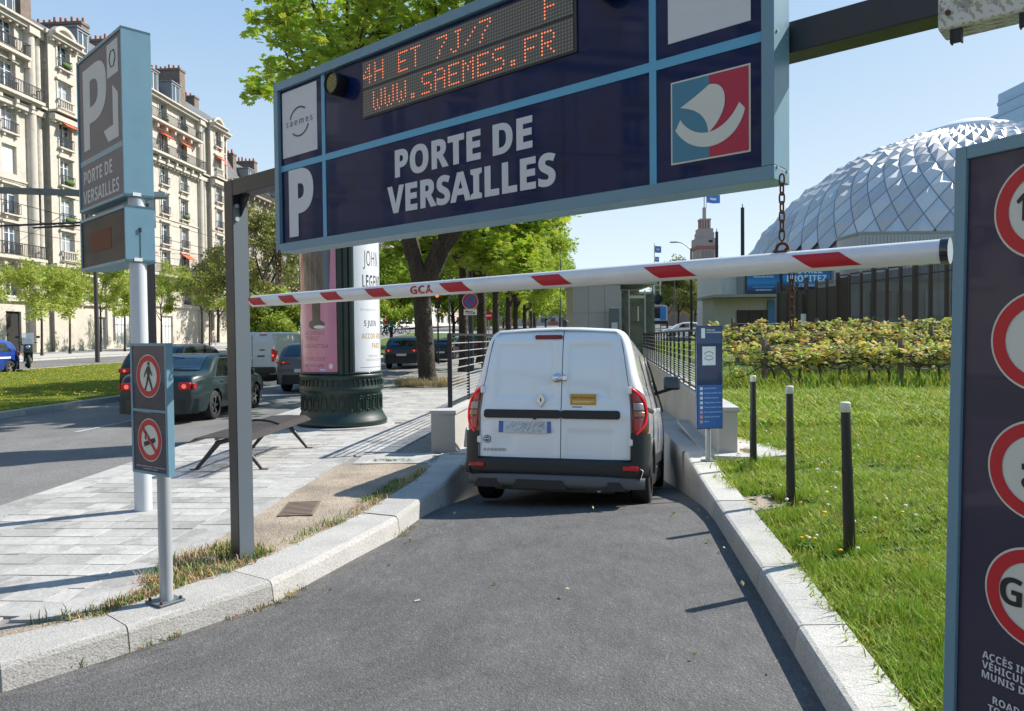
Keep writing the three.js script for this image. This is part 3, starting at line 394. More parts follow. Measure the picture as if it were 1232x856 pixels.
  for (const [x, rad] of spec.pilasters ?? []) trim.push(cyl(rad, rad, ht - 4.6, x, 4.2 + (ht - 4.6) / 2, 0.05, 14), box(rad * 2.6, 0.5, rad * 2, x, ht - 0.4, 0.2), box(rad * 3, 4.4, rad * 2.2, x, 2.0, 0.1));
  for (const [a, b, rd] of bays) if (!rd) { const c = (a + b) / 2, R = (b - a) / 2 * 0.92; const s = new THREE.Shape(); s.absarc(0, 0, R, 0.45, Math.PI - 0.45); const h = new THREE.Path(); h.absarc(0, 0, R * 0.82, Math.PI - 0.45, 0.45, true); const gsh = new THREE.Shape([...s.getPoints(20), ...h.getPoints(20)]); trim.push(extr(gsh, 0.45).translate(c, ht + 0.15 - R * 0.45, 0.62)); const g2 = new THREE.Shape(); g2.absarc(0, 0, R * 0.83, 0.45, Math.PI - 0.45); trim.push(extr(g2, 0.3).translate(c, ht + 0.15 - R * 0.45, 0.5)); trim.push(box(b - a + 0.5, 0.3, 1.2, c, ht + 0.08, 0.25)); }
  // windows
  for (const [x, yc, w, h, i, opt] of wins) {
    const b = inBay(x), zf = b ? 0.75 : 0, z = zf - 0.26; if (b && b[2] && opt !== 'door') {}
    const zz = b && b[2] ? Math.sqrt(Math.max(0, ((b[1] - b[0]) / 2) ** 2 - (x - (b[0] + b[1]) / 2) ** 2)) - 0.02 : z, face = b && b[2] ? zz + 0.06 : zf;
    if (opt === 'door') { const d = part(o, 'door', box(w, h, 0.08, x, h / 2 + 0.01, z + 0.05), B.dark); continue; }
    if (opt === 'cafe') { part(o, 'shop_front', box(w, h, 0.06, x, yc, z + 0.05), B.dark); part(o, 'awning', beam([x - w / 2, yc + 0.95, zf + 0.75], [x + w / 2, yc + 0.95, zf + 0.75], 1.5, 0.05).translate(0, 0.2, 0), B.awn); continue; }
    if (i > 1 && r() < 0.07) { const sh = part(o, 'roller_shutter', box(w, h, 0.06, x, yc, zz), B.shopWhite); part(sh, 'slats', Array.from({ length: 9 }, (_, k) => box(w, 0.02, 0.02, x, yc - h / 2 + h * (k + 0.5) / 9, zz + 0.035)), B.frame); continue; }
    if (opt === 'white') { const f = part(o, 'shop_front', box(w, h, 0.06, x, yc, z + 0.05), B.shopWhite); for (let k = 1; k < 4; k++) part(f, 'glazing_bar', box(0.05, h, 0.03, x - w / 2 + w * k / 4, yc, z + 0.09), B.zinc); part(f, 'glazing_bar', box(w, 0.05, 0.03, x, yc + 0.4, z + 0.1), B.zinc); continue; }
    const f = part(o, 'window', [box(w, 0.09, 0.09, x, yc + h / 2 - 0.045, zz), box(w, 0.09, 0.09, x, yc - h / 2 + 0.045, zz), box(0.09, h - 0.18, 0.09, x - w / 2 + 0.045, yc, zz), box(0.09, h - 0.18, 0.09, x + w / 2 - 0.045, yc, zz), box(0.13, h - 0.18, 0.085, x, yc, zz + 0.01), box(w - 0.18, 0.05, 0.07, x, yc + h * 0.22, zz - 0.005)], B.frame);
    part(f, 'pane', box(w - 0.14, h - 0.14, 0.03, x, yc, zz - 0.015), r() < 0.25 ? B.paneLight : B.pane);
    if (r() < 0.6 && i > 0) part(f, 'curtain', [box(w * 0.16, h - 0.2, 0.012, x - w * 0.36, yc, zz + 0.008), ...(r() < 0.6 ? [box(w * 0.14, h - 0.2, 0.012, x + w * 0.36, yc, zz + 0.008)] : [])], B.paneLight);
    const tr = [box(w + 0.5, 0.16, 0.2, x, yc + h / 2 + 0.18, face + 0.08), box(w + 0.4, 0.12, 0.3, x, yc - h / 2 - 0.07, face + 0.12), box(0.14, 0.26, 0.22, x - w * 0.42, yc - h / 2 - 0.24, face + 0.08), box(0.14, 0.26, 0.22, x + w * 0.42, yc - h / 2 - 0.24, face + 0.08), box(0.16, h + 0.1, 0.07, x - w / 2 - 0.1, yc, face + 0.02), box(0.16, h + 0.1, 0.07, x + w / 2 + 0.1, yc, face + 0.02)];
    trim.push(...tr);
    const stone = (b && (i === 2 || i === 6));
    if (i > 0) { const rw = w + 0.1, rl = [], zr = face + 0.2, yb = yc - h / 2; if (stone) { for (let k = 0; k < 6; k++) rl.push(cyl(0.07, 0.07, 0.6, x - rw / 2 + rw * (k + 0.5) / 6, yb + 0.32, zr, 8)); rl.push(box(rw + 0.2, 0.12, 0.22, x, yb + 0.68, zr), box(rw + 0.2, 0.1, 0.26, x, yb, zr)); part(o, 'balustrade', rl, st); }
      else { rl.push(box(rw, 0.05, 0.05, x, yb + 0.75, zr), box(rw, 0.035, 0.035, x, yb + 0.08, zr)); for (let k = 0; k <= 9; k++) rl.push(box(0.028, 0.7, 0.028, x - rw / 2 + rw * k / 9, yb + 0.4, zr)); for (const s of [-1, 1]) rl.push(box(0.035, 0.05, 0.25, x + s * rw / 2, yb + 0.75, zr - 0.12)); part(o, 'window_rail', rl, B.iron); } }
    if (r() < (spec.flowers ?? 0.2) && i > 2) part(o, 'window_box', T(new THREE.IcosahedronGeometry(0.32, 1).scale(w / 0.75, 0.7, 0.6), x, yc - h / 2 + 0.28, face + 0.3), B.plant);
    if (spec.awnings && spec.awnings(i, x, r())) part(o, 'awning', beam([x - w / 2 - 0.1, yc + h / 2 - 0.12, face + 0.5], [x + w / 2 + 0.1, yc + h / 2 - 0.12, face + 0.5], 0.06, 0.9).applyMatrix4(new THREE.Matrix4().makeTranslation(0, -(yc + h / 2 - 0.12), -(face + 0.5)).premultiply(new THREE.Matrix4().makeRotationX(-0.95)).premultiply(new THREE.Matrix4().makeTranslation(0, yc + h / 2 - 0.25, face + 0.45))), B.awn);
  }
  for (const x of spec.pipes ?? [0.5, len - 0.6]) part(o, 'drainpipe', [cyl(0.06, 0.06, ht - 1, x, ht / 2, 0.09, 8), ...[0.2, 0.4, 0.6, 0.8].map((t) => box(0.2, 0.06, 0.14, x, ht * t, 0.07))], B.zinc);
  // long balconies
  for (const [a, b, y, out] of spec.balconies ?? []) { const bal = part(o, 'balcony', uvm(merge([box(b - a, 0.22, out, (a + b) / 2, y, out / 2), ...Array.from({ length: Math.floor((b - a) / 1.6) + 1 }, (_, k) => box(0.28, 0.5, out * 0.75, a + 0.3 + k * 1.6, y - 0.35, out * 0.37))])), st); const rl = []; rl.push(box(b - a, 0.06, 0.05, (a + b) / 2, y + 1.05, out - 0.08), box(b - a, 0.04, 0.04, (a + b) / 2, y + 0.2, out - 0.08), box(0.05, 0.05, out, a + 0.03, y + 1.05, out / 2), box(0.05, 0.05, out, b - 0.03, y + 1.05, out / 2)); for (let x = a; x <= b; x += 0.16) rl.push(box(0.028, 0.9, 0.028, x, y + 0.6, out - 0.08)); for (let z = 0.1; z < out; z += 0.2) rl.push(box(0.028, 0.9, 0.028, a + 0.03, y + 0.6, z), box(0.028, 0.9, 0.028, b - 0.03, y + 0.6, z)); part(bal, 'iron_rail', rl, B.iron); }
  part(o, 'mouldings', uvm(merge(trim)), st);
  // mansard roof with dormers, chimney walls and their pots
  const rt = ht + (spec.roof ?? 3.2); const roof = part(o, 'roof', uvm(soup([...quad([0, ht, -0.5], [len, ht, -0.5], [len, rt, -2.0], [0, rt, -2.0]), ...quad([0, rt, -2.0], [len, rt, -2.0], [len, rt + 0.9, -6], [0, rt + 0.9, -6]), ...quad([0, rt + 0.9, -6], [len, rt + 0.9, -6], [len, ht, -12], [0, ht, -12]), [0, ht, -0.5], [0, rt, -2], [0, ht, -12], [0, rt, -2], [0, rt + 0.9, -6], [0, ht, -12], [len, rt, -2], [len, ht, -0.5], [len, ht, -12], [len, rt + 0.9, -6], [len, rt, -2], [len, ht, -12]])), M.slate);
  for (const [x, w] of spec.dormers ?? []) { const d = part(o, 'dormer', [box(w, 0.2, 1.6, x, ht + 2.3, -0.9), box(0.12, 2.0, 1.4, x - w / 2 + 0.06, ht + 1.2, -0.8), box(0.12, 2.0, 1.4, x + w / 2 - 0.06, ht + 1.2, -0.8), box(w + 0.3, 0.1, 1.8, x, ht + 2.45, -0.9)], B.zinc); part(d, 'pane', box(w - 0.24, 1.8, 0.05, x, ht + 1.25, -0.2), B.pane); part(d, 'sash', [box(0.1, 1.8, 0.06, x, ht + 1.25, -0.18), box(0.08, 1.8, 0.06, x - w / 2 + 0.16, ht + 1.25, -0.18), box(0.08, 1.8, 0.06, x + w / 2 - 0.16, ht + 1.25, -0.18)], B.frame); }
  for (const [x, top, zA, zB, wd] of spec.chimneys ?? []) { const c = part(o, 'chimney', uvm(merge([box(wd ?? 0.9, top - ht + 1, Math.abs(zB - zA), x, (top + ht - 1) / 2, (zA + zB) / 2), box((wd ?? 0.9) + 0.16, 0.22, Math.abs(zB - zA) + 0.16, x, top, (zA + zB) / 2)]), r() * 3), M.chimney); const ps = []; for (let z = zB + 0.3; z < zA - 0.2; z += 0.5) { const hh = 0.4 + 0.25 * r(); ps.push(cyl(0.15, 0.11, hh, x + (r() - 0.5) * 0.2, top + 0.1 + hh / 2, z, 8)); } part(c, 'chimney_pots', ps, B.pot); }
  return o;
}
const FL = [[2.2, 1.5, 2.4], [5.2, 1.4, 2.0], [8.35, 1.5, 2.2], [11.2, 1.45, 2.05], [14.2, 1.45, 2.05], [17.15, 1.45, 2.05], [20.2, 1.5, 2.1], [23.3, 1.4, 1.9]];
const bandsA = [[4.0, 0.3, 0.25], [6.8, 0.25, 0.35], [12.75, 0.12, 0.1], [18.25, 0.45, 0.5], [18.7, 0.15, 0.7], [24.45, 0.3, 0.5], [24.68, 0.16, 0.72]];
{ // nearest block in view: D 44..64.6
  const s = (D) => (D - 44) * 1.0032;
  frontBuilding('stone_apartment_house', 'cream stone apartment house with an arched bay, at the far left of the photo', 44, 66.2, { seed: 3, h: 24.6, roof: 2.0, floors: FL, cols: [[s(46.4)], [s(50.4)], [s(54.75), 'door'], [s(59.8)], [s(63.3)]], bays: [[s(58.05), s(61.5)]], pilasters: [[s(56.9), 0.42], [s(57.65), 0.3]], bands: bandsA, dentils: [[17.95, 0.7], [24.2, 0.7]], balconies: [[s(45), s(57.2), 6.95, 0.95], [s(45), s(57.4), 18.85, 0.95], [s(61.6), s(66), 18.85, 0.8], [s(45), s(56.5), 21.95, 0.6]], dormers: [[s(50), 1.6], [s(55), 1.7], [s(63.6), 1.5]], chimneys: [[s(57.6), 27.8, -0.6, -5.6, 1.1], [s(65.2), 28.2, -1.0, -8, 1.0], [s(45), 29, -1.4, -8, 1.0]], flowers: 0.35, awnings: (i, x, q) => (i > 1 && q < 0.14) || (i === 6 && x > s(62)) || (i === 2 && x > s(62)), shop: [[s(64.2), s(65.6), 'white']] });
}
{ const s = (D) => (D - 66.2) * 1.0032;
  frontBuilding('stone_apartment_house', 'cream stone apartment house with orange awnings and a rounded corner, behind the totem', 66.2, 89.5, { seed: 8, h: 24.7, roof: 2.4, floors: FL, cols: [[s(68.2)], [s(71.8)], [s(75.5)], [s(79.3)], [s(85.6)], [s(88.2), 'small']], bays: [[s(83.9), s(87.2)]], pilasters: [[s(82.6), 0.4], [s(83.4), 0.3]], bands: bandsA, dentils: [[17.95, 0.7]], balconies: [[s(67), s(82.4), 18.85, 0.95], [s(67), s(82.2), 22.0, 0.8], [s(70), s(82), 6.95, 0.9]], dormers: [[s(70), 1.6], [s(74.2), 1.7], [s(78.4), 1.7]], chimneys: [[s(73), 29.5, -1.4, -7, 1.0], [s(81.2), 29.5, -0.9, -6.6, 1.1], [s(87.3), 28.6, -2.5, -5, 1.0]], flowers: 0.2, awnings: (i, x, q) => (i === 6) || (i === 2 && q < 0.6), shop: [[s(66.8), s(69.4), 'white'], [s(70.6), s(73), 'white'], [s(74.3), s(76.6), 'white']] });
}
{ const L2 = FL, rest = [[89.6, 112, 18.6, 'brown stone apartment house beyond the rounded corner, seen under the gantry beam', 12, tinted(0.62, 0.93, 0.88)], [112, 142, 19, 'pale stone apartment house seen left of the advertising column', 15, tinted(0.95)], [142, 178, 22, 'cream stone apartment house seen between the column and the chestnut trunk', 18, tinted(1.05)], [178, 225, 24, 'long white apartment house at the far end of the boulevard', 21, tinted(1.25, 1.04, 1.12)], [225, 300, 24, 'far pale apartment house closing the boulevard behind the trees', 28, tinted(1.1)]];
  for (const [a, b, h, lab, seed, stone] of rest) { const len = (b - a) * 1.0032, cols = []; for (let x = 2.4; x < len - 1.5; x += 3.9) cols.push([x]); frontBuilding('stone_apartment_house', lab, a, b, { seed, h: h + 0.4, stone, floors: L2.filter((f) => f[0] + 1 < h), cols, bands: bandsA.filter((q) => q[0] < h - 1).concat([[h, 0.5, 0.5]]), balconies: [[1, len - 1, 6.95, 0.8], [1, len - 1, 18.0, 0.8]], dormers: [[len * 0.3, 1.6], [len * 0.7, 1.6]], chimneys: [[len * 0.22, h + 4.3, -1.4, -6], [len * 0.5, h + 4.8, -1.4, -5], [len - 0.6, h + 4.2, -1.4, -7]], flowers: 0.05, shop: a < 115 ? [[2, 7, 'cafe'], [9, 13, 'cafe']] : Array.from({ length: Math.floor((len - 5) / 6.6) }, (_, k) => [2 + k * 6.6, 7.4 + k * 6.6, k % 3 === 2 ? 'white' : 'cafe']) }); } }
{ const L0 = 70, cols = []; for (let x = 2.2; x < L0 - 1.5; x += 3.9) cols.push([x]); const o = frontBuilding('stone_apartment_house', 'long stone apartment house added unseen behind the camera to throw light back at the van', 0, L0, { seed: 44, h: 24, stone: tinted(0.85, 0.97, 0.94), floors: FL, cols, bands: bandsA.slice(0, 4), chimneys: [[20, 29, -1.4, -6]], pipes: [] }); o.position.set(42, 0, 46); o.rotation.y = Math.PI; structure('added_bounce_pavement', uvm(box(44, 0.08, 40, 6, -0.04, 25)), M.concrete); }  // unseen house and pale pavement, added to bounce sunlight onto the van
// the same row goes on toward and past the camera: what the glossy signs mirror
for (const [a, b, lab, seed, k] of [[20, 43.8, 'cream stone apartment house standing left of the frame, mirrored in the overhead sign', 31, 0.95], [-6, 19.8, 'brownish stone apartment house left of the camera, mirrored in the overhead sign', 33, 0.8], [-40, -6.2, 'stone apartment house behind the camera across the boulevard', 35, 0.85]]) { const len = b - a, cols = []; for (let x = 2.2; x < len - 1.5; x += 3.9) cols.push([x]); frontBuilding('stone_apartment_house', lab, a, b, { seed, h: 25, stone: tinted(k, 0.96, 0.92), floors: FL, cols, bands: bandsA, balconies: [[1, len - 1, 6.95, 0.8], [1, len - 1, 18.9, 0.8]], dormers: [[6, 1.6], [14, 1.6]], chimneys: [[9, 29, -1.4, -6], [len - 0.6, 29, -1.4, -7]], pilasters: [[4.15, 0.4], [15.85, 0.4]], shop: [[2, 7, 'white']] }); }
// ---------------------------------------------------------------- gantry over the lane: its frame runs along U from the far left post toward the right
const GK = 0.887, GA = V(-1.824 * GK, 0, -5.3 * GK), GU = V(0.757, 0, 0.653), GRY = Math.atan2(-GU.z, GU.x);     // local x along the gantry, local z toward the camera
const gpos = (u, y = 0, n = 0) => { const q = GA.clone().addScaledVector(GU, u).addScaledVector(V(-0.653, 0, 0.757), n); return [q.x, y, q.z]; };
{
  const o = thing('gantry', 'dark grey steel gantry with square post and beam carrying the overhead sign', 'gantry', gpos(-0.577, 0, -0.214), GRY);
  part(o, 'post', uvm(rbox(0.115, 2.78, 0.115, 0, 1.39, 0, 0.005)), P.anthracite);
  part(o, 'beam', uvm(rbox(4.96, 0.11, 0.115, 2.54, 2.724, 0, 0.005)), P.anthracite);
  part(o, 'lighter_side_face', uvm(box(0.002, 2.60, 0.109, 0.0592, 1.30, 0)), mat([0.125, 0.15, 0.175], 0.5));  // thin sheet that gives the right face of the post a lighter grey
  part(o, 'gusset', extr(poly([[0.058, 2.668], [0.058, 2.53], [0.18, 2.668]]), 0.012).translate(0, 0, -0.006), P.anthracite);
  for (const y of [2.60, 2.51]) part(o, 'bolt', cyl(0.016, 0.014, 0.012, 0.065, y, 0.03, 12, 0, 0, Math.PI / 2), P.galv);
  part(o, 'post', rbox(0.15, 2.78, 0.15, 5.075, 1.39, 0, 0.006), P.anthracite);
}
// ---------------------------------------------------------------- overhead sign
const hung = (o) => { o.scale.setScalar(GK); o.position.y = EYE * (1 - GK) + o.position.y * GK; return o; };   // sign, bar and chains are drawn at 1:0.887
{
  const o = thing('overhead_sign', 'long navy car park sign in a pale blue frame hung above the lane', 'sign', gpos(0, 0, 0), GRY); hung(o);
  const x0 = 0.295, x1 = 3.735, y0 = 2.27, y1 = 3.405, dp = 0.16, fz = 0.0, pz = -0.02;
  const fr = [rbox(x1 - x0, 0.055, dp, (x0 + x1) / 2, y0 + 0.0275, fz - dp / 2, 0.004), rbox(x1 - x0, 0.055, dp, (x0 + x1) / 2, y1 - 0.0275, fz - dp / 2, 0.004), rbox(0.05, y1 - y0 - 0.11, dp, x0 + 0.025, (y0 + y1) / 2, fz - dp / 2, 0.004), rbox(0.05, y1 - y0 - 0.11, dp, x1 - 0.025, (y0 + y1) / 2, fz - dp / 2, 0.004)];
  const fm = part(o, 'frame', uvm(merge(fr)), P.frameBlue);
  for (const y of [y0 + 0.05, y1 - 0.06, (y0 + y1) / 2]) for (const z of [fz - 0.03, fz - dp + 0.03]) part(fm, 'screw', cyl(0.006, 0.006, 0.006, x1 + 0.002, y, z, 10, 0, 0, Math.PI / 2), P.galv);
  part(o, 'back', box(x1 - x0 - 0.1, y1 - y0 - 0.11, 0.02, (x0 + x1) / 2, (y0 + y1) / 2, fz - dp + 0.02), P.frameBlue);
  const xa = 0.815, xb = 0.850, xc = 3.185, xd = 3.218, ya = 2.808, yb = 2.848, px = [[x0 + 0.05, xa], [xb, xc], [xd, x1 - 0.05]], py = [[y0 + 0.055, ya], [yb, y1 - 0.055]];
  for (const [a, b] of px) for (const [c, d] of py) part(o, 'panel', uvm(rbox(b - a, d - c, 0.02, (a + b) / 2, (c + d) / 2, pz - 0.014, 0.003)), P.navy);
  const dv = 0.012;
  for (const [a, b] of [[xa, xb], [xc, xd]]) part(o, 'divider', box(b - a, y1 - y0 - 0.11, dv, (a + b) / 2, (y0 + y1) / 2, pz - 0.006), P.lineBlue);
  for (const [a, b] of px) part(o, 'divider', box(b - a, yb - ya, dv, (a + b) / 2, (ya + yb) / 2, pz - 0.006), P.lineBlue);
  const Z = pz - 0.0025;
  const lab = (n, g, m) => part(o, n, g, m);
  const sheet = (x, y, w, h, z = Z) => new THREE.PlaneGeometry(w, h).translate(x + w / 2, y + h / 2, z);
  // left cells: company square, big P
  const sq = lab('logo_plate', sheet(0.368, 2.895, 0.395, 0.435), P.printWhite);
  const ink = mat([0.06, 0.065, 0.075], 0.5), cx = 0.566, cy = 3.11;
  part(sq, 'lettering', [text('s a e m e s', 0.042, cx, cy - 0.018, Z + 0.002, { align: 0.5, f: fontR, width: 0.30 })], ink);
  const arc = (a0, a1) => { const g = new THREE.RingGeometry(0.088, 0.099, 32, 1, a0, a1 - a0); g.scale(1.15, 1, 1); return g.translate(cx, cy, Z + 0.002); };
  part(sq, 'arc', [arc(0.9, 2.85)], ink); part(sq, 'arc', [arc(3.95, 5.95)], ink);
  lab('letter', text('P', 0.42, 0.43, 2.373, Z, { width: 0.28, fat: 0.012 }), P.printWhite);
  // text
  lab('lettering', [text('PORTE DE', 0.148, 1.515, 2.605, Z, { width: 1.02, fat: 0.004 })], P.printWhite);
  lab('lettering', [text('VERSAILLES', 0.148, 1.445, 2.404, Z, { width: 1.23, fat: 0.004 })], P.printWhite);
  // right cells: white square and the ship emblem
  lab('logo_plate', sheet(3.275, 2.903, 0.36, 0.40), P.printWhite);
  { const X = 3.287, Y = 2.395, S = 0.347, e = lab('emblem', sheet(X, Y, S, S * 0.99), P.cream), q = (x, y) => [X + S * x, Y + S * y];
    const teal = mat([0.045, 0.20, 0.30], 0.45), red = mat([0.42, 0.012, 0.05], 0.45);
    part(e, 'field', sheet(X + 0.007, Y + 0.007, S / 2 - 0.007, S * 0.99 - 0.014, Z + 0.002), teal); part(e, 'field', sheet(X + S / 2, Y + 0.007, S / 2 - 0.007, S * 0.99 - 0.014, Z + 0.002), red);
    const sail = new THREE.Shape(); sail.moveTo(...q(0.13, 0.66)); sail.quadraticCurveTo(...q(0.38, 0.78), ...q(0.50, 0.86)); sail.bezierCurveTo(...q(0.66, 0.86), ...q(0.72, 0.74), ...q(0.69, 0.58)); sail.quadraticCurveTo(...q(0.65, 0.42), ...q(0.49, 0.30)); sail.quadraticCurveTo(...q(0.48, 0.58), ...q(0.13, 0.66));
    const hull = new THREE.Shape(); hull.moveTo(...q(0.13, 0.52)); hull.bezierCurveTo(...q(0.30, 0.24), ...q(0.68, 0.22), ...q(0.87, 0.58)); hull.lineTo(...q(0.94, 0.50)); hull.bezierCurveTo(...q(0.84, 0.06), ...q(0.30, 0.02), ...q(0.065, 0.40)); hull.closePath();
    part(e, 'ship', [new THREE.ShapeGeometry(sail, 24), new THREE.ShapeGeometry(hull, 24)].map((g) => g.translate(0, 0, Z + 0.004)), P.cream); }
  // dot-matrix display: two lines of lamps behind a dark mesh
  const GL = { '4': '00010 00110 01010 10010 11111 00010 00010', H: '10001 10001 10001 11111 10001 10001 10001', E: '11111 10000 10000 11110 10000 10000 11111', T: '11111 00100 00100 00100 00100 00100 00100', '7': '11111 00001 00010 00100 01000 01000 10000', J: '00111 00010 00010 00010 00010 10010 01100', '/': '00000 00001 00010 00100 01000 10000 00000', F: '11111 10000 10000 11110 10000 10000 10000', W: '10001 10001 10001 10101 10101 10101 01010', '.': '00000 00000 00000 00000 00000 01100 01100', S: '01111 10000 10000 01110 00001 00001 11110', A: '01110 10001 10001 11111 10001 10001 10001', M: '10001 11011 10101 10101 10001 10001 10001', R: '11110 10001 10001 11110 10100 10010 10001' };
  const rows = 9, cols = 88, k = 10, line = (str, off, name, ybase) => {
    const lit = new Set(); let c = off; for (const ch of str) { const g = GL[ch]; if (g) g.split(' ').forEach((rw, j) => [...rw].forEach((b, i) => { if (b === '1') lit.add((c + i) + ',' + (j + 1)); })); c += 6; }
    const mk = (fn) => { const cv = document.createElement('canvas'); cv.width = cols * k; cv.height = rows * k; const x = cv.getContext('2d'); fn(x); const t = new THREE.CanvasTexture(cv); t.colorSpace = THREE.SRGBColorSpace; t.magFilter = THREE.LinearFilter; return t; };
    const dots = (x, pick) => { for (let j = 0; j < rows; j++) for (let i = 0; i < cols; i++) { const s = pick(i, j); if (s) { x.fillStyle = s; x.beginPath(); x.arc((i + 0.5) * k, (j + 0.5) * k, k * 0.30, 0, 7); x.fill(); } } };
    const base = mk((x) => { x.fillStyle = '#55524b'; x.fillRect(0, 0, cols * k, rows * k); dots(x, (i, j) => lit.has(i + ',' + j) ? '#d69a78' : '#85817a'); });
    const em = mk((x) => { x.fillStyle = '#000'; x.fillRect(0, 0, cols * k, rows * k); dots(x, (i, j) => lit.has(i + ',' + j) ? '#ff6a2c' : null); });
    const m = new THREE.MeshStandardMaterial({ map: base, emissiveMap: em, emissive: 0xffffff, emissiveIntensity: 0.85, roughness: 0.45 });
    part(disp, name, new THREE.PlaneGeometry(1.545, 0.152).translate(2.02, ybase + 0.076, Z + 0.010), m);
  };
  const disp = part(o, 'display', rbox(1.575, 0.338, 0.03, 2.022, 3.158, Z - 0.008, 0.004), mat([0.02, 0.022, 0.028], 0.35));
  line('4H ET 7J/7   F', 0, 'display_line', 3.166); line('WWW.SAEMES.FR', 5, 'display_line', 2.999);
  // warning lamps with hoods either side of the display
  for (const x of [1.03, 2.99]) { const s = part(o, 'warning_lamp', T(new THREE.LatheGeometry([[0.0, 0], [0.066, 0], [0.069, 0.085], [0.062, 0.085], [0.060, 0.02], [0, 0.02]].map((p) => new THREE.Vector2(...p)), 28), x, 3.235, Z, Math.PI / 2), P.black);
    const dm = []; for (let i = -4; i <= 4; i++) for (let j = -4; j <= 4; j++) { const a = (i + (j & 1) * 0.5) * 0.0125, b = j * 0.0115; if (Math.hypot(a, b) < 0.05) dm.push(new THREE.SphereGeometry(0.0052, 6, 4).translate(x + a, 3.235 + b, Z + 0.075)); }
    part(s, 'lens', [disc(x, 3.235, Z + 0.073, 0.059)], mat([0.16, 0.13, 0.05], 0.4)); part(s, 'lamp_beads', dm, mat([0.42, 0.36, 0.16], 0.3)); }
}
// ---------------------------------------------------------------- height limit bar on its chain
{
  const L0 = 0.0, L1 = 4.316, o = thing('height_bar', 'round white height limit bar with red slanted stripes hanging across the lane', 'height bar', gpos(0, 1.949, 0), GRY), R = 0.0405; hung(o);
  const paint = weathered(gloss([0.82, 0.82, 0.81], 0.7, 0.35), 0.05);
  part(o, 'tube', uvm(merge([cyl(R, R, L1 - 0.03, (L0 + L1) / 2, 0, 0, 40, 0, 0, Math.PI / 2), T(new THREE.SphereGeometry(R, 28, 12), 0.015, 0, 0)])), paint);
  part(o, 'end_cap', cyl(R + 0.003, R + 0.003, 0.025, L1 - 0.004, 0, 0, 32, 0, 0, Math.PI / 2), P.blackGloss);
  // stripes wrap the near side of the tube
  const wrap = (a, b, slant) => grid(10, 14, (u, v) => { const th = lerp(-0.78, 0.55, v), x = lerp(a, b, u) + slant * (0.5 - v), r = R + 0.0012; return [x, r * Math.sin(th), r * Math.cos(th)]; });
  for (const x of [0.10, 0.49, 0.965, 1.415, 2.05, 2.685, 3.307, 3.935]) part(o, 'stripe', wrap(x - 0.085, x + 0.085, 0.075), P.red);
  const bt = (str, x0, w) => { const g = text(str, 0.042, 0, 0, 0, { width: w }); const p = g.attributes.position; for (let i = 0; i < p.count; i++) { const th = (p.getY(i) - 0.026) / R, r = R + 0.0035; p.setXYZ(i, x0 + p.getX(i), r * Math.sin(th), r * Math.cos(th)); } g.computeVertexNormals(); return g; };
  part(o, 'lettering', bt('GCA', 1.705, 0.175), P.red);
  const ring = new THREE.TorusGeometry(0.022, 0.006, 8, 20); part(o, 'eye_ring', [ring.translate(3.766, R + 0.012, 0), box(0.05, 0.008, 0.03, 3.766, R + 0.002, 0)], P.rust);
  part(o, 'eye_ring', [new THREE.TorusGeometry(0.02, 0.005, 8, 16).translate(0.30, R + 0.012, 0)], P.rust);
  const link = () => { const p = []; for (let k = 0; k <= 16; k++) { const a = k / 16 * Math.PI * 2; p.push(V(0.0085 * Math.cos(a), 0.0165 * Math.sin(a) + 0.006 * Math.sign(Math.sin(a)), 0)); } return new THREE.TubeGeometry(new THREE.CatmullRomCurve3(p.slice(0, 16), true), 26, 0.0036, 6); }, lg = link();
  const chain = (name, label, u, ya, yb, n0) => { const c = hung(thing(name, label, 'chain', gpos(u * GK, 0, n0), GRY)); let i = 0; for (let y = ya; y > yb; y -= 0.0345, i++) { const m = part(c, 'link', lg, P.rust); m.position.y = y; m.rotation.y = i % 2 ? 1.25 : 0.25; } };
  chain('chain', 'rusty chain holding up the right end of the striped bar', 3.766, 2.262, 2.03, 0); chain('chain', 'thin rusty chain hanging loose below the striped bar', 3.79, 1.90, 1.70, -0.03); chain('chain', 'short rusty chain between the sign and the left end of the striped bar', 0.34, 2.262, 2.03, 0);
}
// ---------------------------------------------------------------- weathered lamp box on the gantry beam, at the top right
{
  const o = thing('lamp_box', 'weathered white square lamp box with round lens fixed to the gantry beam', 'lamp', gpos(4.435 * GK, 0, -0.12), GRY); hung(o);
  const dirty = surf(256, 0.3, (u, v) => { const f = fbm(N1, u, v, 4, 5), s = fbm(N3, u, v, 8, 4); const k = f > 0.6 ? 0.35 : 0.62; return [k * (s > 0.62 ? 0.6 : 1), k * (s > 0.62 ? 0.58 : 0.99), k * (s > 0.62 ? 0.45 : 0.9)]; }, null);
  part(o, 'housing', rbox(0.27, 0.30, 0.12, 0, 2.80, 0.15, 0.012), dirty);
  part(o, 'lens_ring', [T(new THREE.TorusGeometry(0.083, 0.009, 10, 32), 0, 2.81, 0.212), T(new THREE.TorusGeometry(0.07, 0.006, 10, 32), 0, 2.81, 0.216)], P.galv);
  part(o, 'lens', T(new THREE.SphereGeometry(0.075, 24, 10, 0, 6.283, 0, 1.2), 0, 2.81, 0.19, Math.PI / 2), mat([0.42, 0.42, 0.37], 0.3));
  for (const [x, y] of [[-0.105, 2.70], [0.105, 2.70], [-0.105, 2.9], [0.105, 2.9]]) part(o, 'screw', cyl(0.008, 0.008, 0.008, x, y, 0.213, 10, Math.PI / 2), P.rust);
  for (const x of [-0.085, 0.10]) part(o, 'bracket', [box(0.028, 0.05, 0.012, x, 2.632, 0.19), box(0.005, 0.05, 0.03, x - 0.014, 2.632, 0.185), box(0.005, 0.05, 0.03, x + 0.014, 2.632, 0.185)], P.black);
}
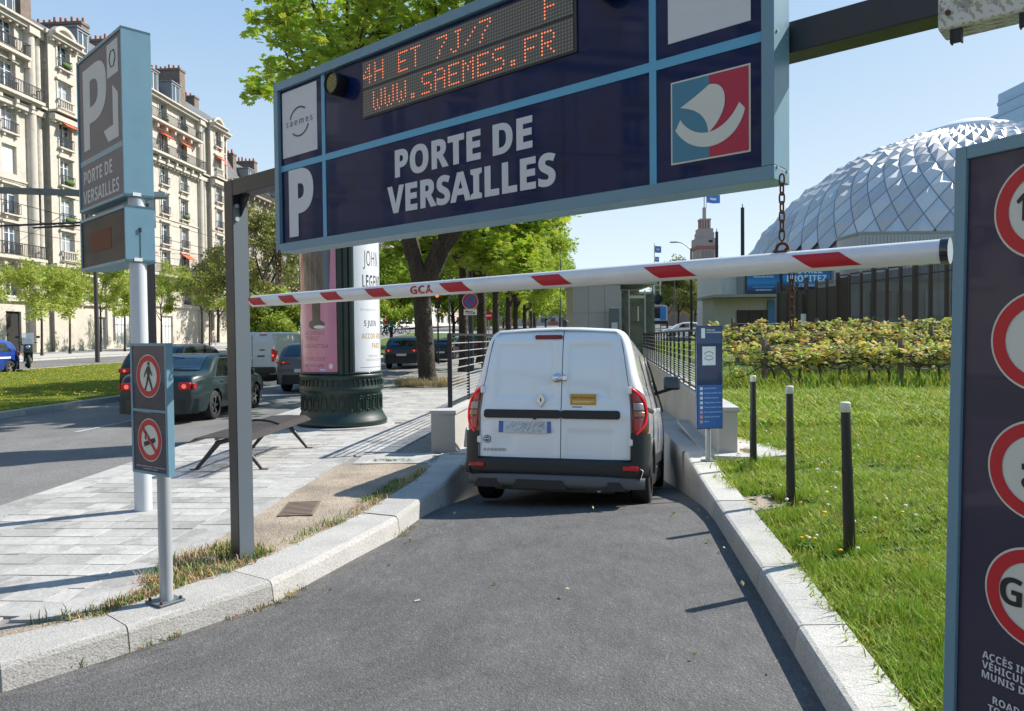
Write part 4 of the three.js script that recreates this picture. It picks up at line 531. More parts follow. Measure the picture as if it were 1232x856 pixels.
// ---------------------------------------------------------------- round prohibition plates
const circleSign = (o, x, y, z, r, extra, nm = 'sign_plate') => { const p = part(o, nm, disc(x, y, z, r, 48), P.cream); part(p, 'ring', disc(x, y, z + 0.0015, r * 0.955, 48, r * 0.70), P.red); if (extra) part(p, 'pictogram', extra(x, y, z + 0.0018), P.black); return p; };
// large board at the right edge
{
  const cx = 1.073, cz = -1.88, ang = Math.atan2(-0.9238, 0.3829);   // edge nearest the left of the frame
  const o = thing('rules_board', 'tall dark board with four round restriction signs at the right edge', 'sign board', [cx, 0, cz], ang);
  const w = 0.86, y0 = 0.28, y1 = 2.13; o.rotation.z = -0.0198;
  part(o, 'frame', [rbox(0.03, y1 - y0, 0.07, 0.015, (y0 + y1) / 2, -0.035, 0.003), rbox(0.03, y1 - y0, 0.07, w - 0.015, (y0 + y1) / 2, -0.035, 0.003), rbox(w - 0.06, 0.032, 0.07, w / 2, y1 - 0.016, -0.035, 0.003), rbox(w - 0.06, 0.032, 0.07, w / 2, y0 + 0.016, -0.035, 0.003)], P.frameBlue);
  part(o, 'panel', uvm(box(w - 0.06, y1 - y0 - 0.064, 0.05, w / 2, (y0 + y1) / 2, -0.035)), P.aubergine);
  for (const x of [0.1, w - 0.1]) part(o, 'leg', rbox(0.06, 0.5, 0.05, x, 0.14, -0.04, 0.004), P.galv);
  const Z = -0.0075, R = 0.1147, X = 0.212, ys = [1.958, 1.663, 1.371, 1.081];
  circleSign(o, X, ys[0], Z, R, (x, y, z) => [text('1,90', 0.062, x, y - 0.024, z, { align: 0.5, width: 0.125 })]);
  circleSign(o, X, ys[1], Z, R, (x, y, z) => [T(new THREE.PlaneGeometry(0.03, 0.05), x + 0.02, y - 0.015, z), text('3,5t', 0.05, x + 0.03, y + 0.02, z, { align: 0.5, width: 0.08 })].slice(1));
  circleSign(o, X, ys[2], Z, R, (x, y, z) => [disc(x - 0.022, y - 0.03, z, 0.013), disc(x + 0.035, y - 0.03, z, 0.013), T(new THREE.PlaneGeometry(0.075, 0.024), x + 0.01, y - 0.008, z), T(new THREE.PlaneGeometry(0.02, 0.014), x - 0.025, y + 0.006, z)]);
  circleSign(o, X, ys[3], Z, R, (x, y, z) => [text('GPL', 0.064, x, y - 0.03, z, { align: 0.5, width: 0.155 })]);
  const tx = (s, y, x = 0.095, h = 0.0175) => text(s, h, x, y, Z, {});
  part(o, 'lettering', ['ACCÈS INTERDIT AUX', 'VÉHICULES GPL NON', 'MUNIS DE SOUPAPE'].map((s, i) => tx(s, 0.90 - i * 0.0236)), P.printWhite);
  part(o, 'lettering', ['ROAD VEHICLES', 'TO VEHICLES', 'NO ENTRY'].map((s, i) => tx(s, 0.80 - i * 0.0236, [0.123, 0.112, 0.126][i])), P.printWhite);
}
// small post with two plates
{
  const a = Math.atan2(-0.559, 0.829), o = thing('prohibition_post', 'slim grey post with two plates: no pedestrians above no smoking', 'sign post', [-2.085, 0.14, -4.336], a);
  part(o, 'post', cyl(0.038, 0.038, 1.46, 0, 0.73, -0.052, 24), P.galv);
  const bp = part(o, 'base_plate', rbox(0.16, 0.012, 0.16, 0, 0.006, -0.045, 0.003), P.greySteel); for (const [x, z] of [[-1, -1], [1, -1], [-1, 1], [1, 1]]) part(bp, 'bolt', cyl(0.009, 0.009, 0.022, x * 0.06, 0.018, -0.045 + z * 0.06, 8), P.rust);
  const w = 0.374, y0 = 0.765, y1 = 1.525, ym = 1.135;
  part(o, 'frame', [rbox(0.02, y1 - y0, 0.042, -w / 2 + 0.01, (y0 + y1) / 2, 0.01, 0.002), rbox(0.02, y1 - y0, 0.042, w / 2 - 0.01, (y0 + y1) / 2, 0.01, 0.002), ...[y0 + 0.008, y1 - 0.008].map((y) => box(w - 0.04, 0.016, 0.042, 0, y, 0.01)), box(w - 0.04, 0.016, 0.03, 0, ym, 0.0155)], P.frameBlue);
  part(o, 'panel', box(w - 0.04, ym - y0 - 0.024, 0.03, 0, (ym + y0) / 2, 0.012), P.aubergine); part(o, 'panel', box(w - 0.04, y1 - ym - 0.024, 0.03, 0, (ym + y1) / 2, 0.012), P.aubergine);
  const man = (x, y, z) => [disc(x + 0.005, y + 0.072, z, 0.012), new THREE.ShapeGeometry(poly([[-0.008, 0.046], [0.014, 0.046], [0.02, 0.03], [0.034, 0.006], [0.028, 0.001], [0.014, 0.02], [0.012, -0.005], [0.026, -0.034], [0.036, -0.062], [0.026, -0.066], [0.014, -0.04], [0.001, -0.014], [-0.008, -0.04], [-0.022, -0.066], [-0.032, -0.061], [-0.018, -0.034], [-0.009, 0.0], [-0.008, 0.022], [-0.022, 0.008], [-0.033, -0.008], [-0.038, -0.004], [-0.026, 0.018]])).scale(1.25, 1.25, 1).translate(x, y, z)];
  circleSign(o, 0, 1.335, 0.0285, 0.125, man);
  const sm = circleSign(o, 0, 0.965, 0.0285, 0.125, (x, y, z) => [T(new THREE.PlaneGeometry(0.12, 0.026), x, y - 0.012, z, 0, 0, 0.28), tube([[x - 0.035, y + 0.0, z], [x - 0.045, y + 0.02, z], [x - 0.03, y + 0.032, z], [x - 0.042, y + 0.05, z]], 0.0035, 16, 4)]);
  part(sm, 'slash', T(new THREE.PlaneGeometry(0.20, 0.019), 0, 0.965, 0.0318, 0, 0, -0.78), P.red);
  part(o, 'lettering', [text('VIDEO SURVEILLANCE - ACCES RESERVE', 0.006, 0, 0.806, 0.0278, { align: 0.5, width: 0.3 }), text('PARKING PUBLIC', 0.006, 0, 0.792, 0.0278, { align: 0.5, width: 0.15 })], P.printWhite);
}
// parking totem on its round pole
{
  const a = Math.atan2(-0.70, 0.713), o = thing('parking_totem', 'tall blue parking totem box on a white pole with a smaller display box below', 'totem', [-3.37, 0.14, -6.77], a);
  part(o, 'pole', cyl(0.075, 0.068, 4.1, 0, 2.05, 0, 28), mat([0.52, 0.55, 0.58], 0.45));
  const bx = (n, x0, x1, y0, y1, d) => part(o, n, uvm(merge([rbox(x1 - x0, 0.028, d, (x0 + x1) / 2, y1 - 0.014, 0, 0.003), rbox(x1 - x0, 0.028, d, (x0 + x1) / 2, y0 + 0.014, 0, 0.003), rbox(0.028, y1 - y0, d, x0 + 0.014, (y0 + y1) / 2, 0, 0.003), rbox(0.012, y1 - y0, d, x1 - 0.006, (y0 + y1) / 2, 0, 0.003), box(x1 - x0 - 0.05, y1 - y0 - 0.05, 0.04, (x0 + x1) / 2, (y0 + y1) / 2, -d / 2 + 0.03)])), P.frameBlue);
  const x1 = 0.075, x0 = x1 - 1.27, d = 0.255;
  bx('cabinet', x0, x1, 2.82, 4.31, d); bx('display_cabinet', x0, x1, 2.24, 2.745, d);
  part(o, 'spacer', box(0.9, 0.075, 0.08, x0 + 0.6, 2.782, -0.02), P.galv);
  const Z = d / 2 - 0.012, g = mat([0.105, 0.10, 0.125], 0.5), pale = mat([0.52, 0.53, 0.52], 0.55);
  part(o, 'panel', box(x1 - x0 - 0.04, 1.43, 0.02, (x0 + x1) / 2 - 0.008, 3.565, Z - 0.010), g);
  part(o, 'stripe', box(x1 - x0 - 0.06, 0.05, 0.004, (x0 + x1) / 2 - 0.012, 3.29, Z + 0.001), P.frameBlue);
  const q = (u, v) => [x0 + u, v];
  { const s = new THREE.Shape(); s.moveTo(...q(0.16, 3.40)); s.lineTo(...q(0.34, 3.40)); s.lineTo(...q(0.34, 3.64)); s.lineTo(...q(0.50, 3.64)); s.bezierCurveTo(...q(0.80, 3.66), ...q(0.84, 3.80), ...q(0.84, 3.92)); s.bezierCurveTo(...q(0.84, 4.12), ...q(0.72, 4.18), ...q(0.50, 4.18)); s.lineTo(...q(0.16, 4.18)); s.closePath();
    const h = new THREE.Path(); h.moveTo(...q(0.37, 3.79)); h.lineTo(...q(0.37, 4.04)); h.bezierCurveTo(...q(0.58, 4.06), ...q(0.60, 3.98), ...q(0.60, 3.92)); h.bezierCurveTo(...q(0.60, 3.82), ...q(0.54, 3.79), ...q(0.37, 3.79)); s.holes.push(h);
    part(o, 'letter', new THREE.ShapeGeometry(s, 18).translate(0, 0, Z + 0.0015), pale);
    part(o, 'bracket_mark', new THREE.ShapeGeometry(poly([q(0.74, 3.50), q(1.10, 3.43), q(1.10, 3.83), q(1.0, 3.92), q(0.99, 3.55), q(0.84, 3.40)].map((p, i) => [q(0.86, 3.37), q(1.14, 3.37), q(1.14, 3.76), q(1.00, 3.86), q(1.00, 3.50), q(0.74, 3.49)][i]))).translate(0, 0, Z + 0.0015), pale);
    const sq = part(o, 'logo_plate', new THREE.ShapeGeometry(poly([q(0.87, 3.94), q(1.16, 3.94), q(1.16, 4.24), q(0.87, 4.24)])).translate(0, 0, Z + 0.0015), pale);
    const hx = []; for (let k = 0; k < 6; k++) { const t0 = k * Math.PI / 3, t1 = t0 + 1.0; hx.push(rod([x0 + 1.015 + 0.08 * Math.cos(t0), 4.09 + 0.08 * Math.sin(t0), Z + 0.003], [x0 + 1.015 + 0.08 * Math.cos(t1), 4.09 + 0.08 * Math.sin(t1), Z + 0.003], 0.005, 4)); } part(sq, 'mark', hx, g); }
  part(o, 'lettering', [text('PORTE DE', 0.125, x0 + 0.13, 3.08, Z + 0.0015, { width: 0.82 }), text('VERSAILLES', 0.125, x0 + 0.10, 2.89, Z + 0.0015, { width: 1.02 })], pale);
  part(o, 'display', box(x1 - x0 - 0.04, 0.45, 0.02, (x0 + x1) / 2 - 0.008, 2.4925, Z - 0.010), gloss([0.01, 0.011, 0.013], 0.08, 0.5, { specularIntensity: 0.5 }));
  part(o, 'display_line', new THREE.PlaneGeometry(0.58, 0.2).translate(x0 + 0.58, 2.50, Z + 0.002), surf(128, 0.06, (u, v) => (Math.hypot((u * 4) % 1 - 0.5, (v * 4) % 1 - 0.5) < 0.3 ? [0.42, 0.12, 0.04] : [0.06, 0.04, 0.03]), null));
  part(o, 'label_tag', [box(0.003, 0.03, 0.07, x1 + 0.002, 2.845, 0.02), box(0.003, 0.03, 0.07, x1 + 0.002, 2.265, 0.02)], P.white); part(o, 'lock', [box(0.012, 0.04, 0.018, x1 + 0.005, 2.53, 0.0), rod([x1 + 0.002, 2.28, 0], [x1 + 0.002, 2.50, 0], 0.002, 5)], P.black);
}
// blue information sign by the ramp mouth
{
  const o = thing('information_sign', 'narrow blue information sign on a short grey post at the ramp mouth', 'sign', [2.37, 0.15, -8.97], 0.14);
  const cv = document.createElement('canvas'); cv.width = 256; cv.height = 1024; const x = cv.getContext('2d');
  x.fillStyle = '#12305f'; x.fillRect(0, 0, 256, 1024);
  x.fillStyle = '#33507c'; x.fillRect(0, 0, 256, 170); x.fillStyle = '#2f66b4'; x.fillRect(0, 590, 256, 434);
  x.fillStyle = '#e8ecf0'; x.fillRect(40, 16, 40, 100); x.fillRect(50, 200, 140, 190); x.font = 'bold 22px sans-serif'; x.fillText('PARC DE', 95, 42); x.fillText('STATIONNEMENT', 95, 66);
  x.strokeStyle = '#3a3f48'; x.lineWidth = 6; x.beginPath(); x.ellipse(120, 295, 52, 42, 0, 3.5, 5.9); x.stroke(); x.beginPath(); x.ellipse(120, 295, 52, 42, 0, 0.4, 2.7); x.stroke(); x.fillStyle = '#3a3f48'; x.font = '24px sans-serif'; x.fillText('saemes', 78, 304);
  x.font = '19px sans-serif'; const rows = ['Ouvert 24h/24', 'Hauteur limitée 1,90 m', 'Vidéosurveillance', 'Péage piétons niveau -1', 'Vitesse limitée 10 km/h', 'Gaz comprimé interdit', 'Gardez votre ticket', 'Merci']; rows.forEach((s, i) => { const y = 630 + i * 48; x.fillStyle = i > 4 ? '#d8a0a0' : '#dfe6f0'; x.fillRect(24, y - 20, 30, 30); x.fillStyle = '#dfe6f0'; x.fillText(s, 70, y); });
  const t = new THREE.CanvasTexture(cv); t.colorSpace = THREE.SRGBColorSpace; t.magFilter = THREE.LinearFilter;
  part(o, 'frame', rbox(0.325, 1.24, 0.035, -0.005, 1.02, 0, 0.004), mat([0.02, 0.05, 0.13], 0.4));
  part(o, 'face', new THREE.PlaneGeometry(0.305, 1.215).translate(-0.005, 1.02, 0.019), gloss(0xffffff, 0.6, 0.4, { map: t }));
  part(o, 'post', cyl(0.033, 0.033, 1.3, 0, 0.65, -0.052, 20), P.galv); part(o, 'base_plate', rbox(0.14, 0.014, 0.14, 0, 0.007, -0.05, 0.003), P.greySteel);
}
// bollards
{
  const mk = (i, x, z, lean, lab) => { const o = thing('bollard', lab, 'bollard', [x, lawnH(x, -z) - 0.02, z], 0, 'slim black bollards in the turf along the kerb'); o.rotation.z = lean;
    part(o, 'post', lathe([[0, 0], [0.040, 0], [0.039, 0.30], [0.035, 0.60], [0.038, 0.61], [0.038, 0.64], [0.034, 0.65], [0.032, 1.03], [0, 1.03]], 24), mat([0.014, 0.015, 0.016], 0.42));
    part(o, 'cap', lathe([[0.0, 1.03], [0.033, 1.03], [0.0335, 1.09], [0.029, 1.098], [0, 1.099]], 24), mat([0.66, 0.66, 0.63], 0.5)); return o; };
  mk(0, 2.32, -5.127, 0.03, 'slim black bollard with white cap in the turf, the nearest of three'); mk(1, 2.519, -6.749, 0.012, 'slim black bollard with white cap beside the bare patch of earth'); mk(2, 2.756, -8.544, 0.0, 'slim black bollard with white cap next to the blue information sign');
}
// iron grate in the earth strip
{ const o = thing('drain_grate', 'rusty iron drain grate sunk in the bare earth strip', 'grate', [-1.94, 0.138, -6.76], 0.12); part(o, 'plate', rbox(0.30, 0.02, 0.56, 0, 0.0, 0, 0.004), mat([0.16, 0.12, 0.09], 0.85)); for (let k = 0; k < 10; k++) part(o, 'bar', box(0.26, 0.008, 0.024, 0, 0.012, -0.23 + k * 0.051), mat([0.22, 0.17, 0.13], 0.85)); }
// ---------------------------------------------------------------- the hall with the faceted dome, right
const pxd = (x, y, D) => { const v = V((x - 616) / FOCAL, -(y - 428) / FOCAL, -1).applyQuaternion(camera.quaternion); return v.multiplyScalar(D / -v.z).add(V(0, EYE, 0)); };   // survey: a sight line and a distance give a place
{
  const D = 92, c = V(55.9, -4.3, -D), R = 30.1, o = thing('domed_hall', 'low round hall under a silver dome of faceted diamond panels', 'dome', [c.x, 0, c.z]), cy = c.y;
  const al = [0.46, 0.54, 0.62, 0.50, 0.57].map((k) => mat([k * 1.02, k * 0.985, k * 0.945], 0.5, 0.1)), rim = mat([0.17, 0.172, 0.175], 0.6, 0);
  const NA = 68, pt = (i, j, out = 0) => { const th = 0.05 + i * 0.069, a = (j + (i & 1) * 0.5) / NA * Math.PI * 2, r = R + out; return [r * Math.sin(th) * Math.cos(a), cy + r * Math.cos(th), r * Math.sin(th) * Math.sin(a)]; };
  const mid = (...p) => p.reduce((s2, q) => [s2[0] + q[0] / p.length, s2[1] + q[1] / p.length, s2[2] + q[2] / p.length], [0, 0, 0]);
  const list = [], r = rng(5);
  for (let i = 0; i < 17; i++) for (let j = 0; j < NA; j++) { // diamond: top i, sides i+1, foot i+2
    const e = i & 1, A = pt(i, j), Lf = pt(i + 1, e ? j : j - 1), Rt = pt(i + 1, e ? j + 1 : j), F = pt(i + 2, j), n = mid(A, Lf, Rt, F), k = Math.hypot(n[0], n[1] - cy, n[2]), bp = 0.22 + 0.4 * r(), ju = r() * 0.3 - 0.15, C = [n[0] * (1 + bp / k) + (A[0] - F[0]) * ju, (n[1] - cy) * (1 + bp / k) + cy + (A[1] - F[1]) * ju, n[2] * (1 + bp / k) + (A[2] - F[2]) * ju];
    if (F[1] < 8) continue; const sh = 0.985, q = (p) => [lerp(n[0], p[0], sh), lerp(n[1], p[1], sh), lerp(n[2], p[2], sh)]; const g = soup([q(A), q(Lf), C, q(Lf), q(F), C, q(F), q(Rt), C, q(Rt), q(A), C].map((p) => p)); const w = V(...C).add(V(c.x, 0, c.z)), pr = w.clone().project(camera), facing = V(C[0], C[1] - cy, C[2]).dot(V(0, EYE, 0).sub(w)) > 0;
    list.push([g, facing && Math.abs(pr.x) < 1.02 && Math.abs(pr.y) < 1, r(), [A, Lf, F, Rt].map(q)]);
  }
  const vis = list.filter((l) => l[1]); vis.forEach(([g, , k], i) => { if (i < 300) part(o, 'panel', g, al[Math.floor(k * 5)]); });
  const hid = list.filter((l) => !l[1]).concat(vis.slice(300)); stuff(part(o, 'panels_beyond', hid.map((l) => l[0]), al[1]));
  stuff(part(o, 'seams', vis.flatMap((l) => [0, 1, 2, 3].map((k) => rod(l[3][k], l[3][(k + 1) % 4], 0.035, 4))), rim));
  part(o, 'shell', new THREE.SphereGeometry(R - 0.35, 64, 24, 0, 6.2832, 0, 1.25).translate(0, cy, 0), mat([0.3, 0.31, 0.33], 0.6));
  part(o, 'top_vent', [cyl(R * 0.19, R * 0.17, 0.9, 0, cy + R - 0.1, 0, 40), T(new THREE.SphereGeometry(R * 0.26, 32, 8, 0, 6.283, 0, 0.6), 0, cy + R + 0.4 - R * 0.215, 0)], mat([0.72, 0.72, 0.71], 0.5));
  const base = []; const RB = R * 0.985; base.push(new THREE.CylinderGeometry(RB, RB, 9.4, 80, 1, true).translate(0, 4.6, 0)); part(o, 'drum_wall', base, (() => { const m = mat([0.42, 0.42, 0.41], 0.6); m.side = THREE.DoubleSide; return m; })());
  const ribs = []; for (let k = 0; k < 240; k++) { const a = k / 240 * 6.2832; ribs.push(box(0.12, 9.2, 0.3, RB * Math.cos(a), 4.6, RB * Math.sin(a), 0, -a + Math.PI / 2 * 0, 0)); } part(o, 'wall_ribs', ribs, mat([0.5, 0.5, 0.48], 0.55));
}
// helper for plain blocks set by their corners on a sight line
function block(name, lab, cat, x0, x1, yTop, D, depth, y0, m, extra) { const a = pxd(x0, yTop, D), b = pxd(x1, yTop, D), o = thing(name, lab, cat, [(a.x + b.x) / 2, y0, -D - depth / 2]); const w = b.x - a.x, h = (a.y + b.y) / 2 - y0; part(o, 'wall', box(w, h, depth, 0, h / 2, 0), m); part(o, 'coping', box(w + 0.2, 0.18, depth + 0.2, 0, h + 0.09, 0), m === P.brownWall ? m : B.zinc); if (extra) extra(o, w, h, depth / 2); return o; }
P.brownWall = mat([0.055, 0.04, 0.034], 0.7); P.greyWall = mat([0.40, 0.405, 0.40], 0.6); P.paleWall = mat([0.58, 0.57, 0.54], 0.7);
block('corrugated_annex', 'grey corrugated annex wall below the dome, above the bar end', 'annex', 1034, 1210, 281, 58, 4, 0.6, P.greyWall, (o, w, h, d) => { for (let x = -w / 2; x < w / 2; x += 0.28) part(o, 'rib', box(0.1, h - 0.3, 0.06, x, h / 2, d + 0.03), P.greyWall); part(o, 'window', box(1.6, 0.9, 0.08, w / 2 - 3.1, h - 1.3, d + 0.05), P.white); });
block('service_wing', 'low grey service wing with dark glazing behind the fence', 'annex', 1004, 1240, 338, 54, 3, 0.5, mat([0.36, 0.35, 0.33], 0.7), (o, w, h, d) => { for (let k = 0; k < 9; k++) part(o, 'glazing', box(1.5, 1.8, 0.06, -w / 2 + 1.4 + k * 1.95, h - 1.6, d + 0.04), k % 3 ? B.pane : P.greyWall); });
block('white_hall', 'plain pale wall of a hall left of the blue posters', 'annex', 868, 902, 312, 61, 8, 0.9, P.paleWall, (o, w, h, d) => { part(o, 'window', box(1.3, 3.2, 0.1, -w / 2 + 0.9, h * 0.52, d + 0.06), P.cream); });
block('ticket_hall', 'grey ticket hall front that carries the blue posters', 'annex', 894, 1004, 318, 59.2, 3, 0.9, mat([0.30, 0.30, 0.30], 0.7), (o, w, h, d) => { part(o, 'roof_edge', box(w * 0.5, 0.6, 1, w * 0.16, h + 0.3, d - 0.4), mat([0.15, 0.08, 0.06], 0.7)); });
{ // blue posters
  const mk = (lab, x0, x1, y0, y1, D, lines, seed) => { const a = pxd(x0, y1, D), b = pxd(x1, y0, D), w = b.x - a.x, h = b.y - a.y, o = thing('poster_hoarding', lab, 'poster', [(a.x + b.x) / 2, a.y, -D]); const cv = document.createElement('canvas'); cv.width = 512; cv.height = Math.round(512 * h / w); const c = cv.getContext('2d'), g = c.createLinearGradient(0, 0, 0, cv.height); g.addColorStop(0, '#0c3a63'); g.addColorStop(0.6, '#1d86bb'); g.addColorStop(1, '#0b2c50'); c.fillStyle = g; c.fillRect(0, 0, 512, cv.height); c.fillStyle = '#cfe6f2'; c.textAlign = 'center'; lines.forEach(([s, px, y]) => { c.font = `bold ${px}px sans-serif`; c.fillText(s, 256, y * cv.height); }); c.fillStyle = '#8cc6e6'; c.fillRect(90, cv.height * 0.78, 330, 6);
    const t = new THREE.CanvasTexture(cv); t.colorSpace = THREE.SRGBColorSpace; part(o, 'frame', box(w + 0.2, h + 0.2, 0.15, 0, h / 2, -0.09), P.anthracite); part(o, 'print', new THREE.PlaneGeometry(w, h).translate(0, h / 2, 0), mat(0xffffff, 0.5, 0, { map: t })); };
  mk('dark blue show poster left of the loose chain end', 899, 939, 322, 352, 58.9, [['LE GRAND SHOW', 46, 0.22], ['PALAIS DES SPORTS', 34, 0.4], ['INFORMATIONS', 32, 0.94]], 1); mk('bright blue poster with white capitals right of the loose chain end', 942, 999, 319, 347, 58.7, [['OUVREZ', 92, 0.36], ['PROFITEZ', 96, 0.72], ['TOUTE L\'ANNEE', 40, 0.95]], 2); }
block('kiosk_row', 'low weathered kiosk row with brown shutters before the pale hall', 'kiosk', 858, 932, 358, 55, 3, 0.9, mat([0.40, 0.37, 0.33], 0.8), (o, w, h, d) => { part(o, 'roof', box(w + 0.6, 0.2, 5.2, 0, h + 0.05, 0.4), mat([0.3, 0.27, 0.24], 0.8)); for (let k = 0; k < 3; k++) part(o, 'shutter', box(w * 0.19, h * 0.62, 0.1, w * (-0.02 + 0.2 * k), h * 0.42, d + 0.06), mat([0.05, 0.032, 0.026], 0.7)); part(o, 'blue_door', box(w * 0.11, h * 0.9, 0.12, w * 0.44, h * 0.48, d + 0.07), mat([0.06, 0.16, 0.30], 0.6)); });
// tall brown fence: solid leaves at the left, spiked bars at the right
{
  const o = thing('tall_fence', 'tall brown steel fence of spiked bars and solid leaves behind the vines', 'fence'); const A = pxd(937, 346, 51), Z = pxd(1160, 312, 36), n = 15, q = (t) => V(lerp(A.x, Z.x, t), 0, lerp(A.z, Z.z, t)), brown = mat([0.075, 0.052, 0.043], 0.6), yb = (z) => lawnH(20, -z) - 0.05, yt = (t) => lerp(A.y, Z.y, t);
  for (let k = 0; k <= n; k++) { const p = q(k / n), hh = k % 3 === 0 ? 0.35 : 0.1; part(o, 'post', box(k % 3 ? 0.14 : 0.22, yt(k / n) + hh - yb(p.z), 0.16, p.x, (yt(k / n) + hh + yb(p.z)) / 2, p.z), brown); }
  for (let k = 0; k < n; k++) { const p0 = q(k / n), p1 = q((k + 1) / n), t = (k + 0.5) / n, y0 = yb(p0.z), y1 = yt(t) - 0.25; const pl = k < 7 ? 0.06 : 0.025; const nb = k < 7 ? 12 : 14; if (k < 6) part(o, 'leaf', beam([p0.x, (y0 + y1) / 2, p0.z], [p1.x, (y0 + y1) / 2, p1.z], 0.05, y1 - y0 - 0.4), mat([0.085, 0.058, 0.048], 0.65)); for (const y of [y0 + 0.4, y1 - 0.2]) part(o, 'rail', beam([p0.x, y, p0.z], [p1.x, y, p1.z], 0.06, 0.06), brown); for (let j = 1; j < nb; j++) { const p = p0.clone().lerp(p1, j / nb); if (k >= 6) part(o, 'picket', [box(pl, y1 + 0.25 - y0, pl, p.x, (y1 + 0.25 + y0) / 2, p.z), T(new THREE.ConeGeometry(0.05, 0.2, 5), p.x, y1 + 0.45, p.z)], brown); } }
}
{ const p = pxd(967, 392, 46), o = thing('marker_pole', 'dark pole with a white band before the brown fence', 'pole', [p.x, 0.9, p.z]); part(o, 'pole', cyl(0.1, 0.1, 3.2, 0, 1.6, 0, 12), P.black); part(o, 'band', cyl(0.16, 0.16, 1.0, 0, 1.5, 0, 12), P.white); }
for (const [x, yt, D, lab] of [[893.5, 250, 62, 'tall slender dark pole left of the dome'], [862.5, 279, 75, 'dark pole right of the stepped tower']]) { const p = pxd(x, yt, D), o = thing('dark_mast', lab, 'pole', [p.x, 0.6, p.z]); part(o, 'shaft', cyl(0.17, 0.15, p.y - 0.6, 0, (p.y - 0.6) / 2, 0, 12), P.black); part(o, 'tip', cyl(0.05, 0.05, 0.4, 0, p.y - 0.5, 0, 8), P.galv); }
// stepped tower with a flag
{
  const D = 150, s = FOCAL / D, c = pxd(848, 398, D), m = (p) => p / s, o = thing('stepped_tower', 'stepped brownish art deco tower with a flag on its spire', 'tower', [c.x, 0, c.z]), st = mat([0.34, 0.285, 0.255], 0.85), rd = mat([0.30, 0.11, 0.095], 0.8), Y = (py) => pxd(848, py, D).y;
  const seg = (w, y0, y1, mm = st, nm = 'shaft') => { const a = Y(y0), b = Y(y1); return part(o, nm, uvm(box(m(w), b - a, m(w), 0, (a + b) / 2, 0)), mm); };
  seg(25, 400, 366); seg(27, 366, 363, rd, 'band'); seg(24, 363, 346); seg(26, 346, 343, rd, 'band'); seg(23.5, 343, 301); seg(26.5, 301, 297.5, rd, 'band'); seg(25, 297.5, 288); seg(19, 288, 281); seg(17, 281, 276); seg(12, 276, 266, rd, 'lantern'); seg(13, 266, 264); seg(3.5, 264, 250, st, 'spire'); seg(1.0, 250, 232, P.galv, 'flag_pole');
  for (const x of [-9, 9]) for (const [y0, y1] of [[340, 305], [296, 289]]) part(o, 'buttress', box(m(4), Y(y1) - Y(y0), m(26), m(x), (Y(y0) + Y(y1)) / 2, 0), st);
  for (let k = 0; k < 4; k++) part(o, 'lantern_pier', box(m(1.6), Y(266.5) - Y(275.5), m(13), m(-4.7 + k * 3.1), (Y(275.5) + Y(266.5)) / 2, 0), st);
  for (const y of [355, 292, 322]) part(o, 'window', box(m(4), m(2.2), 0.1, m(4), Y(y), m(13.6)), B.dark);
  for (const y of [335, 312]) for (const x of [-4, 0, 4]) part(o, 'flute', box(m(1.2), m(18), 0.3, m(x), Y(y), m(11.9)), mat([0.28, 0.23, 0.2], 0.85));
}
const flag = (lab, x, yTop, D, wpx, hpx, poleTop, poleBot, col) => { const s = FOCAL / D, a = pxd(x, yTop, D), pb = pxd(x, poleBot, D), ptp = pxd(x, poleTop, D), o = thing('flag', lab, 'flag', [a.x, 0, a.z]); if (poleBot) part(o, 'pole', rod([0, pb.y, 0], [0, ptp.y, 0], 0.09, 8), P.white); const w = wpx / s, h = hpx / s; part(o, 'cloth', grid(12, 4, (u, v) => [u * w, a.y - v * h - 0.12 * w * u * (1 - 0.5 * u), Math.sin(u * 7 + v) * w * 0.08]), mat(col, 0.8, 0, { side: THREE.DoubleSide })); part(o, 'stripe', grid(10, 2, (u, v) => [w * (0.25 + 0.5 * u), a.y - h * (0.38 + 0.24 * v) - 0.12 * w * (0.25 + 0.5 * u) * (1 - 0.5 * (0.25 + 0.5 * u)), Math.sin((0.25 + 0.5 * u) * 7 + 0.38) * w * 0.08 + 0.06]), P.white); };
flag('blue flag blowing from the spire of the stepped tower', 850, 234, 150, 16, 10, 231, 250, [0.07, 0.22, 0.55]);
flag('upper blue and white flag left of the stepped tower', 787.5, 296, 120, 8, 8, 293, 392, [0.16, 0.28, 0.58]); { const p = pxd(788, 309, 120); flag('lower blue flag below the first on the same white pole', 788, 309, 120, 5, 6, 309, 312, [0.16, 0.34, 0.62]); }
// glass tower at the right edge
{ const D = 210, s = FOCAL / D, o = thing('glass_tower', 'pale blue glass tower block rising behind the dome at the right edge', 'tower', [pxd(1240, 400, D).x, 0, -D]), gl = gloss([0.20, 0.36, 0.50], 1, 0.2), sl = mat([0.30, 0.42, 0.53], 0.5); let y = 0; const fl = 3.4, lv = [[56, 0, 148], [52, 148, 131], [38, 131, 104]]; const Y = (p) => pxd(1232, p, D).y;
  for (const [w, a, b] of lv) { const y0 = a ? Y(a) : 0, y1 = Y(b), wd = w / s * 1.1; part(o, 'glazing', box(wd, y1 - y0, 14, 0, (y0 + y1) / 2, 0), gl); for (let q = y0 + fl; q <= y1 + 0.1; q += fl) part(o, 'floor_slab', box(wd + 0.4, 0.9, 14.4, 0, q, 0), sl); } }
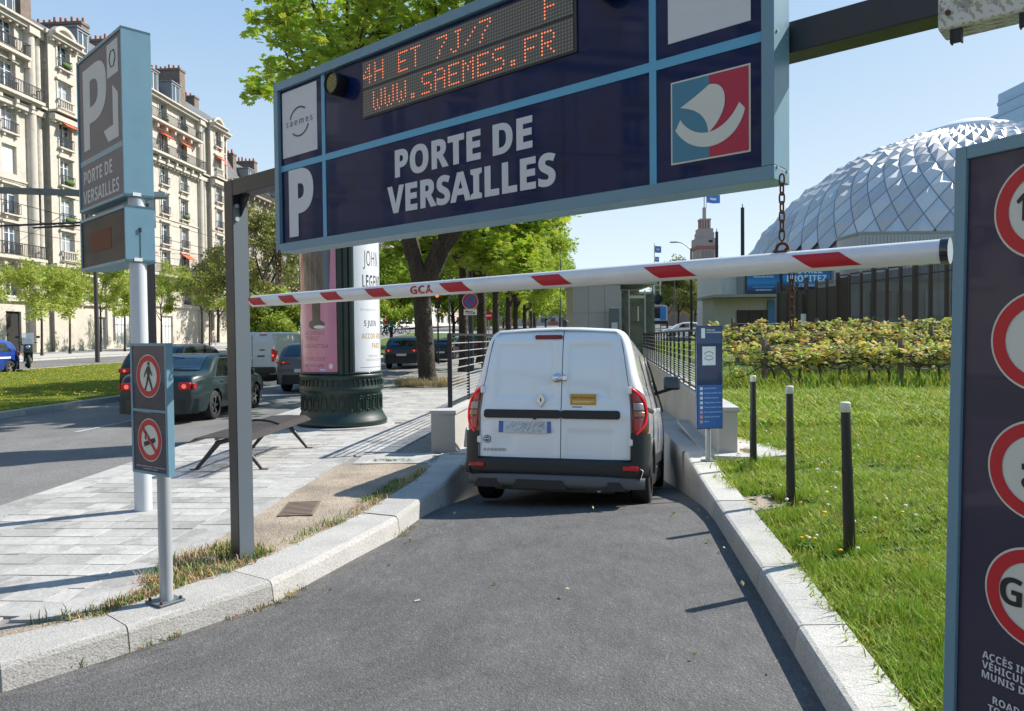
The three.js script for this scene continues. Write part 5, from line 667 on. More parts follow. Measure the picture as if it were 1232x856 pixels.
// street lamp with a flat head over the far carriageway
{ const p = pxd(832, 398, 66), t = pxd(832, 299, 66), a = pxd(811, 291, 66), o = thing('street_lamp', 'grey street lamp with a long arm left of the stepped tower', 'street lamp', [p.x, p.y - 0.4, p.z]); part(o, 'pole', cyl(0.12, 0.08, t.y - p.y + 0.4, 0, (t.y - p.y + 0.4) / 2, 0, 10), P.anthracite); part(o, 'arm', tube([[0, t.y - p.y + 0.3, 0], [(a.x - p.x) * 0.5, a.y - p.y + 0.25, 0], [a.x - p.x, a.y - p.y + 0.4, 0]], 0.05), P.galv); part(o, 'lamp_head', rbox(0.7, 0.12, 0.28, a.x - p.x, a.y - p.y + 0.36, 0, 0.05), P.galv); }
// distant modern blocks and a red brick school closing the view to the right of the kiosk
block('brick_block', 'reddish brick block behind the tram', 'building', 806, 836, 346, 190, 12, 3.5, mat([0.27, 0.16, 0.11], 0.9), (o, w, h, d) => { for (let i = 0; i < 4; i++) for (let j = 0; j < 3; j++) part(o, 'window', box(w * 0.12, h * 0.14, 0.1, w * (-0.36 + i * 0.24), h * (0.25 + j * 0.25), d + 0.05), B.pane); });
block('far_block', 'far grey apartment block behind the kiosk and the flags', 'building', 700, 800, 352, 260, 12, 5, mat([0.42, 0.40, 0.38], 0.9), (o, w, h, d) => { for (let i = 0; i < 9; i++) for (let j = 0; j < 4; j++) part(o, 'window', box(w * 0.05, h * 0.12, 0.1, w * (-0.44 + i * 0.11), h * (0.2 + j * 0.2), d + 0.05), B.pane); });
// the tram
{
  const D = 116, a = pxd(780, 391, D), b = pxd(803, 366, D), w = b.x - a.x, h = b.y - a.y, o = thing('tram', 'white and blue tram seen from the front beyond the kiosk', 'tram', [(a.x + b.x) / 2, a.y, -D]), r = 0.5;
  const body = extr(rrect(-w / 2, 0.3, w, h - 0.5, 0.45), 24, 0.05).translate(0, 0, -24); part(o, 'body', body, gloss([0.66, 0.68, 0.70], 0.8, 0.4)); part(o, 'roof_pack', rbox(w * 0.7, 0.35, 20, 0, h - 0.15, -12, 0.1), P.white);
  part(o, 'windscreen', extr(rrect(-w / 2 + 0.3, 1.0, w * 0.62, h * 0.55, 0.2), 0.05).translate(0, 0, 0.06), P.glassDark); part(o, 'blue_side', extr(rrect(w * 0.12, 0.7, w * 0.3, h * 0.66, 0.15), 0.05).translate(0, 0, 0.08), mat([0.06, 0.24, 0.55], 0.4)); part(o, 'skirt', box(w - 0.2, 0.5, 0.2, 0, 0.35, 0.05), P.plastic); for (const x of [-0.8, 0.8]) part(o, 'headlight', disc(x, 0.75, 0.12, 0.13, 16), P.white); part(o, 'destination', box(w * 0.5, 0.25, 0.04, -0.2, h * 0.72 + 0.42, 0.12), mat([0.3, 0.12, 0.05], 0.5)); }
{ const p = pxd(791, 366, 118), t = pxd(791, 335, 118), o = thing('lattice_mast', 'pale mast standing behind the tram', 'mast', [p.x, 0, p.z]); part(o, 'legs', [-0.5, 0.5].map((x) => rod([x, 1.5, 0], [x, t.y, 0], 0.13, 8)), P.white); part(o, 'rungs', Array.from({ length: 8 }, (_, k) => box(1.0, 0.1, 0.1, 0, p.y - 1 + k * 0.8, 0)), P.white); part(o, 'cluster', [T(new THREE.IcosahedronGeometry(0.8, 1), 0, p.y + 0.7, 0.2)], P.black); }
// ---------------------------------------------------------------- cars: bodies are lofted along their length
// x runs from the tail (0) to the nose (L), z across; top(x) and plan(x) shape the shell
function carShell(s) {
  const { L: len, W: wd, top, belt, sill, plan, tumble = 0.26, wheels, wr } = s, nx = s.nx ?? 120, hw = wd / 2;
  const side = (x, y) => { const p = hw * plan(x), bl = belt(x); if (y <= sill + 0.22) return p * lerp(0.93, 0.985, clamp((y - sill) / 0.22)); if (y <= bl) return p * lerp(0.985, 1, Math.sin(clamp((y - sill - 0.22) / (bl - sill - 0.22)) * Math.PI) * 1.0) * lerp(1, 0.975, clamp((y - sill - 0.4) / (bl - sill - 0.4)) ** 2); return p * 0.975 - (y - bl) * tumble; };
  const arch = (x) => { for (const w of wheels) { const d = Math.abs(x - w); if (d < wr * 1.17) return wr + Math.sqrt((wr * 1.17) ** 2 - d * d); } return sill; };
  const prof = (x) => { // half section from sill to roof centre
    const t = top(x), b = Math.min(belt(x), t - 0.05), lo = Math.min(Math.max(arch(x), sill), b - 0.02), pts = [];
    const roofW = side(x, Math.max(t - 0.09, b)); pts.push([side(x, lo) - 0.05, lo]);
    for (let k = 0; k <= 7; k++) { const y = lerp(lo, b, k / 7); pts.push([side(x, y), y]); }
    const g = t - 0.075; if (g > b + 0.02) for (let k = 1; k <= 5; k++) { const y = lerp(b, g, k / 5); pts.push([side(x, y), y]); } else for (let k = 1; k <= 5; k++) pts.push([side(x, b) - 0.004 * k, lerp(b, Math.max(g, b + 0.002), k / 5)]);
    const last = pts[pts.length - 1]; pts.push([last[0] - 0.03, last[1] + (t - last[1]) * 0.55], [last[0] - 0.09, last[1] + (t - last[1]) * 0.86], [last[0] * 0.62, t - 0.008], [0, t]); return pts; };
  const n = prof(len / 2).length, P2 = [], xs = []; for (let i = 0; i <= nx; i++) xs.push(lerp(0.0, len, i / nx));
  const p = [], ix = []; xs.forEach((x) => { const h = prof(x); for (let k = 0; k < n; k++) p.push(x, h[k][1], h[k][0]); for (let k = n - 2; k >= 0; k--) p.push(x, h[k][1], -h[k][0]); }); const m = 2 * n - 1;
  for (let i = 0; i < nx; i++) for (let k = 0; k < m - 1; k++) { const a = i * m + k, b = a + 1, c = a + m, d = c + 1; ix.push(a, c, b, b, c, d); }
  const capAt = (i, f) => { const b0 = i * m; const c = p.length / 3; p.push(xs[i], 0.6, 0); for (let k = 0; k < m - 1; k++) f ? ix.push(c, b0 + k + 1, b0 + k) : ix.push(c, b0 + k, b0 + k + 1); ix.push(...(f ? [c, b0, b0 + m - 1] : [c, b0 + m - 1, b0])); }; capAt(0, true); capAt(nx, false);
  const g = new THREE.BufferGeometry(); g.setAttribute('position', new THREE.Float32BufferAttribute(p, 3)); g.setIndex(ix); g.computeVertexNormals();
  return { geo: toCreasedNormals(g.toNonIndexed(), 0.7), side, top };
}
const sidePatch = (sh, pts, z, out = 0.006, nu = 10, nv = 6) => [1, -1].map((sg) => { const [a, b, c, d] = pts; return grid(nu, nv, (u, v) => { const x = lerp(lerp(a[0], b[0], u), lerp(d[0], c[0], u), v), y = lerp(lerp(a[1], b[1], u), lerp(d[1], c[1], u), v); return [x, y, sg * (sh.side(x, y) + out)]; }, sg < 0); });
const topPatch = (sh, x0, x1, w0, w1, out = 0.018) => grid(14, 24, (u, v) => { const x = lerp(x0, x1, v), w = lerp(w0, w1, v) * (2 * u - 1); return [x, sh.top(x) + out - 0.012 * Math.abs(2 * u - 1) ** 3, w]; }, x1 > x0);
function wheel(o, x, r, z, wd, rim = P.steel) { const s = Math.sign(z), w = part(o, 'wheel', T(lathe([[r * 0.62, -wd / 2], [r * 0.93, -wd / 2], [r, -wd / 2 + 0.03], [r, wd / 2 - 0.03], [r * 0.93, wd / 2], [r * 0.62, wd / 2]], 36), x, r, z, Math.PI / 2), P.rubber); const sp = []; for (let k = 0; k < 5; k++) { const a = k / 5 * 6.283; sp.push(T(new THREE.BoxGeometry(r * 0.58, r * 0.17, 0.02).translate(r * 0.33, 0, 0), x, r, z + s * (wd / 2 - 0.03), 0, 0, a)); } sp.push(T(new THREE.RingGeometry(r * 0.56, r * 0.66, 32), x, r, z + s * (wd / 2 - 0.012), 0, s > 0 ? 0 : Math.PI, 0), cyl(r * 0.13, r * 0.13, 0.03, x, r, z + s * (wd / 2 - 0.03), 14, Math.PI / 2)); part(w, 'rim', sp, rim); part(w, 'brake_disc', [T(new THREE.CircleGeometry(r * 0.6, 24), x, r, z + s * (wd / 2 - 0.09), 0, s > 0 ? 0 : Math.PI, 0)], P.black); }
function car(name, lab, cat, pos, ry, spec, group) {
  const { paint, L: len, W: wd } = spec, o = thing(name, lab, cat, pos, ry, group), sh = carShell(spec); part(o, 'body', sh.geo, paint); const r = spec.wr;
  part(o, 'underbody', box(len - 0.9, 0.3, wd - 0.3, len / 2, spec.sill + 0.12, 0), P.black); if (spec.bumper) part(o, 'bumper', spec.bumper(sh), P.plastic);
  for (const x of spec.wheels) { part(o, 'wheel_arch', [T(new THREE.CylinderGeometry(r * 1.16, r * 1.16, wd - 0.12, 24, 1, true, Math.PI / 2, Math.PI), x, r, 0, Math.PI / 2, 0, 0)], (() => { const m = P.rubber.clone(); m.side = THREE.DoubleSide; return m; })()); for (const s of [1, -1]) wheel(o, x, r, s * (wd / 2 - 0.125), 0.21, spec.rim); }
  for (const q of spec.glass) for (const g of sidePatch(sh, q, 0)) part(o, 'side_window', g, P.glassDark);
  part(o, 'rear_window', topPatch(sh, ...spec.rearGlass), P.glassDark); part(o, 'windscreen', topPatch(sh, ...spec.frontGlass), P.glassDark);
  const lm = mat([0.26, 0.006, 0.010], 0.25, 0, spec.braking ? { emissive: new THREE.Color(1, 0.05, 0.02), emissiveIntensity: 0.05 } : {});
  for (const s of [1, -1]) { const [y, h, w] = spec.lamp, z = s * (sh.side(0.06, y) - w / 2); const lp = part(o, 'tail_light', [rbox(0.10, h, w * 0.85, 0.028, y, z, 0.03), rbox(0.22, h * 0.75, 0.04, 0.13, y, s * (sh.side(0.13, y) - 0.014), 0.015)], lm); part(lp, 'lens', T(new THREE.CylinderGeometry(Math.min(h, w) * 0.3, Math.min(h, w) * 0.3, 0.012, 18), -0.026, y, z, 0, 0, Math.PI / 2), mat([0.6, 0.12, 0.1], 0.25, 0, spec.braking ? { emissive: new THREE.Color(1, 0.12, 0.08), emissiveIntensity: 0.5 } : {})); part(o, 'headlight', rbox(0.25, 0.14, 0.34, len - 0.16, spec.nose ?? 0.66, s * (wd / 2 - 0.34), 0.04), P.chrome); }
  part(o, 'number_plate', [box(0.012, 0.11, 0.5, -0.008, spec.plateY ?? 0.72, 0)], mat([0.6, 0.6, 0.58], 0.5)); part(o, 'rear_bumper', grid(14, 4, (u, v) => { const z = (2 * u - 1) * wd * 0.475, y = lerp(spec.sill - 0.02, spec.sill + 0.28, v); return [-0.03 + 0.16 * Math.abs(2 * u - 1) ** 6, y, z]; }, true), spec.bumperMat ?? P.plastic);
  for (const s of [1, -1]) part(o, 'mirror', rbox(0.12, 0.14, 0.2, spec.mirror[0], spec.mirror[1], s * (wd / 2 + 0.06), 0.04), paint);
  if (spec.chromeLine) for (const q of spec.chromeLine) part(o, 'window_trim', q.flatMap(([a, b]) => [1, -1].map((s) => rod([a[0], a[1], s * (sh.side(...a) + 0.008)], [b[0], b[1], s * (sh.side(...b) + 0.008)], 0.008, 5))), P.chrome);
  for (const x of spec.seams ?? []) part(o, 'door_seam', [1, -1].map((s) => tube([0, 0.3, 0.6, 1].map((t) => { const y = lerp(spec.sill + 0.1, spec.belt(x), t); return [x, y, s * (sh.side(x, y) + 0.0005)]; }), 0.006, 10, 4)), P.black);
  for (const [x, y] of spec.handles ?? []) part(o, 'door_handle', [1, -1].map((s) => rbox(0.18, 0.03, 0.03, x, y, s * (sh.side(x, y) + 0.015), 0.012)), spec.paint);
  return o;
}
const endPlan = (len, a = 0.55, b = 0.8, k = 0.16) => (x) => 1 - k * Math.max(0, 1 - x / a) ** 2.4 - k * 1.2 * Math.max(0, 1 - (len - x) / b) ** 2.2;
const prof = (pts) => (x) => { // smooth through points
  if (x <= pts[0][0]) return pts[0][1]; for (let i = 1; i < pts.length; i++) if (x <= pts[i][0]) { const p0 = pts[Math.max(0, i - 2)], p1 = pts[i - 1], p2 = pts[i], p3 = pts[Math.min(pts.length - 1, i + 1)], t = (x - p1[0]) / (p2[0] - p1[0]), h = p2[0] - p1[0], m1 = (p2[1] - p0[1]) / ((p2[0] - p0[0]) || 1) * h, m2 = (p3[1] - p1[1]) / ((p3[0] - p1[0]) || 1) * h; return (2 * t ** 3 - 3 * t * t + 1) * p1[1] + (t ** 3 - 2 * t * t + t) * m1 + (-2 * t ** 3 + 3 * t * t) * p2[1] + (t ** 3 - t * t) * m2; } return pts[pts.length - 1][1]; };
const SEDAN = { L: 4.55, W: 1.78, sill: 0.24, wr: 0.32, wheels: [0.98, 3.56], top: prof([[0, 0.80], [0.06, 0.97], [0.2, 1.04], [0.55, 1.07], [0.85, 1.12], [1.3, 1.36], [1.65, 1.45], [2.1, 1.465], [2.55, 1.42], [3.05, 1.17], [3.35, 0.98], [3.9, 0.90], [4.3, 0.80], [4.48, 0.68], [4.55, 0.52]]), belt: prof([[0, 0.80], [0.4, 0.90], [2, 0.90], [3.4, 0.86], [4.55, 0.6]]), plan: endPlan(4.55), glass: [[[0.98, 0.96], [2.02, 0.94], [2.0, 1.36], [1.52, 1.33]], [[2.07, 0.94], [3.12, 0.93], [2.62, 1.31], [2.06, 1.36]]], rearGlass: [0.82, 1.45, 0.58, 0.52], frontGlass: [3.28, 2.45, 0.66, 0.55], lamp: [0.80, 0.16, 0.30], plateY: 0.66, mirror: [2.98, 0.98], seams: [1.12, 2.05, 3.12], handles: [[1.35, 0.83], [2.3, 0.83]], tumble: 0.34, chromeLine: [[[[0.95, 0.93], [3.1, 0.91]], [[0.95, 0.93], [1.5, 1.36]], [[1.5, 1.36], [2.6, 1.335]], [[2.6, 1.335], [3.1, 0.91]]]] };
const SUV = { L: 4.5, W: 1.86, sill: 0.30, wr: 0.35, wheels: [0.86, 3.55], top: prof([[0, 0.78], [0.04, 1.02], [0.15, 1.16], [0.5, 1.50], [0.75, 1.60], [1.6, 1.655], [2.3, 1.62], [2.7, 1.5], [3.2, 1.16], [3.45, 1.06], [4.1, 0.98], [4.4, 0.85], [4.5, 0.6]]), belt: prof([[0, 0.9], [0.4, 1.03], [2, 1.0], [3.5, 0.96], [4.5, 0.7]]), plan: endPlan(4.5, 0.45, 0.75, 0.13), glass: [[[0.65, 1.10], [1.25, 1.07], [1.25, 1.48], [0.92, 1.44]], [[1.3, 1.06], [2.15, 1.05], [2.15, 1.5], [1.3, 1.49]], [[2.2, 1.05], [3.0, 1.04], [2.6, 1.42], [2.2, 1.5]]], rearGlass: [0.17, 0.54, 0.66, 0.58], frontGlass: [3.22, 2.55, 0.72, 0.6], lamp: [0.93, 0.14, 0.34], plateY: 0.72, mirror: [2.95, 1.08], seams: [1.27, 2.18, 3.05], handles: [[1.42, 0.93], [2.35, 0.93]], tumble: 0.3, nose: 0.78 };
const HATCH = { ...SUV, L: 3.9, W: 1.7, sill: 0.24, wr: 0.3, wheels: [0.68, 3.12], top: prof([[0, 0.72], [0.04, 0.95], [0.12, 1.06], [0.42, 1.34], [0.7, 1.43], [1.4, 1.475], [2.0, 1.44], [2.4, 1.3], [2.85, 1.03], [3.05, 0.94], [3.6, 0.84], [3.82, 0.7], [3.9, 0.5]]), belt: prof([[0, 0.82], [0.4, 0.92], [2, 0.9], [3, 0.86], [3.9, 0.6]]), plan: endPlan(3.9, 0.45, 0.75, 0.13), glass: [[[0.6, 0.97], [1.45, 0.95], [1.45, 1.34], [0.85, 1.30]], [[1.5, 0.95], [2.6, 0.93], [2.2, 1.28], [1.5, 1.34]]], rearGlass: [0.13, 0.47, 0.56, 0.5], frontGlass: [2.88, 2.2, 0.62, 0.52], lamp: [0.86, 0.2, 0.22], plateY: 0.62, mirror: [2.6, 0.98], seams: [0.62, 1.47, 2.65], handles: [[1.65, 0.82]], nose: 0.66 };
const BIGVAN = { L: 5.0, W: 1.92, sill: 0.28, wr: 0.34, wheels: [0.98, 4.1], top: prof([[0, 1.55], [0.03, 1.84], [0.16, 1.93], [1, 1.955], [2.8, 1.95], [3.4, 1.88], [3.9, 1.6], [4.35, 1.22], [4.55, 1.1], [4.85, 0.95], [5.0, 0.6]]), belt: prof([[0, 1.1], [3, 1.12], [4.3, 1.05], [5, 0.7]]), plan: endPlan(5, 0.25, 0.8, 0.05), glass: [[[3.1, 1.2], [4.2, 1.14], [3.75, 1.6], [3.1, 1.72]]], rearGlass: [0.01, 0.012, 0.01, 0.01], frontGlass: [4.38, 3.55, 0.8, 0.66], lamp: [1.02, 0.5, 0.16], plateY: 0.92, mirror: [4.0, 1.25], seams: [1.9, 3.05, 4.2], handles: [[2.1, 1.0], [3.25, 1.0]], tumble: 0.12, nose: 0.8 };
const BR = (x, D, a = 0.05) => [x, landH(x, D), -D];    // tail on the boulevard; nose points away
const RY = Math.PI / 2 - 0.05;                            // car x axis -> away from the camera
car('sedan', 'dark teal sedan with lit round tail lights and chrome window line on the boulevard', 'car', BR(-7.5, 15.7), Math.PI / 2 - 0.005, { ...SEDAN, paint: gloss([0.0035, 0.016, 0.018], 0.28, 0.4), braking: true, bumperMat: gloss([0.0035, 0.015, 0.017], 0.28, 0.4), rim: P.chrome });
car('estate_car', 'black taller car half hidden behind the teal sedan', 'car', BR(-10.1, 20.7), RY, { ...SUV, paint: gloss([0.006, 0.009, 0.008], 0.35, 0.4), braking: true });
{ const v = car('delivery_van', 'dirty white delivery van with paired rear doors in the left lane', 'van', BR(-10.25, 29.5), RY, { ...BIGVAN, paint: gloss([0.60, 0.62, 0.63], 0.6, 0.45), braking: true, rim: P.black });
  part(v, 'door_seam', [box(0.012, 1.5, 0.014, -0.003, 1.08, 0)], P.plastic); part(v, 'door_handle', [rbox(0.03, 0.05, 0.3, -0.012, 1.0, 0.35, 0.01), rbox(0.02, 0.04, 0.22, -0.01, 1.24, 0.4, 0.01)], P.black); part(v, 'high_brake_light', rbox(0.02, 0.04, 0.3, 0.01, 1.84, 0.45, 0.01), P.red); part(v, 'step_bumper', rbox(0.18, 0.26, 1.85, 0.0, 0.44, 0, 0.04), P.plastic); }
car('crossover', 'grey crossover with thin red lights, partly hidden by the advertising column', 'car', BR(-6.75, 24.0), RY, { ...SUV, paint: gloss([0.075, 0.070, 0.066], 0.5, 0.4), lamp: [0.98, 0.07, 0.42], braking: true });
car('black_car', 'black crossover waiting just right of the advertising column', 'car', BR(-5.55, 37.5), RY, { ...SUV, paint: gloss([0.006, 0.007, 0.008], 0.35, 0.4), braking: true }, );
car('black_car', 'black hatchback queueing behind the chestnut trunk', 'car', BR(-4.35, 45.5), RY, { ...HATCH, paint: gloss([0.006, 0.007, 0.009], 0.35, 0.4), braking: true });
car('white_car', 'white hatchback in the queue, seen above the black crossover', 'car', BR(-7.2, 47), RY, { ...HATCH, paint: P.whitePaint, braking: true });
car('dark_car', 'dark estate car in the queue right of the chestnut trunk', 'car', BR(-3.1, 53), RY, { ...SUV, paint: gloss([0.02, 0.022, 0.025], 1, 0.3), braking: true });
car('dark_car', 'dark hatchback in the left lane of the queue beyond the white hatchback', 'car', BR(-6.5, 54), RY, { ...HATCH, paint: gloss([0.012, 0.014, 0.02], 1, 0.3), braking: true });
car('dark_car', 'black saloon in the queue seen between the chestnut trunk and the round sign', 'car', BR(-1.9, 58.5), RY, { ...SEDAN, paint: gloss([0.012, 0.013, 0.015], 1, 0.3), braking: true });
car('silver_car', 'silver car far down the queue above the railing', 'car', BR(-5.0, 60), RY, { ...HATCH, paint: gloss([0.42, 0.43, 0.45], 1, 0.3), braking: true });
car('red_lit_car', 'dark car with bright brake lights far down the boulevard, above the railing', 'car', BR(-1.8, 66), RY, { ...SEDAN, paint: gloss([0.05, 0.055, 0.065], 1, 0.3), braking: true });
car('white_estate', 'white car far off between the tree trunks', 'car', BR(-0.6, 74), RY, { ...SUV, paint: P.whitePaint, braking: true });
car('parked_car', 'white car parked in front of the tram', 'car', [pxd(846, 392, 72).x, pxd(846, 406, 72).y, -72], Math.PI, { ...HATCH, paint: P.whitePaint });
{ const c = car('police_car', 'small blue car with a white side stripe at the left edge', 'car', [-20.9, landH(-20, 29) + 0.03, -30.6], -Math.PI / 2, { ...HATCH, paint: gloss([0.012, 0.045, 0.26], 1, 0.3) }); part(c, 'side_stripe', [1, -1].map((s) => box(2.0, 0.07, 0.012, 1.7, 0.72, s * 0.845)), P.white); }
// ---------------------------------------------------------------- the white van going down the ramp; local z out of its tail toward the camera
{
  const Dw = 8.32, tilt = 0.125, o = thing('panel_van', 'white panel van with closed rear doors driving down the ramp', 'van', [0.572, laneH(Dw) + 0.005, -Dw], 0);
  o.rotation.order = 'YXZ'; o.rotation.set(-tilt, -0.245, 0); o.scale.setScalar(1.035);
  // local: origin on the road below the rear axle; +z to the tail, rear face at z = ZR
  const ZR = 0.70, LEN = 4.45, hw = 0.925;
  const halfW = prof([[0.28, 0.87], [0.45, 0.915], [0.7, 0.925], [0.95, 0.918], [1.2, 0.868], [1.33, 0.825], [1.6, 0.765], [1.73, 0.72], [1.79, 0.66], [1.815, 0.58]]);
  const doorHalf = prof([[0.45, 0.765], [0.95, 0.765], [1.2, 0.742], [1.33, 0.722], [1.6, 0.678], [1.75, 0.64], [1.80, 0.60]]);
  const topZ = (z) => { const d = ZR - z; return d < 2.3 ? 1.815 - 0.02 * Math.max(0, 0.5 - d) : piece([[2.3, 1.815], [2.75, 1.74], [3.4, 1.28], [3.7, 1.12], [4.2, 0.98], [4.4, 0.75], [4.45, 0.5]], d); };
  const plan = (z) => { const d = ZR - z; return 1 - 0.02 * Math.max(0, 1 - d / 0.3) ** 2 - 0.14 * Math.max(0, 1 - (LEN - d) / 0.9) ** 2.2; };
  const wz = [0, -2.72], wr = 0.315, CR = 0.15;   // CR: radius of the rounded tail corners
  const corner = (y, t, out, s) => { const dh = doorHalf(y) + 0.006, hwy = halfW(y); if (t <= 1) { const a = t * Math.PI / 2; return [s * (dh + (hwy - dh + out) * Math.sin(a)), y, ZR - lean(y) - CR * (1 - Math.cos(a)) + out * Math.cos(a)]; } return [s * (hwy + out), y, ZR - lean(y) - CR - (t - 1) * 0.24]; };
  const lean = (y) => 0.10 * Math.max(0, y - 0.85) ** 1.5 + 0.02 * Math.max(0, y - 1.55);   // how far the tail leans in with height
  { // shell
    const nz = 150, nk = 26, p = [], ix = []; const sec = (z) => { const t = topZ(z), pts = []; let lo = 0.30; for (const w of wz) { const d = Math.abs(z - w); if (d < wr * 1.2) lo = Math.max(lo, wr + Math.sqrt((wr * 1.2) ** 2 - d * d)); } const mx = Math.min(t, 1.815); for (let k = 0; k <= nk; k++) { const y = lerp(Math.min(lo, mx - 0.1), mx, 1 - (1 - k / nk) ** 1.5), yy = y / mx * 1.815; const q = t < 1.8 ? lerp(halfW(y), halfW(yy), sstep(0.55, 1, y / mx)) : halfW(y); pts.push([q * plan(z), y]); } pts.push([0.25, t + 0.022], [0, t + 0.028]); return pts; };
    const n = nk + 3, m = 2 * n - 1; for (let i = 0; i <= nz; i++) { const dist = i < 24 ? CR * (1 - Math.cos(i / 24 * Math.PI / 2)) : lerp(CR, LEN, (i - 24) / (nz - 24)), z = ZR - 0.006 - dist, h = sec(z), f = Math.sqrt(Math.max(0, 1 - (1 - Math.min(1, dist / CR)) ** 2)); const zz = (y) => dist < 0.7 ? z - lean(y) * (1 - dist / 0.7) : z, xx = (q) => q[1] > 0.4 && q[0] > 0.3 ? lerp(Math.min(q[0], doorHalf(q[1]) + 0.004), q[0], f) : q[0], yy = (q) => q[1] > 1.5 ? q[1] - 0.045 * (1 - f) * sstep(1.5, 1.8, q[1]) : q[1]; for (let k = 0; k < n; k++) p.push(xx(h[k]), yy(h[k]), zz(h[k][1])); for (let k = n - 2; k >= 0; k--) p.push(-xx(h[k]), yy(h[k]), zz(h[k][1])); }
    for (let i = 0; i < nz; i++) for (let k = 0; k < m - 1; k++) { const a = i * m + k, b = a + 1, c = a + m, d = c + 1; ix.push(a, b, c, b, d, c); }
    const g = new THREE.BufferGeometry(); g.setAttribute('position', new THREE.Float32BufferAttribute(p, 3)); g.setIndex(ix); g.computeVertexNormals(); part(o, 'body', toCreasedNormals(g.toNonIndexed(), 0.8), gloss([0.82, 0.825, 0.83], 1, 0.3, { side: THREE.DoubleSide }));
    part(o, 'inner_tail', new THREE.ShapeGeometry(poly([[-0.85, 0.4], [0.85, 0.4], [0.85, 1.2], [0.7, 1.72], [-0.7, 1.72], [-0.85, 1.2]])).translate(0, 0, ZR - 0.16), P.black);
  }
  // rear doors as pressed panels: surface depth from lean, edge rounding and the window-shaped recess
  const xs = 0.075, white = gloss([0.82, 0.825, 0.83], 1, 0.3);
  const recess = (x, y, side) => { const cx = side < 0 ? -0.30 : 0.365, w = side < 0 ? 0.325 : 0.235; const d = (a, r) => sstep(1, 1 - r, a); return 0.016 * d(Math.abs(x - cx) / w, 0.16) * d(Math.abs(y - 1.36) / 0.30, 0.18) + 0.010 * d(Math.abs(x - cx) / (w * 1.05), 0.12) * d(Math.abs(y - 0.62) / 0.17, 0.3) - 0.012 * Math.exp(-(((y - 0.93) / 0.05) ** 2)); };
  const doorZ = (x, y) => { const hwy = doorHalf(y), e = Math.abs(x) / hwy, ty = clamp((y - 1.66) / 0.13); return ZR - lean(y) - 0.012 * e ** 8 - 0.05 * ty ** 2.2 + 0.004; };
  const door = (a, b, side) => grid(44, 60, (u, v) => { const y = lerp(0.475, 1.79, v), hwy = doorHalf(y) - 0.004, L0 = a === null ? -hwy : a, R0 = b === null ? hwy : b, x = lerp(L0, R0, u); return [x, y, doorZ(x, y) - recess(x, y, side)]; });
  part(o, 'rear_door', door(null, xs - 0.004, -1), white, 'wider left rear door with a number plate'); part(o, 'rear_door', door(xs + 0.004, null, 1), white, 'narrower right rear door with a yellow sticker');
  part(o, 'door_seam', [grid(2, 30, (u, v) => { const y = lerp(0.475, 1.79, v), x = xs + (u - 0.5) * 0.012; return [x, y, doorZ(x, y) - 0.012]; })], P.black);
  part(o, 'door_gap', [-1, 1].map((s) => tube(Array.from({ length: 14 }, (_, k) => { const y = lerp(0.48, 1.77, k / 13), x = s * (doorHalf(y) + 0.001); return [x, y, doorZ(x, y) - 0.001]; }), 0.005, 40, 5)), mat([0.12, 0.125, 0.13], 0.6));
  const on = (x, y, out = 0.006) => doorZ(x, y) + out - recess(x, y, x < xs ? -1 : 1);
  // trim on the doors
  const patch = (x0, x1, y0, y1, out, nu = 12, nv = 4) => grid(nu, nv, (u, v) => { const x = lerp(x0, x1, u), y = lerp(y0, y1, v); return [x, y, doorZ(x, y) - 0.008 + out]; });
  const strip2 = (x0, x1, endL) => { const g = extr(rrect(x0, 0.885, x1 - x0, 0.078, 0.03), 0.02, 0.004); const p = g.attributes.position; for (let i = 0; i < p.count; i++) p.setZ(i, p.getZ(i) + doorZ(0.3, 0.92) - 0.004 - (Math.abs(p.getX(i)) > 0.6 ? 0.0 : 0)); g.computeVertexNormals(); return g; };
  part(o, 'door_strip', [strip2(-0.72, xs - 0.003)], P.plastic); part(o, 'door_strip', [strip2(xs + 0.003, 0.66)], P.plastic); part(o, 'plate_camera', rbox(0.03, 0.02, 0.03, -0.19, 0.878, on(-0.19, 0.88) + 0.012, 0.006), P.black);
  { const cv = document.createElement('canvas'); cv.width = 512; cv.height = 110; const x = cv.getContext('2d'); x.fillStyle = '#c9cdd2'; x.fillRect(0, 0, 512, 110); x.fillStyle = '#3f66ad'; x.fillRect(0, 0, 46, 110); x.fillRect(474, 0, 38, 110); x.filter = 'none'; const r = rng(9); for (let i = 0; i < 46; i++) { x.strokeStyle = `rgba(${90 + r() * 60},${95 + r() * 60},${105 + r() * 60},0.35)`; x.lineWidth = 5 + r() * 9; const a = 60 + r() * 380; x.beginPath(); x.moveTo(a, r() * 110); x.lineTo(a + 20 + r() * 40, r() * 110); x.stroke(); }
    const t = new THREE.CanvasTexture(cv); t.colorSpace = THREE.SRGBColorSpace; part(o, 'number_plate', patch(-0.565, -0.025, 0.735, 0.85, 0.016), gloss(0xffffff, 0.4, 0.4, { map: t })); }
  { const R = 0.055, g = []; const dmd = poly([[0, 0.085], [0.052, 0], [0, -0.085], [-0.052, 0]], [[[0, 0.042], [-0.02, 0], [0, -0.042], [0.02, 0]]]); part(o, 'emblem', extr(dmd, 0.012, 0.008).scale(0.85, 0.78, 1).translate(-0.13, 1.065, on(-0.13, 1.065) + 0.006), P.chrome); }
  part(o, 'latch', [T(new THREE.SphereGeometry(0.055, 24, 14).scale(1.05, 0.85, 0.45), 0.028, 1.29, on(0.03, 1.29) + 0.012), rbox(0.05, 0.062, 0.03, 0.105, 1.29, on(0.1, 1.29) + 0.008, 0.012)], P.chrome);
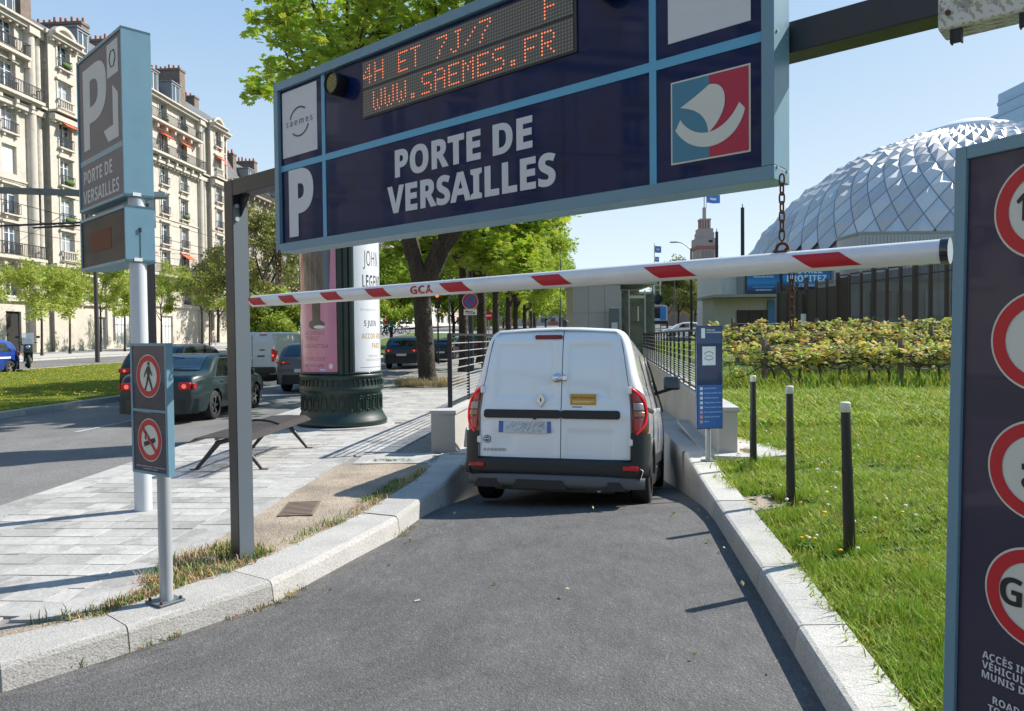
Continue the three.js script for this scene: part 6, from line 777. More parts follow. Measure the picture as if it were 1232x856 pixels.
  part(o, 'high_brake_light', extr(rrect(-0.215, 1.695, 0.28, 0.036, 0.016), 0.014, 0.004).translate(0, 0, on(-0.1, 1.715, 0.004)), mat([0.20, 0.006, 0.012], 0.25));
  { const cv = document.createElement('canvas'); cv.width = 256; cv.height = 110; const x = cv.getContext('2d'); x.fillStyle = '#c79436'; x.fillRect(0, 0, 256, 110); x.fillStyle = '#5b3d12'; x.font = 'bold 34px sans-serif'; x.textAlign = 'center'; x.fillText('Nos livraisons', 128, 46); x.fillStyle = '#e6cf9a'; x.fillRect(24, 68, 208, 8); x.fillRect(24, 84, 180, 5); const t = new THREE.CanvasTexture(cv); t.colorSpace = THREE.SRGBColorSpace; part(o, 'sticker', patch(0.165, 0.425, 1.02, 1.13, 0.012), mat(0xffffff, 0.5, 0, { map: t })); part(o, 'sticker', patch(0.185, 0.285, 0.995, 1.004, 0.012), P.plastic); }
  { const b = part(o, 'round_badge', disc(-0.685, 0.665, on(-0.685, 0.665, 0.01), 0.04, 28), mat([0.10, 0.05, 0.06], 0.4)); part(b, 'badge_field', disc(-0.685, 0.665, on(-0.685, 0.665, 0.0118), 0.032, 28, 0.024), P.printWhite); part(b, 'badge_field', T(new THREE.PlaneGeometry(0.05, 0.012), -0.685, 0.667, on(-0.685, 0.665, 0.0122)), P.printWhite); }
  part(o, 'model_name', text('KANGOO', 0.03, -0.72, 0.545, on(-0.6, 0.55, 0.011), { width: 0.235 }), mat([0.25, 0.25, 0.26], 0.3, 0.5));
  for (const s of [-1, 1]) for (const y of [1.17, 0.66]) { const x = s * (doorHalf(y) + 0.004); part(o, 'hinge', rbox(0.045, 0.075, 0.045, x, y, doorZ(x, y) + 0.008, 0.012), white); }
  // tail lights: tall clusters wrapping the corners
    const lampBody = (s, t0, t1, y0, y1, out, ms, nm, par, sl0 = 0, sl1 = 0) => part(par, nm, grid(8, 16, (u, v) => { const t = lerp(t0, t1, u), y = lerp(y0 + sl0 * t, y1 - sl1 * t, v), h = 1 - (2 * v - 1) ** 8; return corner(y, t, out * h, s); }, s < 0), ms);
  const redG = gloss([0.42, 0.006, 0.012], 1, 0.2), clear = gloss([0.30, 0.26, 0.26], 1, 0.2), amber = gloss([0.30, 0.12, 0.05], 1, 0.2);
  for (const s of [-1, 1]) {
    const lp = lampBody(s, 0.0, 1.2, 0.70, 1.22, 0.006, gloss([0.10, 0.004, 0.007], 1, 0.15), 'tail_light', o, 0.04, 0.10);
    lampBody(s, 0.1, 0.46, 0.76, 0.90, 0.012, redG, 'lamp_glass', lp); lampBody(s, 0.1, 0.56, 0.905, 0.965, 0.012, amber, 'lamp_glass', lp); lampBody(s, 0.1, 0.56, 0.97, 1.05, 0.012, clear, 'lamp_glass', lp); lampBody(s, 0.1, 0.42, 1.055, 1.15, 0.012, redG, 'lamp_glass', lp);
    const bow = [[0.10, 1.19], [0.42, 1.13], [0.68, 1.05], [0.70, 0.93], [0.50, 0.82], [0.18, 0.735]].map(([t, y]) => corner(y, t, 0.014, s)); part(lp, 'light_bow', tube(bow, 0.011, 40, 8), mat([0.72, 0.015, 0.025], 0.2, 0, { emissive: new THREE.Color(1, 0.03, 0.03), emissiveIntensity: 0.16 }));
    // dark plastic corner that climbs to the lamp, reflector and wheel
    part(o, 'corner_trim', grid(14, 20, (u, v) => { const t = lerp(0.0, 1.9, u), y = lerp(0.36, 0.75 - 0.1 * Math.max(0, t - 1), v); return corner(y, t, 0.022, s); }, s < 0), P.plastic);
    part(o, 'reflector', rbox(0.15, 0.045, 0.03, s * 0.77, 0.41, ZR + 0.055, 0.008), mat([0.5, 0.01, 0.015], 0.2));
    wheel(o, 0, wr, s * 1e-6, 0.2); const wl = o.children[o.children.length - 1]; wl.rotation.y = Math.PI / 2; wl.position.set(s * (hw - 0.105), 0, 0); const wf = wl.clone(); o.add(wf); wf.position.z = -2.72;
    part(o, 'wheel_arch', T(new THREE.TorusGeometry(wr * 1.2, 0.03, 8, 24, Math.PI), s * (hw - 0.005), wr, 0, 0, Math.PI / 2), P.plastic);
  }
  { const m = P.black.clone(); m.side = THREE.DoubleSide; for (const z of wz) part(o, 'wheel_well', T(new THREE.CylinderGeometry(wr * 1.19, wr * 1.19, 1.6, 24, 1, true, 0, Math.PI), 0, wr, z, 0, 0, Math.PI / 2), m); }
  // bumper: black upper, grey lower skid strip
  const bump = (y0, y1, w, out, rr = 7) => grid(36, 8, (u, v) => { const x = (2 * u - 1) * w, y = lerp(y0, y1, v), e = Math.abs(2 * u - 1); return [x, y, ZR + out - 0.17 * e ** rr - 0.02 * (2 * v - 1) ** 4]; });
  part(o, 'bumper', [bump(0.315, 0.49, 0.935, 0.075), grid(20, 2, (u, v) => { const x = (2 * u - 1) * 0.80; return [x, 0.487, lerp(ZR + 0.05, ZR - 0.06, v)]; })], P.plastic);
  part(o, 'skid_strip', bump(0.205, 0.325, 0.90, 0.082, 6), mat([0.10, 0.102, 0.105], 0.5));
  for (const [a, b] of [[-0.80, -0.50], [-0.40, 0.16], [0.34, 0.72]]) part(o, 'skid_notch', extr(poly([[a, 0.19], [b, 0.19], [b - 0.05, 0.275], [a + 0.05, 0.275]]), 0.02).translate(0, 0, ZR + 0.068 - 0.05 * (Math.abs(a + b) > 0.9 ? 1 : 0) * 0.3), P.black);
  part(o, 'undertray', [box(1.46, 0.06, 4.1, 0, 0.20, -1.5), box(0.09, 0.16, 1.9, 0.86, 0.25, -1.36), box(0.09, 0.16, 1.9, -0.86, 0.25, -1.36), box(1.2, 0.12, 0.5, 0, 0.22, 0.42)], P.black); part(o, 'exhaust', [cyl(0.022, 0.022, 0.15, 0.46, 0.19, 0.62, 12, Math.PI / 2), box(0.06, 0.06, 0.1, 0.38, 0.2, 0.6)], P.steel); part(o, 'rear_axle', cyl(0.05, 0.05, 1.5, 0, wr * 0.9, 0, 12, 0, 0, Math.PI / 2), P.black);
  part(o, 'aerial', [rbox(0.06, 0.10, 0.12, 0.02, 1.895, 0.2, 0.02), rod([0.02, 1.84, -0.1], [0.02, 2.0, 0.25], 0.006, 6)], P.black);
  // right and left flanks: cab windows, seams, handles, mirrors
  for (const s of [-1, 1]) {
    const fl = (z, y, out = 0.006) => [s * (halfW(y) * plan(z) + out), y, z];
    part(o, 'side_window', grid(10, 8, (u, v) => { const y = lerp(1.08, 1.60, v), z0 = -1.35, z1 = lerp(-2.75, -2.1, v); return fl(lerp(z0, z1, u), y); }, s > 0), P.glassDark);
    part(o, 'window_trim', tube([fl(-1.33, 1.06, 0.004), fl(-1.33, 1.62, 0.004), fl(-2.1, 1.63, 0.004), fl(-2.8, 1.06, 0.004)].map((p) => V(...p)), 0.018, 40, 5), P.black);
    for (const z of [-0.28, -1.22, -2.62]) part(o, 'door_seam', tube([0.45, 0.8, 1.2, 1.6].map((y) => fl(z, y, 0.001)), 0.006, 16, 4), P.plastic);
    part(o, 'sliding_rail', rbox(0.02, 0.04, 0.9, s * (halfW(0.98) + 0.004), 0.99, 0.1, 0.008), P.plastic); part(o, 'flank_moulding', rbox(0.03, 0.13, 1.9, s * (halfW(0.5) * 0.995), 0.46, -1.35, 0.012), P.plastic);
    part(o, 'side_handle', rbox(0.035, 0.045, 0.2, s * (halfW(1.02) + 0.015), 1.04, -1.5, 0.012), white); if (s > 0) part(o, 'fuel_cap', rbox(0.02, 0.075, 0.12, s * (halfW(1.30) + 0.002), 1.22, -0.75, 0.01), P.chrome);
    const mx = s * (hw + 0.13), mr = part(o, 'wing_mirror', rbox(0.23, 0.185, 0.12, mx, 1.43, -2.35, 0.045, 4), P.blackGloss); part(mr, 'mirror_glass', rbox(0.18, 0.14, 0.01, mx, 1.43, -2.288, 0.004), mat([0.08, 0.09, 0.11], 0.12, 0.6)); part(mr, 'mirror_arm', beam([s * (hw - 0.14), 1.27, -2.38], [mx, 1.36, -2.36], 0.06, 0.04), P.black);
  }
}
// ---------------------------------------------------------------- advertising column
{
  const o = thing('advertising_column', 'dark green round advertising column with a pink and a white poster', 'advertising column', [-3.06, 0.115, -13.4]); const gn = gloss([0.004, 0.021, 0.015], 0.2, 0.45), R = 0.70;
  part(o, 'base', lathe([[0, 0.04], [0.79, 0.04], [0.80, 0.10], [0.785, 0.14], [0.75, 0.20], [0.715, 0.27], [0.705, 0.34], [0.70, 0.62], [0.735, 0.65], [0.74, 0.70], [0.715, 0.73], [0.70, 0.86], [0.73, 0.89], [0.725, 0.93], [0.70, 0.96], [0, 0.96]], 72), gn);
  part(o, 'plinth', cyl(0.93, 0.92, 0.05, 0, 0.02, 0, 48), M.concrete);
  part(o, 'drum', cyl(R - 0.05, R - 0.05, 3.1, 0, 2.5, 0, 64), gn);
  const fl = []; for (let k = 0; k < 48; k++) { const a = k / 48 * 6.2832; fl.push(T(new RoundedBoxGeometry(0.035, 0.105, 0.03, 1, 0.01), 0.712 * Math.sin(a), 0.80, 0.712 * Math.cos(a), 0, a, 0)); } part(o, 'fluting', fl, gn);
  for (let k = 0; k < 28; k++) { const a = k / 28 * 6.2832, r = 0.708, q = (da, y) => [r * Math.sin(a + da), y, r * Math.cos(a + da)]; part(o, 'relief_panel', [tube([q(-0.07, 0.33), q(-0.075, 0.45), q(-0.04, 0.57), q(0.04, 0.57), q(0.075, 0.45), q(0.07, 0.33)], 0.009, 16, 5), T(new THREE.SphereGeometry(0.02, 8, 6), ...q(0, 0.33)), T(new THREE.SphereGeometry(0.016, 8, 6), ...q(0, 0.52))], gn); }
  // vertical posts between glazed poster windows, seen at about -8..+20 degrees
  const curved = (a0, a1, y0, y1, r) => grid(24, 2, (u, v) => { const a = lerp(a0, a1, u); return [r * Math.sin(a), lerp(y0, y1, v), r * Math.cos(a)]; });
  const posts = [0.34, 2.43, 4.53]; for (const a of posts) part(o, 'post', [-0.13, 0, 0.13].map((d) => T(new RoundedBoxGeometry(0.075, 3.1, 0.12, 2, 0.02), (R - 0.02) * Math.sin(a + d), 2.5, (R - 0.02) * Math.cos(a + d), 0, a + d, 0)).concat([curved(a - 0.21, a + 0.21, 0.95, 4.05, R - 0.01)]), gn);
  const poster = (draw, a0, a1, lab) => { const cv = document.createElement('canvas'); cv.width = 720; cv.height = 1440; draw(cv.getContext('2d')); const t = new THREE.CanvasTexture(cv); t.colorSpace = THREE.SRGBColorSpace; t.magFilter = THREE.LinearFilter; part(o, 'poster', curved(a0, a1, 0.98, 4.0, R - 0.005), gloss(0xffffff, 1, 0.4, { map: t }), lab); };
  // y runs down the canvas: 4.00 m at the top to 0.98 m at the foot, 477 px a metre
  poster((x) => { x.fillStyle = '#c3788e'; x.fillRect(0, 0, 720, 1440); x.fillStyle = '#c8917c'; x.fillRect(0, 0, 60, 1440); x.fillStyle = '#a8553a'; x.fillRect(210, 0, 130, 800); x.fillStyle = '#49413a'; x.beginPath(); x.moveTo(260, 0); x.lineTo(640, 0); x.quadraticCurveTo(690, 300, 640, 820); x.lineTo(320, 840); x.quadraticCurveTo(250, 500, 260, 0); x.fill(); x.fillStyle = '#3c4a5c'; x.beginPath(); x.moveTo(560, 0); x.quadraticCurveTo(700, 300, 640, 820); x.lineTo(600, 820); x.lineTo(560, 0); x.fill(); x.fillStyle = '#6b5f50'; x.fillRect(400, 0, 16, 820); x.fillRect(480, 0, 10, 820); x.fillStyle = '#37302c'; x.fillRect(430, 830, 110, 190); x.beginPath(); x.ellipse(480, 1045, 110, 40, 0, 0, 7); x.fill(); x.fillStyle = '#d9d4cf'; x.beginPath(); x.ellipse(520, 1065, 70, 14, 0, 0, 7); x.fill(); x.fillStyle = '#4a2530'; x.font = '46px sans-serif'; x.fillText('GAL JUVENILE', 300, 1128); x.fillText('"POSABLE"', 300, 1172); x.font = '44px sans-serif'; x.fillText('ADELE VACETTELA', 270, 1236); x.fillStyle = '#20141a'; x.fillText('★★★★', 330, 1276); x.fillStyle = '#4a2530'; x.fillText('DU BURLESQUE', 280, 1338); x.font = '34px sans-serif'; x.fillText('VINGT-NEUF AVRIL', 290, 1392); x.fillStyle = '#9fb9d6'; x.fillRect(520, 1405, 70, 18); x.fillStyle = '#d8c9cd'; x.beginPath(); x.arc(650, 1385, 22, 0, 7); x.fill(); }, -1.50, 0.125, 'pink theatre poster with a standing figure in a long coat');
  poster((x) => { x.fillStyle = '#d6d8da'; x.fillRect(0, 0, 720, 1440); x.fillStyle = '#c9ccd0'; x.fillRect(0, 640, 720, 3); x.fillStyle = '#26282b'; x.textAlign = 'left'; x.translate(-185, 0); x.save(); x.scale(0.62, 1); x.font = '170px sans-serif'; x.fillText('JOHN', 500, 560); x.font = 'bold 150px sans-serif'; x.fillText('LEGEND', 450, 745); x.restore(); x.fillStyle = '#8b8d90'; x.font = '28px sans-serif'; x.fillText('20TH ANNIVERSARY', 250, 935); x.fillStyle = '#2b2d30'; x.font = 'bold 66px sans-serif'; x.fillText('5 JUIN', 300, 1060); x.fillStyle = '#b08a55'; x.font = 'bold 62px sans-serif'; x.fillText('ACCOR ARENA', 270, 1165); x.fillText('PARIS', 410, 1245); x.fillStyle = '#7a7d80'; x.font = '26px sans-serif'; x.fillText('RESERVATIONS', 360, 1318); x.fillText('WWW.SPECTACLES.FR', 330, 1350); x.fillStyle = '#3b3e42'; x.fillRect(240, 1400, 420, 4); }, 0.555, 2.2, 'white concert poster with tall capitals');
  part(o, 'poster', curved(2.66, 4.3, 0.98, 4.0, R - 0.005), P.cream); part(o, 'base_band', [T(new THREE.TorusGeometry(R + 0.005, 0.02, 8, 64), 0, 0.975, 0, Math.PI / 2)], gn);
  part(o, 'cornice', lathe([[0, 4.02], [0.70, 4.02], [0.86, 4.2], [0.86, 4.3], [0.7, 4.36], [0.62, 4.8], [0.4, 5.1], [0.12, 5.3], [0.05, 5.6], [0, 5.7]], 48), gn);
}
// ---------------------------------------------------------------- bench of metal slats
{
  const o = thing('street_bench', 'dark metal slatted bench without a back, partly behind the gantry post', 'bench', [-3.34, 0.11, -9.72], -0.043); const mt = mat([0.13, 0.115, 0.105], 0.45, 0.3); // length along z
  const cross = (x) => 0.44 + 0.012 * Math.cos(x / 0.33 * 1.5) - 0.6 * Math.max(0, Math.abs(x) - 0.245); const gs = []; for (let k = 0; k < 74; k++) { const z = -1.22 + k * 0.033; for (let j = 0; j < 8; j++) { const x0 = -0.33 + j * 0.0825, x1 = x0 + 0.0825; gs.push(beam([x0, cross(x0), z], [x1, cross(x1), z], 0.015, 0.012)); } }
  const sl = gs; for (let k = 0; k < 74; k++) part(o, 'slat', sl.slice(k * 8, k * 8 + 8), mt);
  part(o, 'seat_rail', [-0.27, 0, 0.27].map((x) => box(0.03, 0.02, 2.42, x, cross(x) - 0.018, 0)), mt);
  for (const z of [-0.85, 0.85]) for (const s of [-1, 1]) part(o, 'leg', [rod([0, 0.38, z], [s * 0.16, 0.34, z], 0.03, 8, 0.028), rod([s * 0.12, 0.36, z], [s * 0.40, 0.03, z + 0.02], 0.034, 8, 0.02), box(0.1, 0.015, 0.06, s * 0.42, 0.03, z + 0.02)], mat([0.035, 0.03, 0.028], 0.5));
  part(o, 'armrest', tube([[-0.2, 0.455, -0.1], [-0.12, 0.50, -0.1], [0.0, 0.51, -0.1], [0.15, 0.49, -0.1], [0.26, 0.455, -0.1]], 0.016, 20, 6), P.black);
}
// ---------------------------------------------------------------- masts, lamps, wires of the tramway
{
  const p = V(-9.62, 0, -20), o = thing('tram_mast', 'dark tramway mast with a pale head, just right of the totem', 'mast', [p.x, landH(p.x, 20), p.z]); part(o, 'shaft', cyl(0.115, 0.105, 5.4, 0, 2.7, 0, 18), mat([0.085, 0.07, 0.068], 0.5)); part(o, 'head', [cyl(0.10, 0.10, 0.75, 0.06, 5.15, 0, 16), rbox(0.62, 0.16, 0.3, 0.15, 5.62, 0, 0.03)], P.galv); part(o, 'arm', beam([0.1, 5.62, 0], [-4.8, 5.84, 0], 0.11, 0.16), mat([0.13, 0.155, 0.155], 0.5)); part(o, 'hanger', [rod([-2.9, 5.7, 0], [-2.9, 4.86, 0], 0.022, 6), rod([-4.6, 4.84, 0], [-1.75, 4.93, 0], 0.03, 6), rod([-3.1, 4.8, 0], [-1.2, 4.86, 0.1], 0.028, 6)], mat([0.05, 0.05, 0.05], 0.6));
  const w = thing('contact_wires', 'thin tramway contact wires strung above the tram lawn', 'wire'); for (const [x, y] of [[-12.5, 4.86], [-11.4, 4.9], [-15, 5.0], [-12.5, 5.7]]) part(w, 'wire', [rod([x - 0.6, y, 8], [x, y, -20], 0.008, 5), rod([x, y, -20], [x + 3.5, y + 1.4, -110], 0.009, 5)], P.black);
  part(w, 'span_wire', [rod([-36, 9.2, -62], [-9.6, 4.6, -26], 0.008, 4), rod([-34.5, 10.5, -80], [-6, 6.5, -40], 0.009, 4), rod([-36, 8.6, -54], [-12, 5, -20], 0.009, 4)], P.black);
}
{ const p = pxd(117, 433, 40), o = thing('lamp_column', 'tall dark lamp column on the far pavement left of the totem pole', 'street lamp', [p.x, p.y - 0.3, p.z]); part(o, 'shaft', cyl(0.12, 0.09, 7.6, 0, 3.8, 0, 12), mat([0.05, 0.048, 0.05], 0.5)); part(o, 'lantern', rbox(0.7, 0.14, 0.3, 0.2, 7.6, 0, 0.04), P.anthracite); }
{ const p = pxd(567, 440, 31), q = (x, y) => pxd(x, y, 31), o = thing('street_lamp', 'dark street lamp with a curved arm and domed head among the boulevard trees', 'street lamp', [p.x, 0.1, p.z]); const l = (x, y) => { const v = q(x, y); return [v.x - p.x, v.y - 0.1, 0]; }; part(o, 'shaft', cyl(0.13, 0.085, 5.9, 0, 2.95, 0, 14), P.anthracite); part(o, 'arm', tube([l(567, 308), l(576, 302), l(586, 301)], 0.03), P.anthracite); const h = l(586, 301); part(o, 'lamp_head', T(lathe([[0, 0.12], [0.1, 0.1], [0.24, 0.02], [0.27, -0.06], [0, -0.05]], 24), ...h), P.anthracite); part(o, 'lamp_glass', T(new THREE.SphereGeometry(0.16, 16, 8, 0, 6.283, 1.57, 1.57), h[0], h[1] - 0.05, 0), P.cream);
  const s = thing('no_parking_sign', 'round blue no parking sign with white arrow plate fixed to the lamp post', 'road sign', [p.x, 0.1, p.z + 0.16]); const c = l(566, 363), r = 0.33; part(s, 'disc', [T(new THREE.CylinderGeometry(r, r, 0.02, 40), c[0], c[1], 0, Math.PI / 2)], P.red); part(s, 'blue_field', disc(c[0], c[1], 0.012, r * 0.74, 40), mat([0.04, 0.13, 0.42], 0.45)); part(s, 'rim', disc(c[0], c[1], 0.0115, r, 40, r * 0.95), P.white); part(s, 'slash', T(new THREE.PlaneGeometry(r * 1.5, r * 0.2), c[0], c[1], 0.014, 0, 0, -0.78), P.red); const d = l(566, 376); const pl = part(s, 'plate', rbox(0.54, 0.24, 0.02, d[0], d[1], 0, 0.005), P.white); part(pl, 'print', [T(new THREE.PlaneGeometry(0.30, 0.03), d[0] - 0.04, d[1] + 0.02, 0.012), T(new THREE.ShapeGeometry(poly([[0, 0], [0.1, 0.05], [0.1, -0.05]])), d[0] - 0.22, d[1] + 0.02, 0.012), T(new THREE.ShapeGeometry(poly([[0.1, 0], [0, 0.05], [0, -0.05]])), d[0] + 0.12, d[1] - 0.04, 0.012), T(new THREE.PlaneGeometry(0.2, 0.03), d[0], d[1] - 0.04, 0.012)], P.black); }
{ const p = pxd(527, 400, 42), o = thing('traffic_light', 'traffic light showing red, right of the chestnut trunk', 'traffic light', [p.x, 0.2, p.z]); const y = pxd(527, 362, 42).y - 0.2; part(o, 'pole', cyl(0.05, 0.05, y + 0.3, 0, (y + 0.3) / 2, 0, 10), P.anthracite); part(o, 'housing', rbox(0.3, 0.85, 0.25, 0, y, 0.12, 0.04), P.black); [[0.27, [0.9, 0.04, 0.02], 1], [0, [0.08, 0.05, 0.01], 0], [-0.27, [0.01, 0.06, 0.03], 0]].forEach(([dy, c, e]) => part(o, 'lamp', disc(0, y + dy, 0.26, 0.1, 20), mat(c, 0.4, 0, e ? { emissive: new THREE.Color(1, 0.12, 0.03), emissiveIntensity: 1.6 } : {}))); }
{ const p = pxd(588, 396, 55), y = pxd(588, 380, 55).y - 0.25, o = thing('no_entry_sign', 'small red no entry sign far off between two tree trunks', 'road sign', [p.x, 0.25, p.z]); part(o, 'pole', cyl(0.035, 0.035, y, 0, y / 2, 0, 8), P.galv); part(o, 'disc', disc(0, y, 0.05, 0.34, 32), P.red); part(o, 'bar', T(new THREE.PlaneGeometry(0.44, 0.1), 0, y, 0.055), P.white); }
for (const [x, y0, D, lab, h] of [[541, 396, 48, 'thin grey pole right of the traffic light', 6], [637, 395, 60, 'thin grey pole between the boulevard trees', 5], [675, 393, 62, 'dark thin pole left of the kiosk', 7], [812, 396, 80, 'dark post right of the tram', 7]]) { const p = pxd(x, y0, D), o = thing('thin_pole', lab, 'pole', [p.x, p.y - 0.4, p.z]); part(o, 'shaft', cyl(0.06, 0.045, h, 0, h / 2, 0, 8), P.greySteel); part(o, 'cap', T(new THREE.SphereGeometry(0.07, 8, 6), 0, h, 0), P.black); }
{ // glowing-free poster case and cafe awning on the far side
  const p = pxd(306, 402, 62), y1 = pxd(306, 381, 62).y, o = thing('poster_case', 'free standing poster case with a green poster above the delivery van', 'poster case', [p.x, p.y - 0.9, p.z], 0.5), h = y1 - p.y + 0.9; part(o, 'case', rbox(1.35, h, 0.2, 0, h / 2, 0, 0.05), mat([0.06, 0.04, 0.035], 0.5)); part(o, 'poster', T(new THREE.PlaneGeometry(1.08, h * 0.62), 0, h * 0.6, 0.105), surf(128, 1.4, (u, v) => { const f = fbm(N1, u, v, 4, 3); return [0.2 + 0.2 * f, 0.36 + 0.1 * f, 0.16]; }, null)); part(o, 'cornice', box(1.5, 0.12, 0.3, 0, h, 0), mat([0.15, 0.03, 0.02], 0.5)); }
{ const a = pxd(322, 383, 84), b = pxd(362, 384, 92), o = thing('cafe_awning', 'bright red cafe awning left of the advertising column', 'awning', [0, 0, 0]); const red = mat([0.62, 0.035, 0.05], 0.75); part(o, 'canvas', beam([a.x, a.y + 0.2, a.z], [b.x, b.y + 0.25, b.z], 2.2, 0.08), red); part(o, 'valance', beam([a.x + 1.0, a.y - 0.15, a.z + 0.25], [b.x + 1.0, b.y - 0.1, b.z + 0.25], 0.05, 0.75), red); part(o, 'frame', [rod([a.x, 0.8, a.z], [a.x, a.y, a.z], 0.05, 6), rod([b.x, 0.8, b.z], [b.x, b.y, b.z], 0.05, 6)], P.black); }
// ---------------------------------------------------------------- people far off: one smooth body each, arms and legs in stride
{
  const bone = [[[0, 1.62, 0.02], [0, 1.60, 0.02], 0.105, 0.095], [[0, 1.5, 0], [0, 1.42, 0], 0.055, 0.065], [[-0.14, 1.38, 0], [0.14, 1.38, 0], 0.085, 0.085], [[0, 1.3, 0], [0, 1.0, 0], 0.15, 0.14], [[-0.07, 0.95, 0], [0.07, 0.95, 0], 0.125, 0.125], [[0.19, 1.37, 0], [0.24, 1.10, -0.05], 0.055, 0.045], [[0.24, 1.10, -0.05], [0.23, 0.86, 0.08], 0.043, 0.033], [[0.23, 0.86, 0.08], [0.225, 0.76, 0.12], 0.036, 0.022], [[-0.19, 1.37, 0], [-0.24, 1.10, 0.04], 0.055, 0.045], [[-0.24, 1.10, 0.04], [-0.23, 0.87, -0.02], 0.043, 0.033], [[-0.23, 0.87, -0.02], [-0.225, 0.77, 0], 0.036, 0.022], [[0.095, 0.92, 0], [0.10, 0.5, 0.14], 0.088, 0.06], [[0.10, 0.5, 0.14], [0.10, 0.10, 0.10], 0.058, 0.04], [[0.10, 0.06, 0.08], [0.11, 0.04, 0.27], 0.042, 0.032], [[-0.095, 0.92, 0], [-0.10, 0.5, -0.02], 0.088, 0.06], [[-0.10, 0.5, -0.02], [-0.10, 0.12, -0.22], 0.058, 0.04], [[-0.10, 0.08, -0.24], [-0.11, 0.03, -0.07], 0.042, 0.032]];
  const d = (p, [a, b, ra, rb]) => { const ax = b[0] - a[0], ay = b[1] - a[1], az = b[2] - a[2], l = ax * ax + ay * ay + az * az, t = clamp(((p[0] - a[0]) * ax + (p[1] - a[1]) * ay + (p[2] - a[2]) * az) / l); return Math.hypot(p[0] - a[0] - ax * t, p[1] - a[1] - ay * t, p[2] - a[2] - az * t) - lerp(ra, rb, t); };
  const R = 84, mc = new MarchingCubes(R, new THREE.MeshStandardMaterial(), false, false, 60000); mc.isolation = 0; const S = 0.95; // cube half size, centred at y 0.87
  for (let k = 0; k < R; k++) for (let j = 0; j < R; j++) for (let i = 0; i < R; i++) { const p = [(i - R / 2) / (R / 2) * S, (j - R / 2) / (R / 2) * S + 0.87, (k - R / 2) / (R / 2) * S]; let f = 9; if (Math.abs(p[0]) < 0.42 && Math.abs(p[2]) < 0.5) for (const b of bone) { const e = d(p, b), h = clamp(0.5 + 0.5 * (f - e) / 0.035); f = lerp(f, e, h) - 0.035 * h * (1 - h); } mc.field[i + j * R + k * R * R] = -f; }
  mc.update(); const n = mc.count, g0 = new THREE.BufferGeometry(); g0.setAttribute('position', new THREE.BufferAttribute(mc.positionArray.slice(0, n * 3), 3)); g0.setAttribute('normal', new THREE.BufferAttribute(mc.normalArray.slice(0, n * 3), 3)); g0.scale(S, S, S); g0.translate(0, 0.87, 0); const g = mergeVertices(g0); g.computeVertexNormals();
  const person = (lab, px, py, D, ry, top, legs, hair, h = 1) => { const p = pxd(px, py, D), o = thing('person', lab, 'person', [p.x, p.y, p.z], ry, undefined); o.scale.setScalar(h); const q = g.clone(), ps = q.attributes.position, c = new Float32Array(ps.count * 3); for (let i = 0; i < ps.count; i++) { const y = ps.getY(i), x = Math.abs(ps.getX(i)); const k = y > 1.46 || (x > 0.19 && y < 1.16 && y > 0.7) ? [0.45, 0.27, 0.19] : y < 0.09 ? [0.03, 0.03, 0.03] : y < 0.93 ? legs : top; c.set(k, i * 3); } q.setAttribute('color', new THREE.BufferAttribute(c, 3)); part(o, 'body', q, new THREE.MeshStandardMaterial({ vertexColors: true, roughness: 0.85 })); part(o, 'hair', T(new THREE.SphereGeometry(0.112, 16, 12, 0, 6.283, 0, 1.7), 0, 1.635, 0.0, -0.35), mat(hair, 0.8)); part(o, 'nose', T(new THREE.ConeGeometry(0.015, 0.035, 6), 0, 1.60, 0.12, 0.4), mat([0.45, 0.27, 0.19], 0.7)); for (const s of [-1, 1]) part(o, 'eye', T(new THREE.SphereGeometry(0.012, 8, 6), s * 0.036, 1.63, 0.108), P.black); return o; };
  person('person in pale clothes walking on the far pavement below the gantry beam', 257, 416, 74, 1.2, [0.5, 0.48, 0.44], [0.42, 0.42, 0.42], [0.03, 0.02, 0.015]);
  person('person in a white top standing behind the roof of the delivery van', 317, 411, 64, -1.0, [0.72, 0.72, 0.7], [0.05, 0.06, 0.1], [0.25, 0.16, 0.08]);
  person('person in a pale blue shirt under the red cafe awning', 350, 411, 80, 0.3, [0.42, 0.5, 0.62], [0.04, 0.04, 0.05], [0.02, 0.015, 0.012]);
  person('person in a dark coat under the boulevard trees left of the kiosk', 684, 403, 70, 2.6, [0.03, 0.045, 0.09], [0.03, 0.035, 0.06], [0.03, 0.02, 0.015]);
  person('person in a red jacket crossing right of the advertising column', 463, 404, 66, 1.6, [0.40, 0.03, 0.03], [0.04, 0.05, 0.1], [0.03, 0.02, 0.015]);
}
